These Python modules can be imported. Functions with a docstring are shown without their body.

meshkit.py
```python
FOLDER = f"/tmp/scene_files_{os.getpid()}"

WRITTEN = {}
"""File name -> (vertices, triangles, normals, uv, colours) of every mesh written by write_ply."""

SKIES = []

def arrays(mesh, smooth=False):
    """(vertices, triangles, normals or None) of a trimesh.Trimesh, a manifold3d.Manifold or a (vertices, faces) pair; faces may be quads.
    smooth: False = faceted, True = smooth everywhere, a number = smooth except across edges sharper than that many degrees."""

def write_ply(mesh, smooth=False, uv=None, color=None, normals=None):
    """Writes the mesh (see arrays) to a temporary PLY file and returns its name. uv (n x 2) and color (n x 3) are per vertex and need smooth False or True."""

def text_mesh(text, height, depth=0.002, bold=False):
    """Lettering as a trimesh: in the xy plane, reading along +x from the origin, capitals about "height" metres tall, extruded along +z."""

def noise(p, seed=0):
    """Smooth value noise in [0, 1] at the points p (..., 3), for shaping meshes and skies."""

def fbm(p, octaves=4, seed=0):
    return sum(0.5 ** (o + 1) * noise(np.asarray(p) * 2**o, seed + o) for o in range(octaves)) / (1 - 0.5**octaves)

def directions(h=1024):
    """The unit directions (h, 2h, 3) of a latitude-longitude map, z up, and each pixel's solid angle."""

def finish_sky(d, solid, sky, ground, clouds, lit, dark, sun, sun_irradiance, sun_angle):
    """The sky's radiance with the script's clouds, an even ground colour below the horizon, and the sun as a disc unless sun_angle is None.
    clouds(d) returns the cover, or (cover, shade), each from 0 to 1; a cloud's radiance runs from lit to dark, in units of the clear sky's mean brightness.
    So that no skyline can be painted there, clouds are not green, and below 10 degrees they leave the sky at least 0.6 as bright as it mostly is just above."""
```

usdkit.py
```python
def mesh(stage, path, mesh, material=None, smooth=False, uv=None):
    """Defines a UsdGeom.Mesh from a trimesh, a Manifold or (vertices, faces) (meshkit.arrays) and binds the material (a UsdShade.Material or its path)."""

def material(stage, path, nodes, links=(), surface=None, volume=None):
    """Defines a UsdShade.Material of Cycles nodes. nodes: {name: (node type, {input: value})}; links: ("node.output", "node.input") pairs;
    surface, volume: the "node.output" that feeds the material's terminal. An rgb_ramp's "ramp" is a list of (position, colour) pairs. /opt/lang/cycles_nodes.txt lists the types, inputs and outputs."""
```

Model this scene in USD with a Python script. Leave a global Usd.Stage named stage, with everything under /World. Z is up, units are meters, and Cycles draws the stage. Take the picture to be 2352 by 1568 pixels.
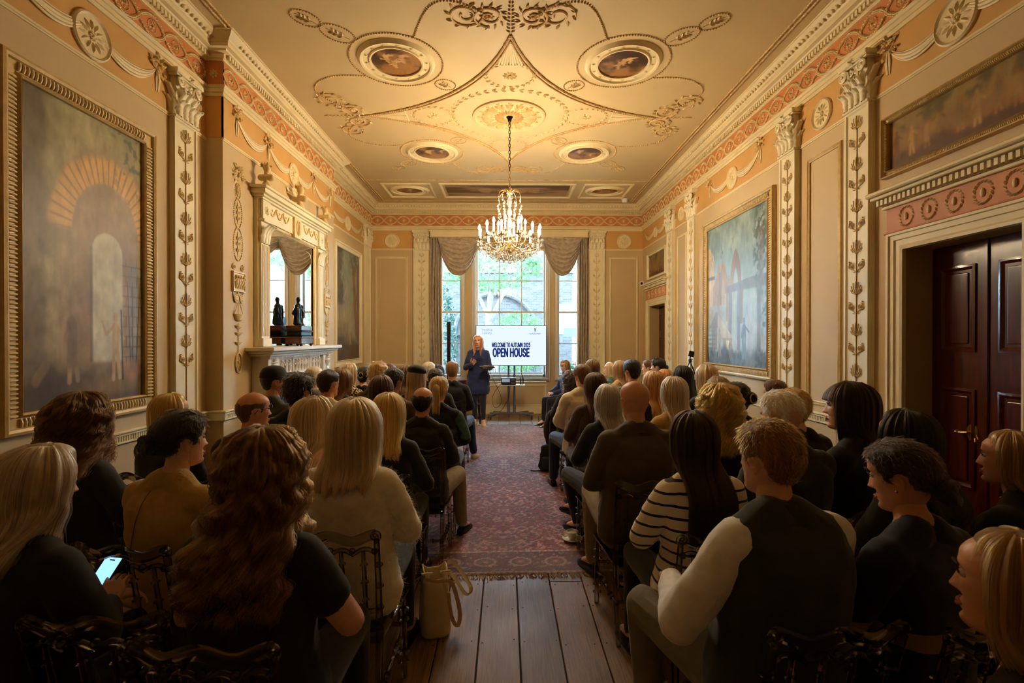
import math, random
import numpy as np, trimesh, usdkit, meshkit
import manifold3d as m3
from pxr import Usd, UsdGeom, UsdLux, UsdShade, Sdf, Gf, Vt

PI = math.pi
rnd = random.Random(7)
stage = Usd.Stage.CreateInMemory()
UsdGeom.SetStageUpAxis(stage, UsdGeom.Tokens.z)
UsdGeom.SetStageMetersPerUnit(stage, 1.0)
UsdGeom.Xform.Define(stage, '/World')
UsdGeom.Scope.Define(stage, '/World/Looks')
stage.SetDefaultPrim(stage.GetPrimAtPath('/World'))

# ------------------------------------------------------------------ camera, sky, sun, exposure
FPX, EYE = 1110.0, 1.65
_f = np.array([15 / FPX, 1.0, -6 / FPX]); _f /= np.linalg.norm(_f)
_r = np.cross(_f, [0, 0, 1]); _r /= np.linalg.norm(_r)
_u = np.cross(_r, _f)
cam = UsdGeom.Camera.Define(stage, '/World/camera')
cam.AddTransformOp().Set(Gf.Matrix4d(*map(float, [*_r, 0, *_u, 0, *(-_f), 0, 0, 0, EYE, 1])))
cam.CreateHorizontalApertureAttr(36.0); cam.CreateVerticalApertureAttr(24.0)
cam.CreateFocalLengthAttr(36.0 * FPX / 2352)
cam.CreateClippingRangeAttr(Gf.Vec2f(0.05, 300))
cam.CreateFStopAttr(5.6); cam.CreateFocusDistanceAttr(4.5)
cam.CreateExposureAttr(1.1)
SKY, BULB, SCREEN = 32.0, 360.0, .50                                  # daylight, candle bulbs, television

dome = UsdLux.DomeLight.Define(stage, '/World/sky')
dome.CreateIntensityAttr(1.0)
_sky = usdkit.material(stage, '/World/Looks/sky', {
    's': ('sky_texture', {'sky_type': 'hosek_wilkie', 'sun_direction': (-0.55, 0.35, 0.76), 'turbidity': 3.5, 'ground_albedo': 0.3}),
    'tc': ('texture_coordinate', {}),
    'n': ('noise_texture', {'scale': 2.2, 'detail': 6.0, 'roughness': 0.6}),
    'r': ('rgb_ramp', {'ramp': [(0.36, (0, 0, 0)), (0.62, (1, 1, 1))]}),
    'm': ('mix_color', {'b': (0.62, 0.80, 1.0)}), 'w': ('mix_color', {'blend_type': 'multiply', 'fac': 1.0, 'b': (0.72, 0.93, 1.0)}),
    'b': ('background_shader', {'strength': SKY})},
    [('tc.generated', 'n.vector'), ('n.fac', 'r.fac'), ('r.color', 'm.fac'), ('s.color', 'm.a'), ('m.result', 'w.a'), ('w.result', 'b.color')], surface='b.background')
UsdShade.MaterialBindingAPI.Apply(dome.GetPrim()).Bind(_sky)
sun = UsdLux.DistantLight.Define(stage, '/World/sun')
sun.CreateIntensityAttr(12.0); sun.CreateAngleAttr(0.6); sun.CreateColorAttr(Gf.Vec3f(0.86, 0.96, 1.0))
_sd = np.array([-0.62, -0.42, 0.66]); _sd /= np.linalg.norm(_sd)       # towards the sun: behind this house, lighting the garden
_sx = np.cross([0, 0, 1], _sd); _sx /= np.linalg.norm(_sx); _sy = np.cross(_sd, _sx)
sun.AddTransformOp().Set(Gf.Matrix4d(*map(float, [*_sx, 0, *_sy, 0, *_sd, 0, 0, 0, 20, 1])))

# ------------------------------------------------------------------ mesh helpers: everything is (vertices, triangles)
def at(px, py, Y):
    """the point at depth Y that this pixel of the 2352 x 1568 photograph shows"""
    d = _f + _r * ((px - 1176) / FPX) + _u * ((784 - py) / FPX)
    return np.array([0, 0, EYE]) + d * (Y / d[1])

def cat(parts):
    parts = [p for p in parts if len(p[0])]
    v, f, n = [], [], 0
    for a, b in parts:
        v.append(np.asarray(a, float)); f.append(np.asarray(b, int) + n); n += len(a)
    return (np.vstack(v), np.vstack(f)) if v else (np.zeros((0, 3)), np.zeros((0, 3), int))

def tri(f):
    f = np.asarray(f, int)
    return np.vstack([f[:, [0, 1, 2]], f[:, [0, 2, 3]]]) if f.shape[1] == 4 else f

def xf(m, M=None, t=(0, 0, 0)):
    v = np.asarray(m[0], float)
    if M is not None:
        M = np.asarray(M, float); v = v @ M.T
        f = m[1][:, ::-1] if np.linalg.det(M) < 0 else m[1]
    else:
        f = m[1]
    return v + np.asarray(t, float), f

def rotz(a): c, s = math.cos(a), math.sin(a); return np.array([[c, -s, 0], [s, c, 0], [0, 0, 1.0]])
def rotx(a): c, s = math.cos(a), math.sin(a); return np.array([[1.0, 0, 0], [0, c, -s], [0, s, c]])
def roty(a): c, s = math.cos(a), math.sin(a); return np.array([[c, 0, s], [0, 1.0, 0], [-s, 0, c]])

def arr(man):
    m = man.to_mesh(); return np.asarray(m.vert_properties)[:, :3].astype(float), np.asarray(m.tri_verts).astype(int)

def man(m): return m3.Manifold(m3.Mesh(np.asarray(m[0], np.float32), np.asarray(m[1], np.uint32)))
def smoothstep(a, b, x): t = np.clip((np.asarray(x, float) - a) / (b - a), 0, 1); return t * t * (3 - 2 * t)
def gss(x, m, s): return np.exp(-0.5 * ((x - m) / s) ** 2)
def hullm(pts): return arr(m3.Manifold.hull_points(np.asarray(pts, float)))

def box(x0, x1, y0, y1, z0, z1, b=0.0):
    if b <= 0:
        v = np.array([[x, y, z] for x in (x0, x1) for y in (y0, y1) for z in (z0, z1)], float)
        f = tri([[0, 1, 3, 2], [4, 6, 7, 5], [0, 4, 5, 1], [2, 3, 7, 6], [0, 2, 6, 4], [1, 5, 7, 3]])
        return v, f
    p = []
    for x, sx in ((x0, 1), (x1, -1)):
        for y, sy in ((y0, 1), (y1, -1)):
            for z, sz in ((z0, 1), (z1, -1)):
                p += [(x, y + sy * b, z + sz * b), (x + sx * b, y, z + sz * b), (x + sx * b, y + sy * b, z)]
    return hullm(p)

def tube(pts, r, n=8, closed=False, flat=1.0, up=None):
    """swept round bar; flat squashes the section along the transported normal"""
    P = np.asarray(pts, float); k = len(P); r = np.broadcast_to(np.asarray(r, float), (k,))
    T = (np.roll(P, -1, 0) - np.roll(P, 1, 0)) if closed else np.gradient(P, axis=0)
    T /= np.maximum(np.linalg.norm(T, axis=1, keepdims=True), 1e-12)
    a = np.asarray(up, float) if up is not None else np.eye(3)[np.argmin(np.abs(T[0]))]
    N = []
    for i in range(k):
        if up is not None: a = np.asarray(up, float)
        a = a - T[i] * (a @ T[i]); l = np.linalg.norm(a)
        if l < 1e-6: a = np.cross(T[i], [0.3, 0.5, 0.8]); l = np.linalg.norm(a)
        a = a / l; N.append(a)
    N = np.array(N); B = np.cross(T, N)
    th = np.arange(n) / n * 2 * PI
    V = P[:, None] + r[:, None, None] * (np.cos(th)[None, :, None] * N[:, None] * flat + np.sin(th)[None, :, None] * B[:, None])
    V = V.reshape(-1, 3); q = []
    kk = k if closed else k - 1
    i = np.arange(kk)[:, None]; j = np.arange(n)[None]
    a0 = i * n + j; a1 = i * n + (j + 1) % n; b0 = ((i + 1) % k) * n + j; b1 = ((i + 1) % k) * n + (j + 1) % n
    q = np.stack([a0, a1, b1, b0], -1).reshape(-1, 4)
    F = tri(q)
    if not closed:
        V = np.vstack([V, P[0], P[-1]]); c0, c1 = len(V) - 2, len(V) - 1
        js = np.arange(n)
        F = np.vstack([F, np.stack([np.full(n, c0), (js + 1) % n, js], 1), np.stack([np.full(n, c1), (k - 1) * n + js, (k - 1) * n + (js + 1) % n], 1)])
    return V, F

def lathe(prof, n=24, sx=1.0, sy=1.0):
    """profile of (radius, z), bottom to top, about the z axis"""
    p = np.asarray(prof, float); k = len(p); th = np.arange(n) / n * 2 * PI
    V = np.stack([p[:, None, 0] * np.cos(th) * sx, p[:, None, 0] * np.sin(th) * sy, np.repeat(p[:, None, 1], n, 1)], -1).reshape(-1, 3)
    i = np.arange(k - 1)[:, None]; j = np.arange(n)[None]
    q = np.stack([i * n + j, i * n + (j + 1) % n, (i + 1) * n + (j + 1) % n, (i + 1) * n + j], -1).reshape(-1, 4)
    V = np.vstack([V, [0, 0, p[0, 1]], [0, 0, p[-1, 1]]]); js = np.arange(n); c0, c1 = k * n, k * n + 1
    F = np.vstack([tri(q), np.stack([np.full(n, c0), (js + 1) % n, js], 1), np.stack([np.full(n, c1), (k - 1) * n + js, (k - 1) * n + (js + 1) % n], 1)])
    return V, F

_ICO = {k: (np.array(m.vertices), np.array(m.faces)) for k in range(4) for m in [trimesh.creation.icosphere(k, 1.0)]}
_OCT = (np.array([[1, 0, 0], [-1, 0, 0], [0, 1, 0], [0, -1, 0], [0, 0, 1], [0, 0, -1]], float), np.array([[0, 2, 4], [2, 1, 4], [1, 3, 4], [3, 0, 4], [2, 0, 5], [1, 2, 5], [3, 1, 5], [0, 3, 5]]))
def ball(c, r, k=1, M=None):
    b = _ICO[k] if k >= 0 else _OCT
    v = b[0] * np.asarray(r, float)
    if M is not None: v = v @ np.asarray(M).T
    return v + np.asarray(c, float), b[1]

def beads(pts, r, k=0):
    b = _ICO[k] if k >= 0 else _OCT
    P = np.asarray(pts, float); R = np.broadcast_to(np.asarray(r, float), (len(P),)) if np.ndim(r) < 2 else r
    V = (P[:, None] + b[0][None] * R[:, None, None]).reshape(-1, 3)
    F = (b[1][None] + (np.arange(len(P)) * len(b[0]))[:, None, None]).reshape(-1, 3)
    return V, F

def resample(pts, step, closed=False):
    P = np.asarray(pts, float)
    if closed: P = np.vstack([P, P[:1]])
    d = np.r_[0, np.cumsum(np.linalg.norm(np.diff(P, axis=0), axis=1))]
    n = max(2, int(round(d[-1] / step)) + (0 if closed else 1))
    t = np.linspace(0, d[-1], n + (1 if closed else 0))
    Q = np.stack([np.interp(t, d, P[:, i]) for i in range(P.shape[1])], 1)
    return Q[:-1] if closed else Q

def spline(pts, n=40, closed=False):
    from scipy.interpolate import CubicSpline
    P = np.asarray(pts, float)
    if closed: P = np.vstack([P, P[:1]])
    d = np.r_[0, np.cumsum(np.maximum(np.linalg.norm(np.diff(P, axis=0), axis=1), 1e-9) ** 0.5)]
    return CubicSpline(d, P, bc_type='periodic' if closed else 'natural')(np.linspace(0, d[-1], n))

def leaf(p, d, nrm, L, W, bend=0.0, thick=0.12):
    """a pointed, ridged leaf: 10 triangles, raised along nrm"""
    p, d, nrm = (np.asarray(x, float) for x in (p, d, nrm)); d = d / np.linalg.norm(d); s = np.cross(d, nrm)
    h = nrm * W * thick * 4
    v = [p, p + d * L * .35 + s * W / 2, p + d * L * .4 + h, p + d * L * .35 - s * W / 2, p + d * L + nrm * bend * L, p + d * L * .72 + s * W * .33 + nrm * bend * L * .5, p + d * L * .72 - s * W * .33 + nrm * bend * L * .5, p + d * L * .75 + h * .8 + nrm * bend * L * .5]
    f = [[0, 1, 2], [0, 2, 3], [1, 5, 7], [1, 7, 2], [2, 7, 6], [2, 6, 3], [5, 4, 7], [7, 4, 6]]
    return np.array(v), np.array(f)

def mould(prof, path, nrm, closed=True):
    """moulding of constant section: prof = (outward, height along nrm) pairs swept with mitres along a planar path"""
    P = np.asarray(path, float); k = len(P); nrm = np.asarray(nrm, float); pr = np.asarray(prof, float)
    off = []
    for i in range(k):
        a = P[i] - P[i - 1] if (closed or i > 0) else P[1] - P[0]
        b = P[(i + 1) % k] - P[i] if (closed or i < k - 1) else P[i] - P[i - 1]
        a, b = a / np.linalg.norm(a), b / np.linalg.norm(b)
        na, nb = np.cross(a, nrm), np.cross(b, nrm); m = na + nb; m /= max(np.linalg.norm(m), 1e-9)
        off.append(m / max(m @ na, 0.2))
    off = np.array(off); n = len(pr)
    V = (P[:, None] + off[:, None] * pr[None, :, :1] + nrm * pr[None, :, 1:2]).reshape(-1, 3)
    kk = k if closed else k - 1
    i = np.arange(kk)[:, None]; j = np.arange(n - 1)[None]
    q = np.stack([i * n + j, ((i + 1) % k) * n + j, ((i + 1) % k) * n + j + 1, i * n + j + 1], -1).reshape(-1, 4)
    F = tri(q)
    if not closed:
        for e, fl in ((0, 1), (k - 1, -1)):
            fan = np.array([[e * n, e * n + j2, e * n + j2 + 1][::fl] for j2 in range(1, n - 1)])
            F = np.vstack([F, fan])
    return V, F

def grid(P, closed_u=False, flip=False):
    """a grid of points (u, v, 3) as a mesh"""
    P = np.asarray(P, float); a, b = P.shape[:2]
    i = np.arange(a if closed_u else a - 1)[:, None]; j = np.arange(b - 1)[None]
    q = np.stack([i * b + j, ((i + 1) % a) * b + j, ((i + 1) % a) * b + j + 1, i * b + j + 1], -1).reshape(-1, 4)
    F = tri(q)
    return P.reshape(-1, 3), (F[:, ::-1] if flip else F)

def lin(h):
    """'rrggbb' of sRGB to linear"""
    c = np.array([int(h[i:i + 2], 16) for i in (0, 2, 4)]) / 255.0
    return tuple(np.where(c <= 0.04045, c / 12.92, ((c + 0.055) / 1.055) ** 2.4))

class Wall:
    """a wall's own axes: s along it, t up, n out of it into the room"""
    def __init__(self, o, s, t, n): self.o, self.M = np.array(o, float), np.array([s, t, n], float).T
    def __call__(self, m): return xf(m, self.M, self.o)
    def p(self, q): return np.asarray(q, float) @ self.M.T + self.o

def A(*p): return np.array(p, float)
_S1 = _ICO[1][0]
def bone(a, b, ra, rb):
    a, b = np.asarray(a, float), np.asarray(b, float)
    ra, rb = (np.broadcast_to(np.asarray(r, float), (3,)) for r in (ra, rb))
    return m3.Manifold.hull_points(np.vstack([_S1 * ra + a, _S1 * rb + b]))

def blend(bones, step=.028, it=10, keep=None):
    m = m3.Manifold.batch_boolean(bones, m3.OpType.Add).refine_to_length(step)
    v, f = arr(m)
    t = trimesh.Trimesh(v, f, process=True)
    trimesh.smoothing.filter_taubin(t, lamb=.55, nu=.56, iterations=it)
    return np.array(t.vertices), np.array(t.faces)

# ------------------------------------------------------------------ prims
_names = {}
def numbered(parent, name):
    k = _names.setdefault((parent, name), 0); _names[(parent, name)] = k + 1
    return f'{parent}/{name}' if k == 0 else f'{parent}/{name}_{k:03d}'

def path_of(parent): return '/World' if parent is None else str(parent.GetPath())

def obj(name, mesh, m, parent=None, smooth=35, uv=None, color=None):
    p = numbered(path_of(parent), name)
    if uv is not None or color is not None: smooth = True
    g = usdkit.mesh(stage, p, mesh, m, smooth=smooth, uv=uv)
    if color is not None:
        UsdGeom.PrimvarsAPI(g).CreatePrimvar('paint', Sdf.ValueTypeNames.Color3fArray, 'vertex').Set(Vt.Vec3fArray.FromNumpy(np.asarray(color, np.float32)))
    return g.GetPrim()

def tag(o, label=None, cat=None, group=None, kind=None):
    for k, v in (('label', label), ('category', cat), ('group', group), ('kind', kind)):
        if v: o.SetCustomDataByKey(k, v)
    return o

def thing(name, label, cat, loc=(0, 0, 0), rz=0.0, group=None, kind=None):
    x = UsdGeom.Xform.Define(stage, numbered('/World', name))
    x.AddTranslateOp().Set(Gf.Vec3d(*map(float, loc)))
    if rz: x.AddRotateZOp().Set(math.degrees(rz))
    return tag(x.GetPrim(), label, cat, group, kind)

def struct(name, label=None):
    return tag(UsdGeom.Xform.Define(stage, numbered('/World', name)).GetPrim(), label, None, None, 'structure')

def copy(root, loc, rz=0.0, label=None, group=None, rx=0.0):
    was = root.GetCustomData()
    base = root.GetName(); base = base[:-4] if base[-4:-3] == '_' and base[-3:].isdigit() else base
    x = UsdGeom.Xform.Define(stage, numbered('/World', base))
    x.GetPrim().GetReferences().AddInternalReference(root.GetPath())
    x.ClearXformOpOrder()
    x.AddTransformOp(opSuffix='place').Set(Gf.Matrix4d(*np.r_[np.c_[rotz(rz).T, np.zeros(3)], [[*map(float, loc), 1.0]]].ravel().tolist()))
    x.GetPrim().SetInstanceable(True)
    return tag(x.GetPrim(), label or was.get('label'), was.get('category'), group or was.get('group'))

# ------------------------------------------------------------------ materials
_mats = {}
def mat(key, nodes, links, surface='p.BSDF', volume=None):
    if key not in _mats: _mats[key] = usdkit.material(stage, '/World/Looks/' + key, nodes, links, surface=surface, volume=volume)
    return _mats[key]

def plain(key, col, rough=0.5, metal=0.0, var=0.0, scale=6.0, bump=0.0, bscale=None, spec=0.5, sheen=0.0, stretch=(1, 1, 1), coat=0.0, sss=0.0, em=0.0):
    """principled with colour that varies with a noise, and a fine bump"""
    if key in _mats: return _mats[key]
    col = lin(col) if isinstance(col, str) else col
    P = {'roughness': rough, 'metallic': metal, 'specular_ior_level': spec, 'sheen_weight': sheen, 'coat_weight': coat}
    if sss: P.update({'subsurface_weight': sss, 'subsurface_scale': 0.01})
    if em: P.update({'emission_color': col, 'emission_strength': em})
    nodes, links = {'p': ('principled_bsdf', P)}, []
    if var or bump: nodes.update({'tc': ('texture_coordinate', {}), 'mp': ('mapping', {'scale': stretch})}); links += [('tc.object', 'mp.vector')]
    if var:
        a = tuple(min(1, c * (1 - var)) for c in col); b = tuple(min(1, c * (1 + var)) for c in col)
        nodes.update({'n': ('noise_texture', {'scale': scale, 'detail': 4.0}), 'r': ('rgb_ramp', {'ramp': [(0.3, a), (0.7, b)]})})
        links += [('mp.vector', 'n.vector'), ('n.fac', 'r.fac'), ('r.color', 'p.base_color')]
    else: P['base_color'] = col
    if bump:
        nodes.update({'nb': ('noise_texture', {'scale': bscale or scale * 8, 'detail': 3.0}), 'b': ('bump', {'strength': bump, 'distance': 0.004})})
        links += [('mp.vector', 'nb.vector'), ('nb.fac', 'b.height'), ('b.normal', 'p.normal')]
    return mat(key, nodes, links)

def painted(key, rough=0.45, coat=0.0, bump=0.15, bscale=90.0, var=0.12, nscale=35.0, sheen=0.0, stretch=(1, 1, 1), spec=0.5):
    """paint from the mesh's own colours (flat print: pictures, carpet pattern, cloth checks)"""
    return mat(key, {'a': ('attribute', {'attribute': 'paint'}), 'tc': ('texture_coordinate', {}), 'mp': ('mapping', {'scale': stretch}),
                     'n': ('noise_texture', {'scale': nscale, 'detail': 5.0}), 'r': ('rgb_ramp', {'ramp': [(0.3, (1 - var,) * 3), (0.7, (1 + var,) * 3)]}),
                     'm': ('mix_color', {'blend_type': 'multiply', 'fac': 1.0, 'use_clamp': False}),
                     'nb': ('noise_texture', {'scale': bscale, 'detail': 4.0}), 'b': ('bump', {'strength': bump, 'distance': 0.003}),
                     'p': ('principled_bsdf', {'roughness': rough, 'coat_weight': coat, 'coat_roughness': 0.25, 'sheen_weight': sheen, 'specular_ior_level': spec})},
               [('tc.object', 'mp.vector'), ('mp.vector', 'n.vector'), ('mp.vector', 'nb.vector'), ('n.fac', 'r.fac'), ('a.color', 'm.a'), ('r.color', 'm.b'), ('m.result', 'p.base_color'), ('nb.fac', 'b.height'), ('b.normal', 'p.normal')])
# ================================================================== THE ROOM
XL, XR, YD, ZC, YB = -2.95, 3.04, 10.67, 4.58, -3.6
XB, B0, B1 = -2.78, 4.80, 7.87                                   # chimney breast
WL = Wall((XL, 0, 0), (0, 1, 0), (0, 0, 1), (1, 0, 0))
WB = Wall((XB, 0, 0), (0, 1, 0), (0, 0, 1), (1, 0, 0))
WR = Wall((XR, 0, 0), (0, 1, 0), (0, 0, 1), (-1, 0, 0))
WF = Wall((0, YD, 0), (1, 0, 0), (0, 0, 1), (0, -1, 0))
CE = Wall((0, 0, ZC), (1, 0, 0), (0, 1, 0), (0, 0, -1))

M_wall = plain('wall_paint', 'c8ac7c', rough=.62, var=.05, scale=2.0, bump=.06, bscale=60)
M_band = plain('band_paint', 'cd9c56', rough=.6, var=.07, scale=2.5, bump=.06, bscale=60)
M_coral = plain('coral_paint', 'c87e48', rough=.6, var=.10, scale=3.0)
M_cream = plain('cream_plaster', 'e0cc9c', rough=.55, var=.05, scale=5.0, bump=.05, bscale=80)
M_pale = plain('pilaster_paint', 'e6d8b0', rough=.5, var=.05, scale=4.0)
M_orn = plain('ornament_plaster', 'dcc288', rough=.5, var=.12, scale=14.0)
M_gold = plain('old_gilding', 'c4a466', rough=.45, metal=.12, var=.15, scale=18.0)
M_ceil = plain('ceiling_paint', 'c8ae7c', rough=.65, var=.04, scale=1.2)
M_ceilorn = plain('ceiling_stucco', 'cba870', rough=.55, var=.2, scale=20.0)
M_wood = {}
for k, (a, b) in enumerate((('6e4e2c', 'b48a58'), ('5e4226', 'a27a4c'), ('785832', 'bd9462'), ('583c20', '987046'))):
    M_wood[k] = mat(f'floor_oak_{k + 1}', {'tc': ('texture_coordinate', {}), 'mp': ('mapping', {'scale': (26, 1.1, 1)}), 'n': ('noise_texture', {'scale': 4.0, 'detail': 9.0, 'roughness': .68, 'distortion': .5}),
                     'r': ('rgb_ramp', {'ramp': [(.28, lin(a)), (.5, tuple((x + y) / 2 for x, y in zip(lin(a), lin(b)))), (.72, lin(b))]}),
                     'n2': ('noise_texture', {'scale': 1.4, 'detail': 3.0}), 'r2': ('rgb_ramp', {'ramp': [(.3, (.62, .62, .62)), (.7, (1, 1, 1))]}),
                     'm': ('mix_color', {'blend_type': 'multiply', 'fac': 1.0}), 'b': ('bump', {'strength': .35, 'distance': .004}),
                     'rr': ('map_range', {'from_min': .3, 'from_max': .7, 'to_min': .6, 'to_max': .42}),
                     'p': ('principled_bsdf', {'specular_ior_level': .25})},
                    [('tc.object', 'mp.vector'), ('mp.vector', 'n.vector'), ('n.fac', 'r.fac'), ('tc.object', 'n2.vector'), ('n2.fac', 'r2.fac'), ('r.color', 'm.a'), ('r2.color', 'm.b'), ('m.result', 'p.base_color'), ('n.fac', 'b.height'), ('b.normal', 'p.normal'), ('n2.fac', 'rr.value'), ('rr.result', 'p.roughness')])
M_cream2 = plain('garland_stucco', 'cdb27a', rough=.6, var=.1, scale=12.0)
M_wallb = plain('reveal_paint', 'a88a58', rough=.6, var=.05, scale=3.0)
M_brass = plain('brass', 'c9a055', rough=.25, metal=1.0)
M_dark = plain('dark_gap', '0a0705', rough=.9)
M_mahog = plain('mahogany', '4a160c', rough=.24, var=.35, scale=5.0, stretch=(6, 6, .7), coat=.3)

# ---- floor: oak boards that run towards the windows
fl = struct('floor', 'wide old oak floorboards with dark joints')
obj('subfloor', box(XL - .3, XR + .6, YB - .1, YD + .3, -.10, -.022), M_dark, fl)
BW = .223; k = 0
for i in range(-13, 16):
    x0 = -.147 + i * BW; x1 = x0 + BW
    if x1 < XL + .02 or x0 > XR + .25: continue
    r = random.Random(100 + i); y = YB - r.uniform(0, 2.2)
    while y < YD + .25:
        y2 = min(y + r.uniform(2.6, 4.6), YD + .25)
        if y2 > YB and y2 - y > .2:
            obj('plank', box(max(x0, XL - .05) + .003, min(x1, XR + .3) - .003, max(y, YB) + .002, y2 - .002, -.022, r.uniform(-.0015, .0012), .003), M_wood[r.randrange(4)], fl)
        y = y2
nl = []
for i in range(-4, 5):
    for y in (1.3, 2.05, 2.62, 2.95, 3.25):
        for q in (.03, BW - .03):
            nl.append(xf(lathe([(.0045, .0), (.0035, .0018)], 8), t=(-.147 + i * BW + q + rnd.uniform(-.01, .01), y + rnd.uniform(-.03, .03), .0008)))
tag(obj('nail', cat(nl), M_dark, fl), kind='stuff')

# ---- walls
def slab(x0, x1, y0, y1, z0, z1, holes=()):
    m = man(box(x0, x1, y0, y1, z0, z1))
    for h in holes: m = m - man(box(*h))
    return arr(m)
DOORS = [(2.78, 3.63, 2.33), (9.10, 10.16, 2.33)]
WINS = [(-1.46, -.975, 1), (-.665, .90, 3), (1.165, 1.655, 1)]; WZ0, WZ1, WREV = .80, 3.69, .24
wl = struct('wall_left', 'left wall with the chimney breast'); wr = struct('wall_right', 'right wall with two doorways'); wf = struct('wall_far', 'window wall at the end of the room'); wn = struct('wall_near', 'wall behind the camera')
obj('plaster', slab(XL - .15, XL, YB, YD + .3, 0, ZC), M_wall, wl)
obj('chimney_breast', box(XL - .01, XB, B0, B1, 0, ZC), M_wall, wl)
obj('plaster', slab(XR, XR + .36, YB, YD + .3, 0, ZC, [(XR - .1, XR + .6, a, b, -.1, h) for a, b, h in DOORS]), M_wall, wr)
obj('plaster', slab(XL - .1, XR + .1, YD, YD + .36, 0, ZC, [(a, b, YD - .1, YD + .6, WZ0 - .1, WZ1) for a, b, _ in WINS]), M_wall, wf)
obj('plaster', box(XL - .1, XR + .4, YB - .15, YB, 0, ZC), M_wall, wn)
for w, par, s0, s1 in ((WL, wl, YB, B0), (WL, wl, B1, YD), (WB, wl, B0 - .004, B1 + .004), (WR, wr, YB, YD), (WF, wf, XL, XR)):
    obj('upper_band', w(box(s0, s1, 3.63, 4.06, -.01, .004)), M_band, par)
    obj('picture_rail', w(cat([box(s0, s1, 3.612, 3.632, 0, .014, .003), box(s0, s1, 3.60, 3.612, 0, .008)])), M_cream, par)
obj('upper_band', box(XL, XB + .004, B0 - .004, B0 + .01, 3.63, 4.06), M_band, wl)

# ---- entablature round the room
_ent = [(XL, YB), (XL, B0), (XB, B0), (XB, B1), (XL, B1), (XL, YD), (XR, YD), (XR, YB)]
def round_room(prof, z=0.0): return mould(prof, [(x, y, z) for x, y in _ent], (0, 0, 1), closed=False)
_tn = [0]
def trim(label):
    _tn[0] += 1; return struct(f'trim_{_tn[0]}', label)
tc = trim('plaster cornice round the ceiling')
obj('cornice_moulding', round_room([(0, 4.373), (.022, 4.373), (.022, 4.388), (.036, 4.395), (.036, 4.432), (.075, 4.440), (.085, 4.452), (.125, 4.456), (.125, 4.492), (.140, 4.500), (.150, 4.515), (.185, 4.538), (.205, 4.562), (.215, 4.565), (.215, 4.58)]), M_cream, tc, smooth=25)
den, egg = [], []
def each_run(step, f):
    for (ax, ay), (bx, by) in zip(_ent, _ent[1:]):
        L = math.hypot(bx - ax, by - ay)
        if L < .3: continue
        d = np.array([bx - ax, by - ay]) / L; n = np.array([d[1], -d[0]])
        w = Wall((ax, ay, 0), (*d, 0), (0, 0, 1), (*n, 0)); k = int(L / step)
        for i in range(k):
            if w.p((step * (i + .5), 0, 0))[1] > 1.6: f(w, step * (i + .5))
each_run(.045, lambda w, s: den.append(w(box(s - .014, s + .014, 4.394, 4.436, .03, .066))))
each_run(.060, lambda w, s: egg.append(w(ball((s, 4.527, .168), (.021, .024, .02), 0))))
tag(obj('dentil', cat(den), M_cream, tc), kind='stuff'); tag(obj('egg_moulding', cat(egg), M_cream, tc), kind='stuff')
ta = trim('architrave band under the frieze')
obj('architrave_moulding', round_room([(0, 4.028), (.018, 4.028), (.018, 4.062), (.028, 4.064), (.028, 4.098), (.040, 4.102), (.052, 4.116), (.052, 4.125), (0, 4.127)]), M_cream, ta, smooth=25)

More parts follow.
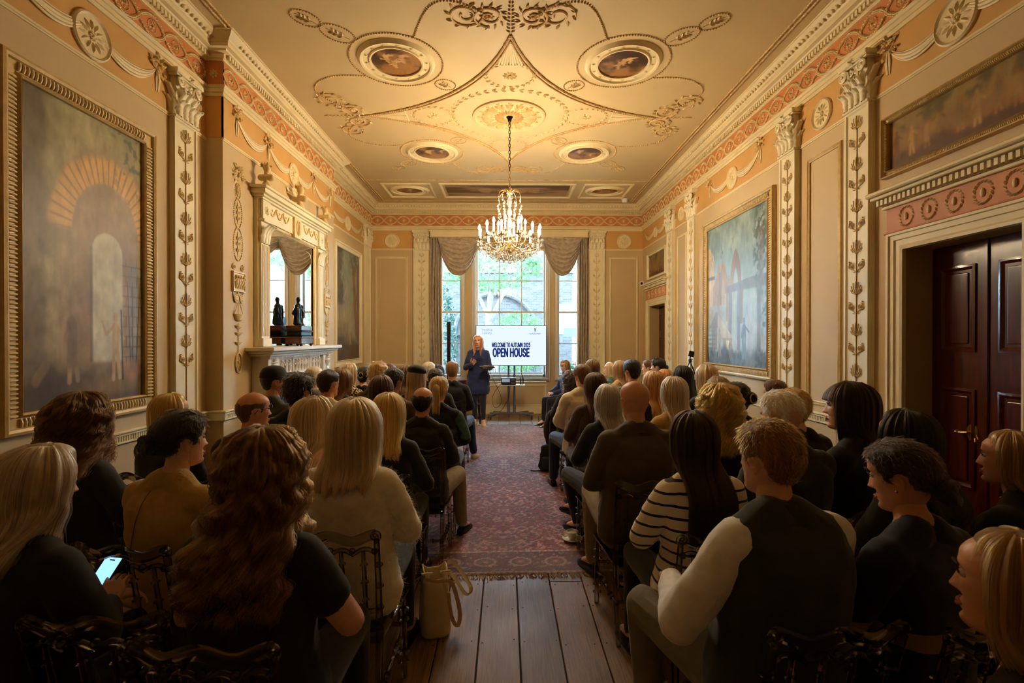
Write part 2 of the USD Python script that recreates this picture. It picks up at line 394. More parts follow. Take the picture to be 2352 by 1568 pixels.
def spiral(c, r0, turns, side=1, n=26, up0=0.0):
    t = np.linspace(0, 1, n); a = up0 + side * turns * 2 * PI * t; r = r0 * (1 - .82 * t)
    return np.stack([c[0] + r * np.cos(a), c[1] + r * np.sin(a), 0 * t + (c[2] if len(c) > 2 else 0)], 1)

def rosette(r, n=8, h=.02):
    out = [lathe([(r * .26, 0), (r * .24, h * .7), (r * .1, h), (0.001, h * 1.05)], 10)]
    for k in range(n):
        a = k * 2 * PI / n; d = np.array([math.cos(a), math.sin(a), 0])
        out.append(leaf(d * r * .2, d, (0, 0, 1), r * .8, r * .55, thick=.09))
    return cat(out)

def frieze(w, s0, s1, label):
    f = trim(label)
    obj('frieze_ground', w(box(s0, s1, 4.11, 4.385, -.01, .006)), M_coral, f)
    n = max(1, round((s1 - s0) / .287)); u = (s1 - s0) / n; zc, am = 4.25, .088
    rw = rosette(.040, 7, .020)
    for i in range(n):
        a = s0 + i * u; c = a + u / 2
        if w.p((c, 0, 0))[1] < 1.7: continue
        t = np.linspace(0, 1, 15); q = []
        for sg in (-1, 1):
            P = np.stack([a + u * t, zc + sg * am * np.sin(PI * t) ** .8, 0 * t + .010], 1); q.append(tube(P, .006, 5))
            for j in range(1, 14):
                d = P[min(j + 1, 14)] - P[j - 1]; o = np.array([-d[1], d[0], 0]); o /= np.linalg.norm(o)
                for e in (-1, 1): q.append(leaf(P[j], d / np.linalg.norm(d) + o * e * .9, (0, 0, 1), .030, .017, thick=.15))
        obj('wreath', w(cat(q)), M_orn, f)
        ring = np.stack([c + .046 * np.cos(np.linspace(0, 2 * PI, 18, endpoint=False)), zc + .052 * np.sin(np.linspace(0, 2 * PI, 18, endpoint=False)), np.full(18, .010)], 1)
        obj('rosette', w(cat([xf(rw, np.diag([.8, 1.05, 1]), (c, zc, .006)), beads(ring, .0055, 0)])), M_orn, f)
frieze(WL, YB, B0, 'coral frieze of wreaths on the left wall, near part')
frieze(WB, B0 - .006, B1 + .006, 'coral frieze of wreaths on the chimney breast')
frieze(WL, B1, YD, 'coral frieze of wreaths on the left wall, far part')
frieze(WF, XL, XR, 'coral frieze of wreaths over the windows')
frieze(WR, YB, YD, 'coral frieze of wreaths on the right wall')
fs = trim('coral frieze on the side of the chimney breast')
obj('frieze_ground', box(XL, XB + .006, B0 - .008, B0 + .01, 4.11, 4.385), M_coral, fs)
obj('rosette', xf(rosette(.05, 8, .02), np.array([[1.0, 0, 0], [0, 0, -1], [0, 1, 0]]), (XL + .085, B0 - .008, 4.25)), M_orn, fs)

# ---- swags, bouquets, medallions on the upper band
sw_t = {}
def bouquet(w, s, t, par, r=.075, seed=0):
    q = []; g = np.random.default_rng(seed)
    for k in range(26):
        a = g.uniform(0, 2 * PI); d = r * g.uniform(.1, 1) * np.array([math.cos(a) * 1.15, math.sin(a) * .8, 0]); z = .012 + .03 * (1 - np.linalg.norm(d) / r / 1.2)
        if k % 3: q.append(leaf((s + d[0], t + d[1], z * .6), (*(d[:2] + g.normal(0, .02, 2)), g.uniform(.0, .03)), (0, 0, 1), .045, .03, thick=.12))
        else: q.append(ball((s + d[0], t + d[1], z), .012, 0))
    obj('bouquet', w(cat(q)), M_orn, par)
def swag(w, a, b, par, sag=.19, top=.0, tails=True):
    q = []; t = np.linspace(0, 1, 22)
    for k, (d, rr) in enumerate(((0, .006), (.022, .012), (.048, .016), (.075, .011))):
        x = a[0] + (b[0] - a[0]) * t; y = a[1] + (b[1] - a[1]) * t - (sag * .72 + d * 1.0) * (1 - (2 * t - 1) ** 2) ** .8
        q.append(tube(np.stack([x, y, .004 + .012 * np.sin(PI * t)], 1), np.maximum(.003, rr * np.sin(PI * t) ** .6), 6, flat=.8))
    obj('swag', w(cat(q)), M_cream, par)
def tails(w, s, t, par, L=.20):
    q = [tube([(s + e * .004, t, .008), (s + e * .018, t - L * .5, .012), (s + e * .012, t - L, .006)], [.003, .012, .007], 6, flat=.5) for e in (-1, 0, 1)]
    obj('ribbon_tail', w(cat(q)), M_cream, par)
def medallion(w, s, t, par, r=.15, seed=0, m=None):
    q = [lathe([(r * 1.06, 0), (r * 1.05, .016), (r * .97, .026), (r * .90, .014), (r * .86, .010), (0.001, .012)], 40)]
    g = np.random.default_rng(seed)
    for k in range(12):
        a = k * PI / 6 + .1; d = np.array([math.cos(a), math.sin(a), 0]); q.append(leaf(d * r * .22 + [0, 0, .010], d, (0, 0, 1), r * .52, r * .2, thick=.14))
    q.append(beads([(r * .14 * math.cos(a), r * .14 * math.sin(a), .014) for a in np.arange(6) * PI / 3], .014, 0)); q.append(ball((0, 0, .014), .018, 1))
    obj('medallion', w(xf(cat(q), t=(s, t, .003))), m or M_cream, par)
for w, lab, items in (
    (WL, 'plaster swags and medallion above the big left painting', dict(m=[(3.487, .155)], b=[2.83, 4.14], sw=[(2.83, 3.487), (3.487, 4.14)])),
    (WB, 'plaster swags on the chimney breast', dict(m=[(6.365, .135)], b=[5.04, 5.70, 7.03, 7.69], sw=[(5.04, 5.70), (5.70, 6.365), (6.365, 7.03), (7.03, 7.69)])),
    (WL, 'plaster swags above the far left painting', dict(m=[(9.06, .13)], b=[8.16, 9.96], sw=[(8.16, 9.06), (9.06, 9.96)])),
    (WR, 'plaster swags above the near door', dict(m=[(3.22, .155)], b=[2.60, 3.80], sw=[(2.60, 3.22), (3.22, 3.80)])),
    (WR, 'medallion between the near right pilasters', dict(m=[(4.60, .135)], b=[], sw=[])),
    (WR, 'plaster swags above the right painting', dict(m=[(6.43, .14)], b=[5.72, 7.14], sw=[(5.72, 6.43), (6.43, 7.14)])),
    (WR, 'medallion between the far right pilasters', dict(m=[(8.29, .12)], b=[], sw=[])),
    (WR, 'plaster swags above the far door', dict(m=[(9.72, .10)], b=[], sw=[(9.08, 9.72), (9.72, 10.5)])),
    (WF, 'medallion left of the windows', dict(m=[(-2.49, .152)], b=[], sw=[])),
    (WF, 'medallion right of the windows', dict(m=[(2.625, .152)], b=[], sw=[]))):
    g = trim(lab)
    for s, r in items['m']: medallion(w, s, 3.80, g, r, seed=int(abs(s) * 10))
    for s in items['b']: bouquet(w, s, 3.965, g, seed=int(abs(s) * 100)); tails(w, s, 3.94, g)
    for a, b in items['sw']:
        ha, hb = ((3.95 if abs(q - items['m'][0][0]) > .01 else 3.93) for q in (a, b)); swag(w, (a, ha), (b, hb), g)

# ---- pilasters
def acanthus(L, W, lean=.05, curl=.05):
    k, n = 13, 7; t = np.linspace(0, 1, k); v = []
    for i, x in enumerate(t):
        wd = W * (.62 + .38 * math.sin(PI * min(1, x * .95 + .08))) * (1 if x < .78 else math.sqrt(max(.06, 1 - ((x - .78) / .23) ** 2))) * (1 + (.15 if i % 3 == 1 else -.12 if i % 3 == 0 else 0))
        bend = max(0, x - .62) / .38; z = .008 + lean * x ** 1.6 + curl * math.sin(bend * 2.0); y = L * min(x, .62) + L * .38 * math.sin(bend * 2.0) / 2.0 * 1.25 - (L * .10 * max(0, bend - .7))
        for q in np.linspace(-1, 1, n): v.append((q * wd / 2, y - .010 * abs(q), z - .014 * q * q + .010 * (1 - abs(q)) * (1 - bend) + (.006 if abs(abs(q) - .5) < .2 else 0)))
    return grid(np.array(v).reshape(k, n, 3), flip=True)
def capital(w, s0, s1, par, z0=3.615, z1=4.028, dep=.055, side=0):
    c, W, H = (s0 + s1) / 2, s1 - s0, z1 - z0
    obj('bell', w(cat([box(s0 + .012, s1 - .012, z0, z1 - .03, 0, dep), box(s0 - .012, s1 + .012, z0 - .012, z0 + .012, 0, dep + .016, .004)])), M_pale, par)
    obj('abacus', w(cat([box(s0 - .03, s1 + .03, z1 - .045, z1, 0, dep + .045, .006), box(s0 - .018, s1 + .018, z1 - .06, z1 - .044, 0, dep + .03, .004)])), M_pale, par)
    for i, (q, L, wd, zz) in enumerate([(-.36, .16, .27, 0), (-.12, .16, .25, 0), (.12, .16, .25, 0), (.36, .16, .27, 0), (-.24, .26, .25, .0), (0, .27, .25, .0), (.24, .26, .25, .0)]):
        obj('acanthus_leaf', w(xf(acanthus(L * H / .41, wd * W, .020, .045), t=(c + q * W, z0 + .01, dep + (.010 if i < 4 else -.004)))), M_pale, par)
    for sg in (-1, 1):
        P = spiral((c + sg * W * .40, z1 - .105, dep + .035), .048, 2.0, side=sg, up0=PI / 2 + (0 if sg > 0 else 0))
        P = np.vstack([[(c + sg * W * .12, z0 + .20, dep + .01), (c + sg * W * .22, z1 - .085, dep + .03)], P])
        obj('volute', w(cat([tube(P, np.linspace(.013, .009, len(P)), 6), ball((c + sg * W * .40, z1 - .105, dep + .04), .014, 1), leaf((c + sg * W * .40, z1 - .16, dep + .02), (sg * .2, -1, .3), (0, 0, 1), .09, .05)])), M_pale, par)
        P = spiral((c + sg * W * .10, z1 - .11, dep + .02), .030, 1.6, side=-sg, up0=PI / 2)
        obj('volute', w(tube(P, .008, 6)), M_pale, par)
    obj('fleuron', w(xf(rosette(.035, 6, .03), t=(c, z1 - .03, dep + .045))), M_pale, par)
    if side:        # leaves on the flank that the room sees
        sx = s0 if side < 0 else s1
        for L, o in ((.18, .25), (.30, .6)):
            m = acanthus(L, dep * 1.3, .03, .05)
            obj('acanthus_leaf', w(xf(m, np.array([[0, 0, side], [0, 1, 0], [1, 0, 0.0]]), (sx, z0 + .01, dep * o))), M_pale, par)
def candelabrum(w, c, z0, z1, par, m, sc=1.0, n=None, depth=.006):
    U = .37 * sc; n = n or int((z1 - z0) / U)
    obj('stem', w(cat([tube([(c, z0, depth), (c, z1 - .05, depth)], .0045 * sc, 6)] + [ball((c, z0 + (i + .02) * U, depth), (.012 * sc, .009 * sc, .010), 0) for i in range(n)])), m, par)
    for i in range(n):
        zt = z1 - (i + .35) * U; q = []
        for a, L in ((0, .115), (.32, .108), (-.32, .108), (.66, .095), (-.66, .095), (1.02, .075), (-1.02, .075)):
            d = np.array([math.sin(a), math.cos(a)]) * L * sc; e = np.array([math.cos(a), -math.sin(a)]) * .012 * np.sign(a) * sc
            q.append(tube([(c, zt, depth), (c + d[0] * .5 + e[0], zt + d[1] * .5 + e[1], depth + .006), (c + d[0], zt + d[1], depth + .004)], np.array([.003, .0045, .0048]) * sc, 6))
        q.append(ball((c, zt, depth + .004), .009 * sc, 1))
        obj('palmette', w(cat(q)), m, par)
        for sg in (-1, 1):
            zz = zt - .115 * sc; P = spiral((c + sg * .055 * sc, zz, depth + .004), .033 * sc, 1.9, side=-sg, up0=(PI / 2), n=28)
            P = np.vstack([[(c + sg * .004, zz - .055 * sc, depth), (c + sg * .025 * sc, zz - .042 * sc, depth + .003), (c + sg * .09 * sc, zz - .01 * sc, depth + .004), (c + sg * .082 * sc, zz + .03 * sc, depth + .004)], P])
            obj('scroll', w(cat([tube(P, .0040 * sc, 5), ball((c + sg * .055 * sc, zz, depth + .006), .010 * sc, 0), ball((c + sg * .08 * sc, zz + .043 * sc, depth + .004), .008 * sc, 0), leaf((c + sg * .01, zz - .06 * sc, depth), (sg, .2, .1), (0, 0, 1), .034 * sc, .011 * sc)])), m, par)
    zb = z0
    obj('urn', w(cat([xf(lathe([(.01, 0), (.035, .01), (.018, .03), (.05, .09), (.062, .15), (.03, .19), (.055, .21), (.01, .24)], 16), np.diag([sc, sc, 1]) @ np.array([[1, 0, 0], [0, 0, 1], [0, -.25, 0.0]]), (c, zb - .22, .008)),
                  tube([(c - .06 * sc, zb - .02, .01), (c - .075 * sc, zb - .12, .01), (c - .03 * sc, zb - .30, .008)], .006, 5), tube([(c + .06 * sc, zb - .02, .01), (c + .075 * sc, zb - .12, .01), (c + .03 * sc, zb - .30, .008)], .006, 5)])), m, par)
def pilaster(w, s0, s1, label, orn=1.0, m=None, dep=.05, side=0):
    g = trim(label); W = s1 - s0
    obj('shaft', w(cat([box(s0, s1, .30, 3.61, 0, dep - .012), mould([(0, 0), (0, .014), (-.02, .014), (-.028, .004), (-.036, 0)], [(s0, .30, dep - .014), (s1, .30, dep - .014), (s1, 3.61, dep - .014), (s0, 3.61, dep - .014)], (0, 0, 1))])), M_pale, g)
    obj('plinth', w(cat([box(s0 - .02, s1 + .02, 0, .24, 0, dep + .02, .005), box(s0 - .012, s1 + .012, .24, .30, 0, dep + .012, .012)])), M_pale, g)
    capital(w, s0, s1, g, dep=dep, side=side)
    if orn: candelabrum(w, (s0 + s1) / 2, 1.02, 3.56, g, m or M_orn, sc=orn, depth=dep - .008)
    return g
pilaster(WL, 4.29, 4.60, 'pilaster between the big left painting and the chimney breast', 1.0, M_gold, side=-1)
pilaster(WL, 10.12, 10.46, 'pilaster in the far left corner', 0, side=-1)
pilaster(WR, 3.94, 4.22, 'pilaster beside the near mahogany door', .95, M_gold, dep=.06, side=-1)
pilaster(WR, 4.955, 5.235, 'pilaster right of the right painting', .9, M_gold, dep=.06, side=-1)
pilaster(WR, 7.62, 7.90, 'pilaster left of the right painting', .8, dep=.06, side=-1)
pilaster(WR, 8.62, 8.92, 'pilaster beside the far door', .8, dep=.06, side=-1)
pilaster(WF, -2.02, -1.655, 'pilaster left of the curtains', .85)
pilaster(WF, 1.83, 2.19, 'pilaster right of the curtains', .85)

# ---- panels, chair rail, skirting
PM = [(0, 0), (0, .012), (.010, .018), (.022, .014), (.030, .020), (.040, .016), (.046, 0)]
def panel(w, s0, s1, t0, t1, par, m=None):
    obj('panel_moulding', w(mould(PM, [(s0, t0, 0), (s1, t0, 0), (s1, t1, 0), (s0, t1, 0)], (0, 0, 1))), m or M_cream, par)
panel(WF, -2.82, -2.20, 1.10, 3.41, wf); panel(WF, 2.34, 2.89, 1.10, 3.41, wf)
panel(WR, 4.37, 4.78, 1.05, 3.40, wr, M_gold); panel(WR, 8.10, 8.45, 1.05, 3.40, wr)
panel(WF, -.62, .86, .20, .60, wf)
def chair_rail(w, s0, s1, label):
    g = trim(label)
    obj('rail', w(cat([box(s0, s1, .925, .945, 0, .045, .006), box(s0, s1, .905, .925, 0, .030, .004), box(s0, s1, .845, .862, 0, .022, .004), box(s0, s1, .862, .906, 0, .010)])), M_pale, g)
    tag(obj('flute', w(cat([box(s - .006, s + .006, .864, .904, .008, .020) for s in np.arange(s0 + .012, s1 - .006, .024)])), M_pale, g), kind='stuff')
for w, a, b, lab in ((WL, YB + .05, 4.28, 'chair rail under the big left painting'), (WR, YB + .05, 2.60, 'chair rail right of the mahogany door'), (WL, 4.61, B0, 'chair rail stub beside the chimney breast'), (WB, B0, 5.30, 'chair rail left of the fireplace'), (WB, 7.2, B1, 'chair rail right of the fireplace'), (WL, B1, 10.1, 'chair rail under the far left painting'),
                     (WR, 4.23, 4.95, 'chair rail between the near right pilasters'), (WR, 5.24, 7.61, 'chair rail under the right painting'), (WR, 7.91, 8.61, 'chair rail between the far right pilasters'), (WF, XL + .01, -2.03, 'chair rail left of the windows'), (WF, 2.2, XR - .01, 'chair rail right of the windows')):
    chair_rail(w, a, b, lab)
g = trim('chair rail on the side of the chimney breast'); obj('rail', cat([box(XL, XB + .045, B0 - .045, B0 + .01, .925, .945, .005), box(XL, XB + .03, B0 - .03, B0 + .01, .845, .925, .005)]), M_pale, g)
for nm, w, runs in (('baseboard_left', WL, [(YB, B0), (B1, YD)]), ('baseboard_right', WR, [(YB, 2.62), (3.79, 8.95), (10.32, YD)]), ('baseboard_far', WF, [(XL, XR)]), ('baseboard_breast', WB, [(B0 - .012, 5.36), (7.2, B1)])):
    g = struct(nm, 'painted skirting board')
    for a, b in runs: obj('board', w(cat([box(a, b, 0, .16, 0, .018, .003), box(a, b, .16, .19, 0, .012, .004)])), M_pale, g)

# ---- ceiling
ce = struct('ceiling', 'plaster ceiling with painted roundels and raised scrolls')
obj('plaster', box(XL - .1, XR + .4, YB - .1, YD + .3, ZC, ZC + .12), M_ceil, ce)
CX, CY = .05, 6.38
def bead_line(pts, par, r=.012, step=.03, closed=False, name='beaded_moulding', m=None, z=.004, k=0):
    P = resample(np.c_[np.asarray(pts, float), np.full(len(pts), z)], step, closed)
    obj(name, CE(beads(P, r, k)), m or M_ceilorn, par)
def rope_line(pts, par, r=.016, closed=False, name='rope_moulding', m=None):
    P = resample(np.c_[np.asarray(pts, float), np.full(len(pts), .008)], .028, closed)
    obj(name, CE(cat([tube(P, r * .75, 6, closed=closed), beads(P, r, 0)])), m or M_ceilorn, par)
# straight rope pairs along the walls and across
for dx in (0, .045):
    for x in (-2.62 + dx * 1.0, 2.70 - dx * 1.0): rope_line([(x, 1.9), (x, 10.25)], ce, .013)
rope_line([(-2.575, 10.25), (2.655, 10.25)], ce, .012); rope_line([(-2.575, 8.93), (2.655, 8.93)], ce, .014); rope_line([(-2.575, 3.85), (2.655, 3.85)], ce, .014)
# the four-pointed star round the chandelier
A_, B_ = 1.92, 1.71
def star(k, d=0.0):
    P = []
    for q in range(4):
        a0, a1 = q * PI / 2, (q + 1) * PI / 2
        p0 = np.array([A_ * math.cos(a0), B_ * math.sin(a0)]) * (1 - d); p1 = np.array([A_ * math.cos(a1), B_ * math.sin(a1)]) * (1 - d)
        t = np.linspace(0, 1, 40)[:, None]; c = (p0 + p1) * (.5 - k)
        P.append((1 - t) ** 2 * p0 + 2 * t * (1 - t) * c + t * t * p1)
    return [p + [CX, CY] for p in P]
for p in star(.285): rope_line(p, ce, .016, name='star_moulding')
for p in star(.285, .055): rope_line(p, ce, .010, name='star_moulding')
for a in range(4):      # fluted fans in the star's points
    th = a * PI / 2; d = np.array([math.cos(th), math.sin(th)]); s = np.array([-d[1], d[0]]); L = A_ if a % 2 == 0 else B_; q = []
    for k in range(-4, 5):
        e = np.array([CX, CY]) + d * L * .70 + s * k * .032; b = np.array([CX, CY]) + d * L * .93 + s * k * .004
        q.append(tube([(*e, .002), (*b, .004)], [.014, .004], 6, flat=.7))
    q.append(tube([(*(np.array([CX, CY]) + d * L * .70 + s * k * .032), .004) for k in np.linspace(-5, 5, 9)], .008, 6))
    obj('fan', CE(cat(q)), M_cream, ce)
# central rose
ro = [lathe([(.505, 0), (.50, .020), (.475, .030), (.455, .016), (.44, .010), (0.001, .012)], 64)]
obj('ceiling_rose', CE(xf(cat(ro), np.diag([.96, .90, 1]), (CX, CY, 0))), M_ceil, ce)
for k in range(16):
    a = k * PI / 8; d = np.array([math.cos(a), math.sin(a), 0])
    obj('rose_leaf', CE(xf(cat([leaf(d * .20 + [0, 0, .010], d, (0, 0, 1), .20, .09, thick=.10), leaf(d * .30 + [0, 0, .012], d + np.array([-d[1], d[0], 0]) * .7, (0, 0, 1), .10, .05), leaf(d * .30 + [0, 0, .012], d - np.array([-d[1], d[0], 0]) * .7, (0, 0, 1), .10, .05), tube(spiral((d[0] * .41, d[1] * .41, .012), .025, 1.5, up0=a), .006, 5)]), np.diag([.96, .9, 1]), (CX, CY, 0))), M_ceilorn, ce)
for k in range(24):
    a = k * PI / 12; d = np.array([math.cos(a), math.sin(a), 0]); obj('rose_petal', CE(xf(leaf(d * .07 + [0, 0, .012], d, (0, 0, 1), .13, .045, thick=.2), t=(CX, CY, 0))), M_ceilorn, ce)
def garland(c, r, ry, n, par, lw=.03, L=.075, name='laurel_garland', m=None):
    q = []
    for k in range(n):
        a = k * 2 * PI / n; p = np.array([c[0] + r * math.cos(a), c[1] + ry * math.sin(a), .003]); d = np.array([-math.sin(a), math.cos(a), 0]); o = np.array([math.cos(a), math.sin(a), 0])
        for e in (-1, 1): q.append(leaf(p, d + o * e * .55, (0, 0, 1), L, lw, thick=.12))
    obj(name, CE(cat(q)), m or M_cream2, par)
garland((CX, CY), .75, .68, 44, ce)
for dx, dy in ((0, -.98), (0, .98), (-1.0, 0), (1.0, 0)):
    garland((CX + dx, CY + dy), .27, .24, 22, ce, .022, .055)
    obj('flower', CE(xf(rosette(.085, 10, .02), t=(CX + dx, CY + dy, 0))), M_cream2, ce)
# painted roundels
def wreath_painting(rng, nu, nv, pal, nfig=3):
    """a dim allegory: brown clouds and a group of pale figures"""
    u, v = np.meshgrid(np.linspace(0, 1, nu), np.linspace(0, 1, nv), indexing='ij')
    n1 = meshkit.fbm(np.stack([u * 4, v * 4, 0 * u + rng], -1), 4); n2 = meshkit.fbm(np.stack([u * 9, v * 9, 0 * u + rng + 5], -1), 3)
    c0, c1, c2 = (np.array(lin(q)) for q in pal)
    t = smoothstep(.3, .7, n1 + (v - .5) * .5)[..., None]; col = c0 * (1 - t) + c1 * t
    g = np.random.default_rng(rng)
    for k in range(nfig):
        cx, cy = .5 + g.normal(0, .16), .45 + g.normal(0, .08); h = g.uniform(.16, .24)
        for ex, ey, rx, ry in ((0, 0, .05, .11), (.02, .15, .028, .034), (-.07, .03, .07, .022), (.06, -.10, .10, .035)):
            m = smoothstep(1.15, .75, ((u - cx - ex * h * 4) / (rx * h * 5)) ** 2 + ((v - cy - ey * h * 4) / (ry * h * 5)) ** 2)[..., None]
            cc = c2 * (.55 + .6 * n2[..., None]); col = col * (1 - m * .85) + cc * m * .85
    return col
M_pict = painted('roundel_paint', rough=.4, coat=.15, bump=.1)
PAL = ('3a200c', '9a6a34', 'd8a868')
def roundel(cx, cy, r, par, seed, sx=1.0, sy=1.0, rim=1.0):
    n, k = 48, 14; a = np.arange(n) / n * 2 * PI; rr = np.linspace(0.02, 1, k)
    P = np.stack([np.outer(np.cos(a), rr), np.outer(np.sin(a), rr), np.full((n, k), .006)], -1)
    C = wreath_painting(seed, 96, 96, PAL); iu = ((P[..., 0] * .5 + .5) * 95).astype(int); iv = ((P[..., 1] * .5 + .5) * 95).astype(int)
    V, F = grid(P * [r * sx, r * sy, 1] + [cx, cy, 0], closed_u=True)
    obj('roundel_painting', CE((V, F)), M_pict, par, color=C[iu, iv].reshape(-1, 3))
    obj('roundel_frame', CE(xf(cat([lathe([(r * 1.0, .0), (r * 1.0, .022), (r * 1.07, .026), (r * 1.10, .010), (r * 1.32, .012), (r * 1.36, .030), (r * 1.44, .034), (r * 1.50, .016), (r * 1.56, 0), (r * 1.0, 0)], 56)]), np.diag([sx, sy, 1]), (cx, cy, 0))), M_cream, par)
    if rim:
        for q in range(14):
            b = q * 2 * PI / 14; obj('paterae', CE(xf(rosette(.022, 6, .012), t=(cx + r * 1.21 * math.cos(b) * sx, cy + r * 1.21 * math.sin(b) * sy, .012))), M_cream, par)
        b = np.linspace(0, 2 * PI, 90, endpoint=False); bead_line(np.stack([cx + r * 1.86 * np.cos(b) * sx, cy + r * 1.86 * np.sin(b) * sy], 1), par, .012, .028, True, 'beaded_ring')
RX, RY = 1.20, 1.24
for sx_ in (-1, 1):
    for sy_ in (-1, 1):
        cx, cy = CX + sx_ * RX, CY + sy_ * RY; roundel(cx, cy, .26, ce, int(50 + sx_ * 3 + sy_ * 7))
        o = np.array([sx_, sy_]) / math.sqrt(2)
        # little ovals outward towards the corners, one inward
        for d0, L, w_ in ((.48, .34, .12), (.82, .28, .10), (-.72, .24, .11)):
            c = np.array([cx, cy]) + o * (d0 + (L / 2 if d0 > 0 else 0)) * (1.0 if d0 > 0 else .9); b = np.linspace(0, 2 * PI, 60, endpoint=False); p = np.array([-o[1], o[0]])
            bead_line(c + np.outer(np.cos(b), o) * L / 2 + np.outer(np.sin(b), p) * w_, ce, .010, .026, True, 'beaded_oval')
            obj('sprig', CE(cat([tube([(*(c - o * L * .36), .004), (*(c + o * L * .36), .004)], .004, 5)] + [leaf((*(c + o * q * L), .004), (*(o * .8 + p * e), 0), (0, 0, 1), .06, .026) for q in (-.15, .0, .12) for e in (-1, 1)])), M_ceilorn, ce)
        # long beaded curls from the roundel: one to the star's side point, one to its end point
        for ax in (0, 1):
            tgt = np.array([CX + sx_ * (A_ + .10), CY + sy_ * .16]) if ax == 0 else np.array([CX + sx_ * .20, CY + sy_ * (B_ + .26)])
            if ax == 0: P = [(cx + sx_ * .42, cy - sy_ * .28), (cx + sx_ * .80, cy - sy_ * .30), (cx + sx_ * 1.08, cy - sy_ * .56), (cx + sx_ * .98, cy - sy_ * .88), tgt]
            else: P = [(cx - sx_ * .26, cy + sy_ * .42), (cx - sx_ * .36, cy + sy_ * .66), (cx - sx_ * .56, cy + sy_ * .92), (cx - sx_ * .80, cy + sy_ * .88), tgt]
            bead_line(spline(P, 60), ce, .012, .030, name='beaded_curl')
            # leafy scroll where the curl ends
            q = [tube(spiral((*tgt, .006), .15, 1.7, side=sx_ * sy_ * (1 if ax else -1), up0=PI / 2 * ax, n=36), np.linspace(.011, .006, 36), 6), xf(rosette(.055, 8, .02), t=(*tgt, 0))]
            g = np.random.default_rng(9 + ax)
            for k in range(12):
                b = k * 2 * PI / 12; d = np.array([math.cos(b), math.sin(b), .0]); q.append(leaf((tgt[0] + d[0] * .12, tgt[1] + d[1] * .12, .006), d + np.array([-d[1], d[0], 0]) * .8, (0, 0, 1), .07, .026, bend=.1))
            obj('leaf_scroll', CE(cat(q)), M_ceilorn, ce)
for sg, ax in ((-1, 0), (1, 0), (-1, 1), (1, 1)):     # spikes beyond the star's points
    d = np.array([sg, 0]) if ax == 0 else np.array([0, sg]); p = np.array([-d[1], d[0]]); b = np.array([CX, CY]) + d * (A_ if ax == 0 else B_); q = [tube([(*b, .005), (*(b + d * .5), .005)], .006, 5)]
    for k in range(9):
        for e in (-1, 1): q.append(leaf((*(b + d * (.04 + k * .05)), .005), (*(d * .6 + p * e), 0), (0, 0, 1), .055 - k * .003, .018))
    obj('leaf_spike', CE(cat(q)), M_ceilorn, ce)
    for e in (-1, 1):
        c = b + d * .28 + p * e * .42; obj('leaf_scroll', CE(cat([tube(spiral((*c, .005), .17, 1.6, side=e * sg, up0=0, n=34), .009, 6)] + [leaf((c[0] + .13 * math.cos(a), c[1] + .13 * math.sin(a), .005), (math.cos(a + .8), math.sin(a + .8), 0), (0, 0, 1), .075, .028) for a in np.arange(10) * .63])), M_ceilorn, ce)
# end strip panels by the windows
for x0, x1, y0, y1 in ((-2.36, -1.42, 9.13, 10.02), (-1.26, 1.34, 9.13, 10.02), (1.50, 2.44, 9.13, 10.02)):
    obj('panel_moulding', CE(mould([(0, 0), (0, .02), (-.02, .026), (-.04, .012), (-.05, 0)], [(x0, y0, 0), (x1, y0, 0), (x1, y1, 0), (x0, y1, 0)], (0, 0, 1))), M_cream, ce)
roundel(-1.89, 9.56, .22, ce, 71, 1.15, .85, 0); roundel(1.97, 9.56, .22, ce, 72, 1.15, .85, 0)
def flat_picture(w, s0, s1, t0, t1, C, m, par, name='canvas', z=.01):
    a, b = C.shape[:2]; S, T = np.meshgrid(np.linspace(s0, s1, a), np.linspace(t0, t1, b), indexing='ij')
    m_ = grid(np.stack([S, T, np.full_like(S, z)], -1)); return obj(name, w(m_), m, par, color=C.reshape(-1, 3))
flat_picture(CE, -1.16, 1.24, 9.24, 9.91, wreath_painting(81, 160, 44, ('4a3018', 'a08058', 'c09a68'), 9), M_pict, ce, 'ceiling_painting', .008)

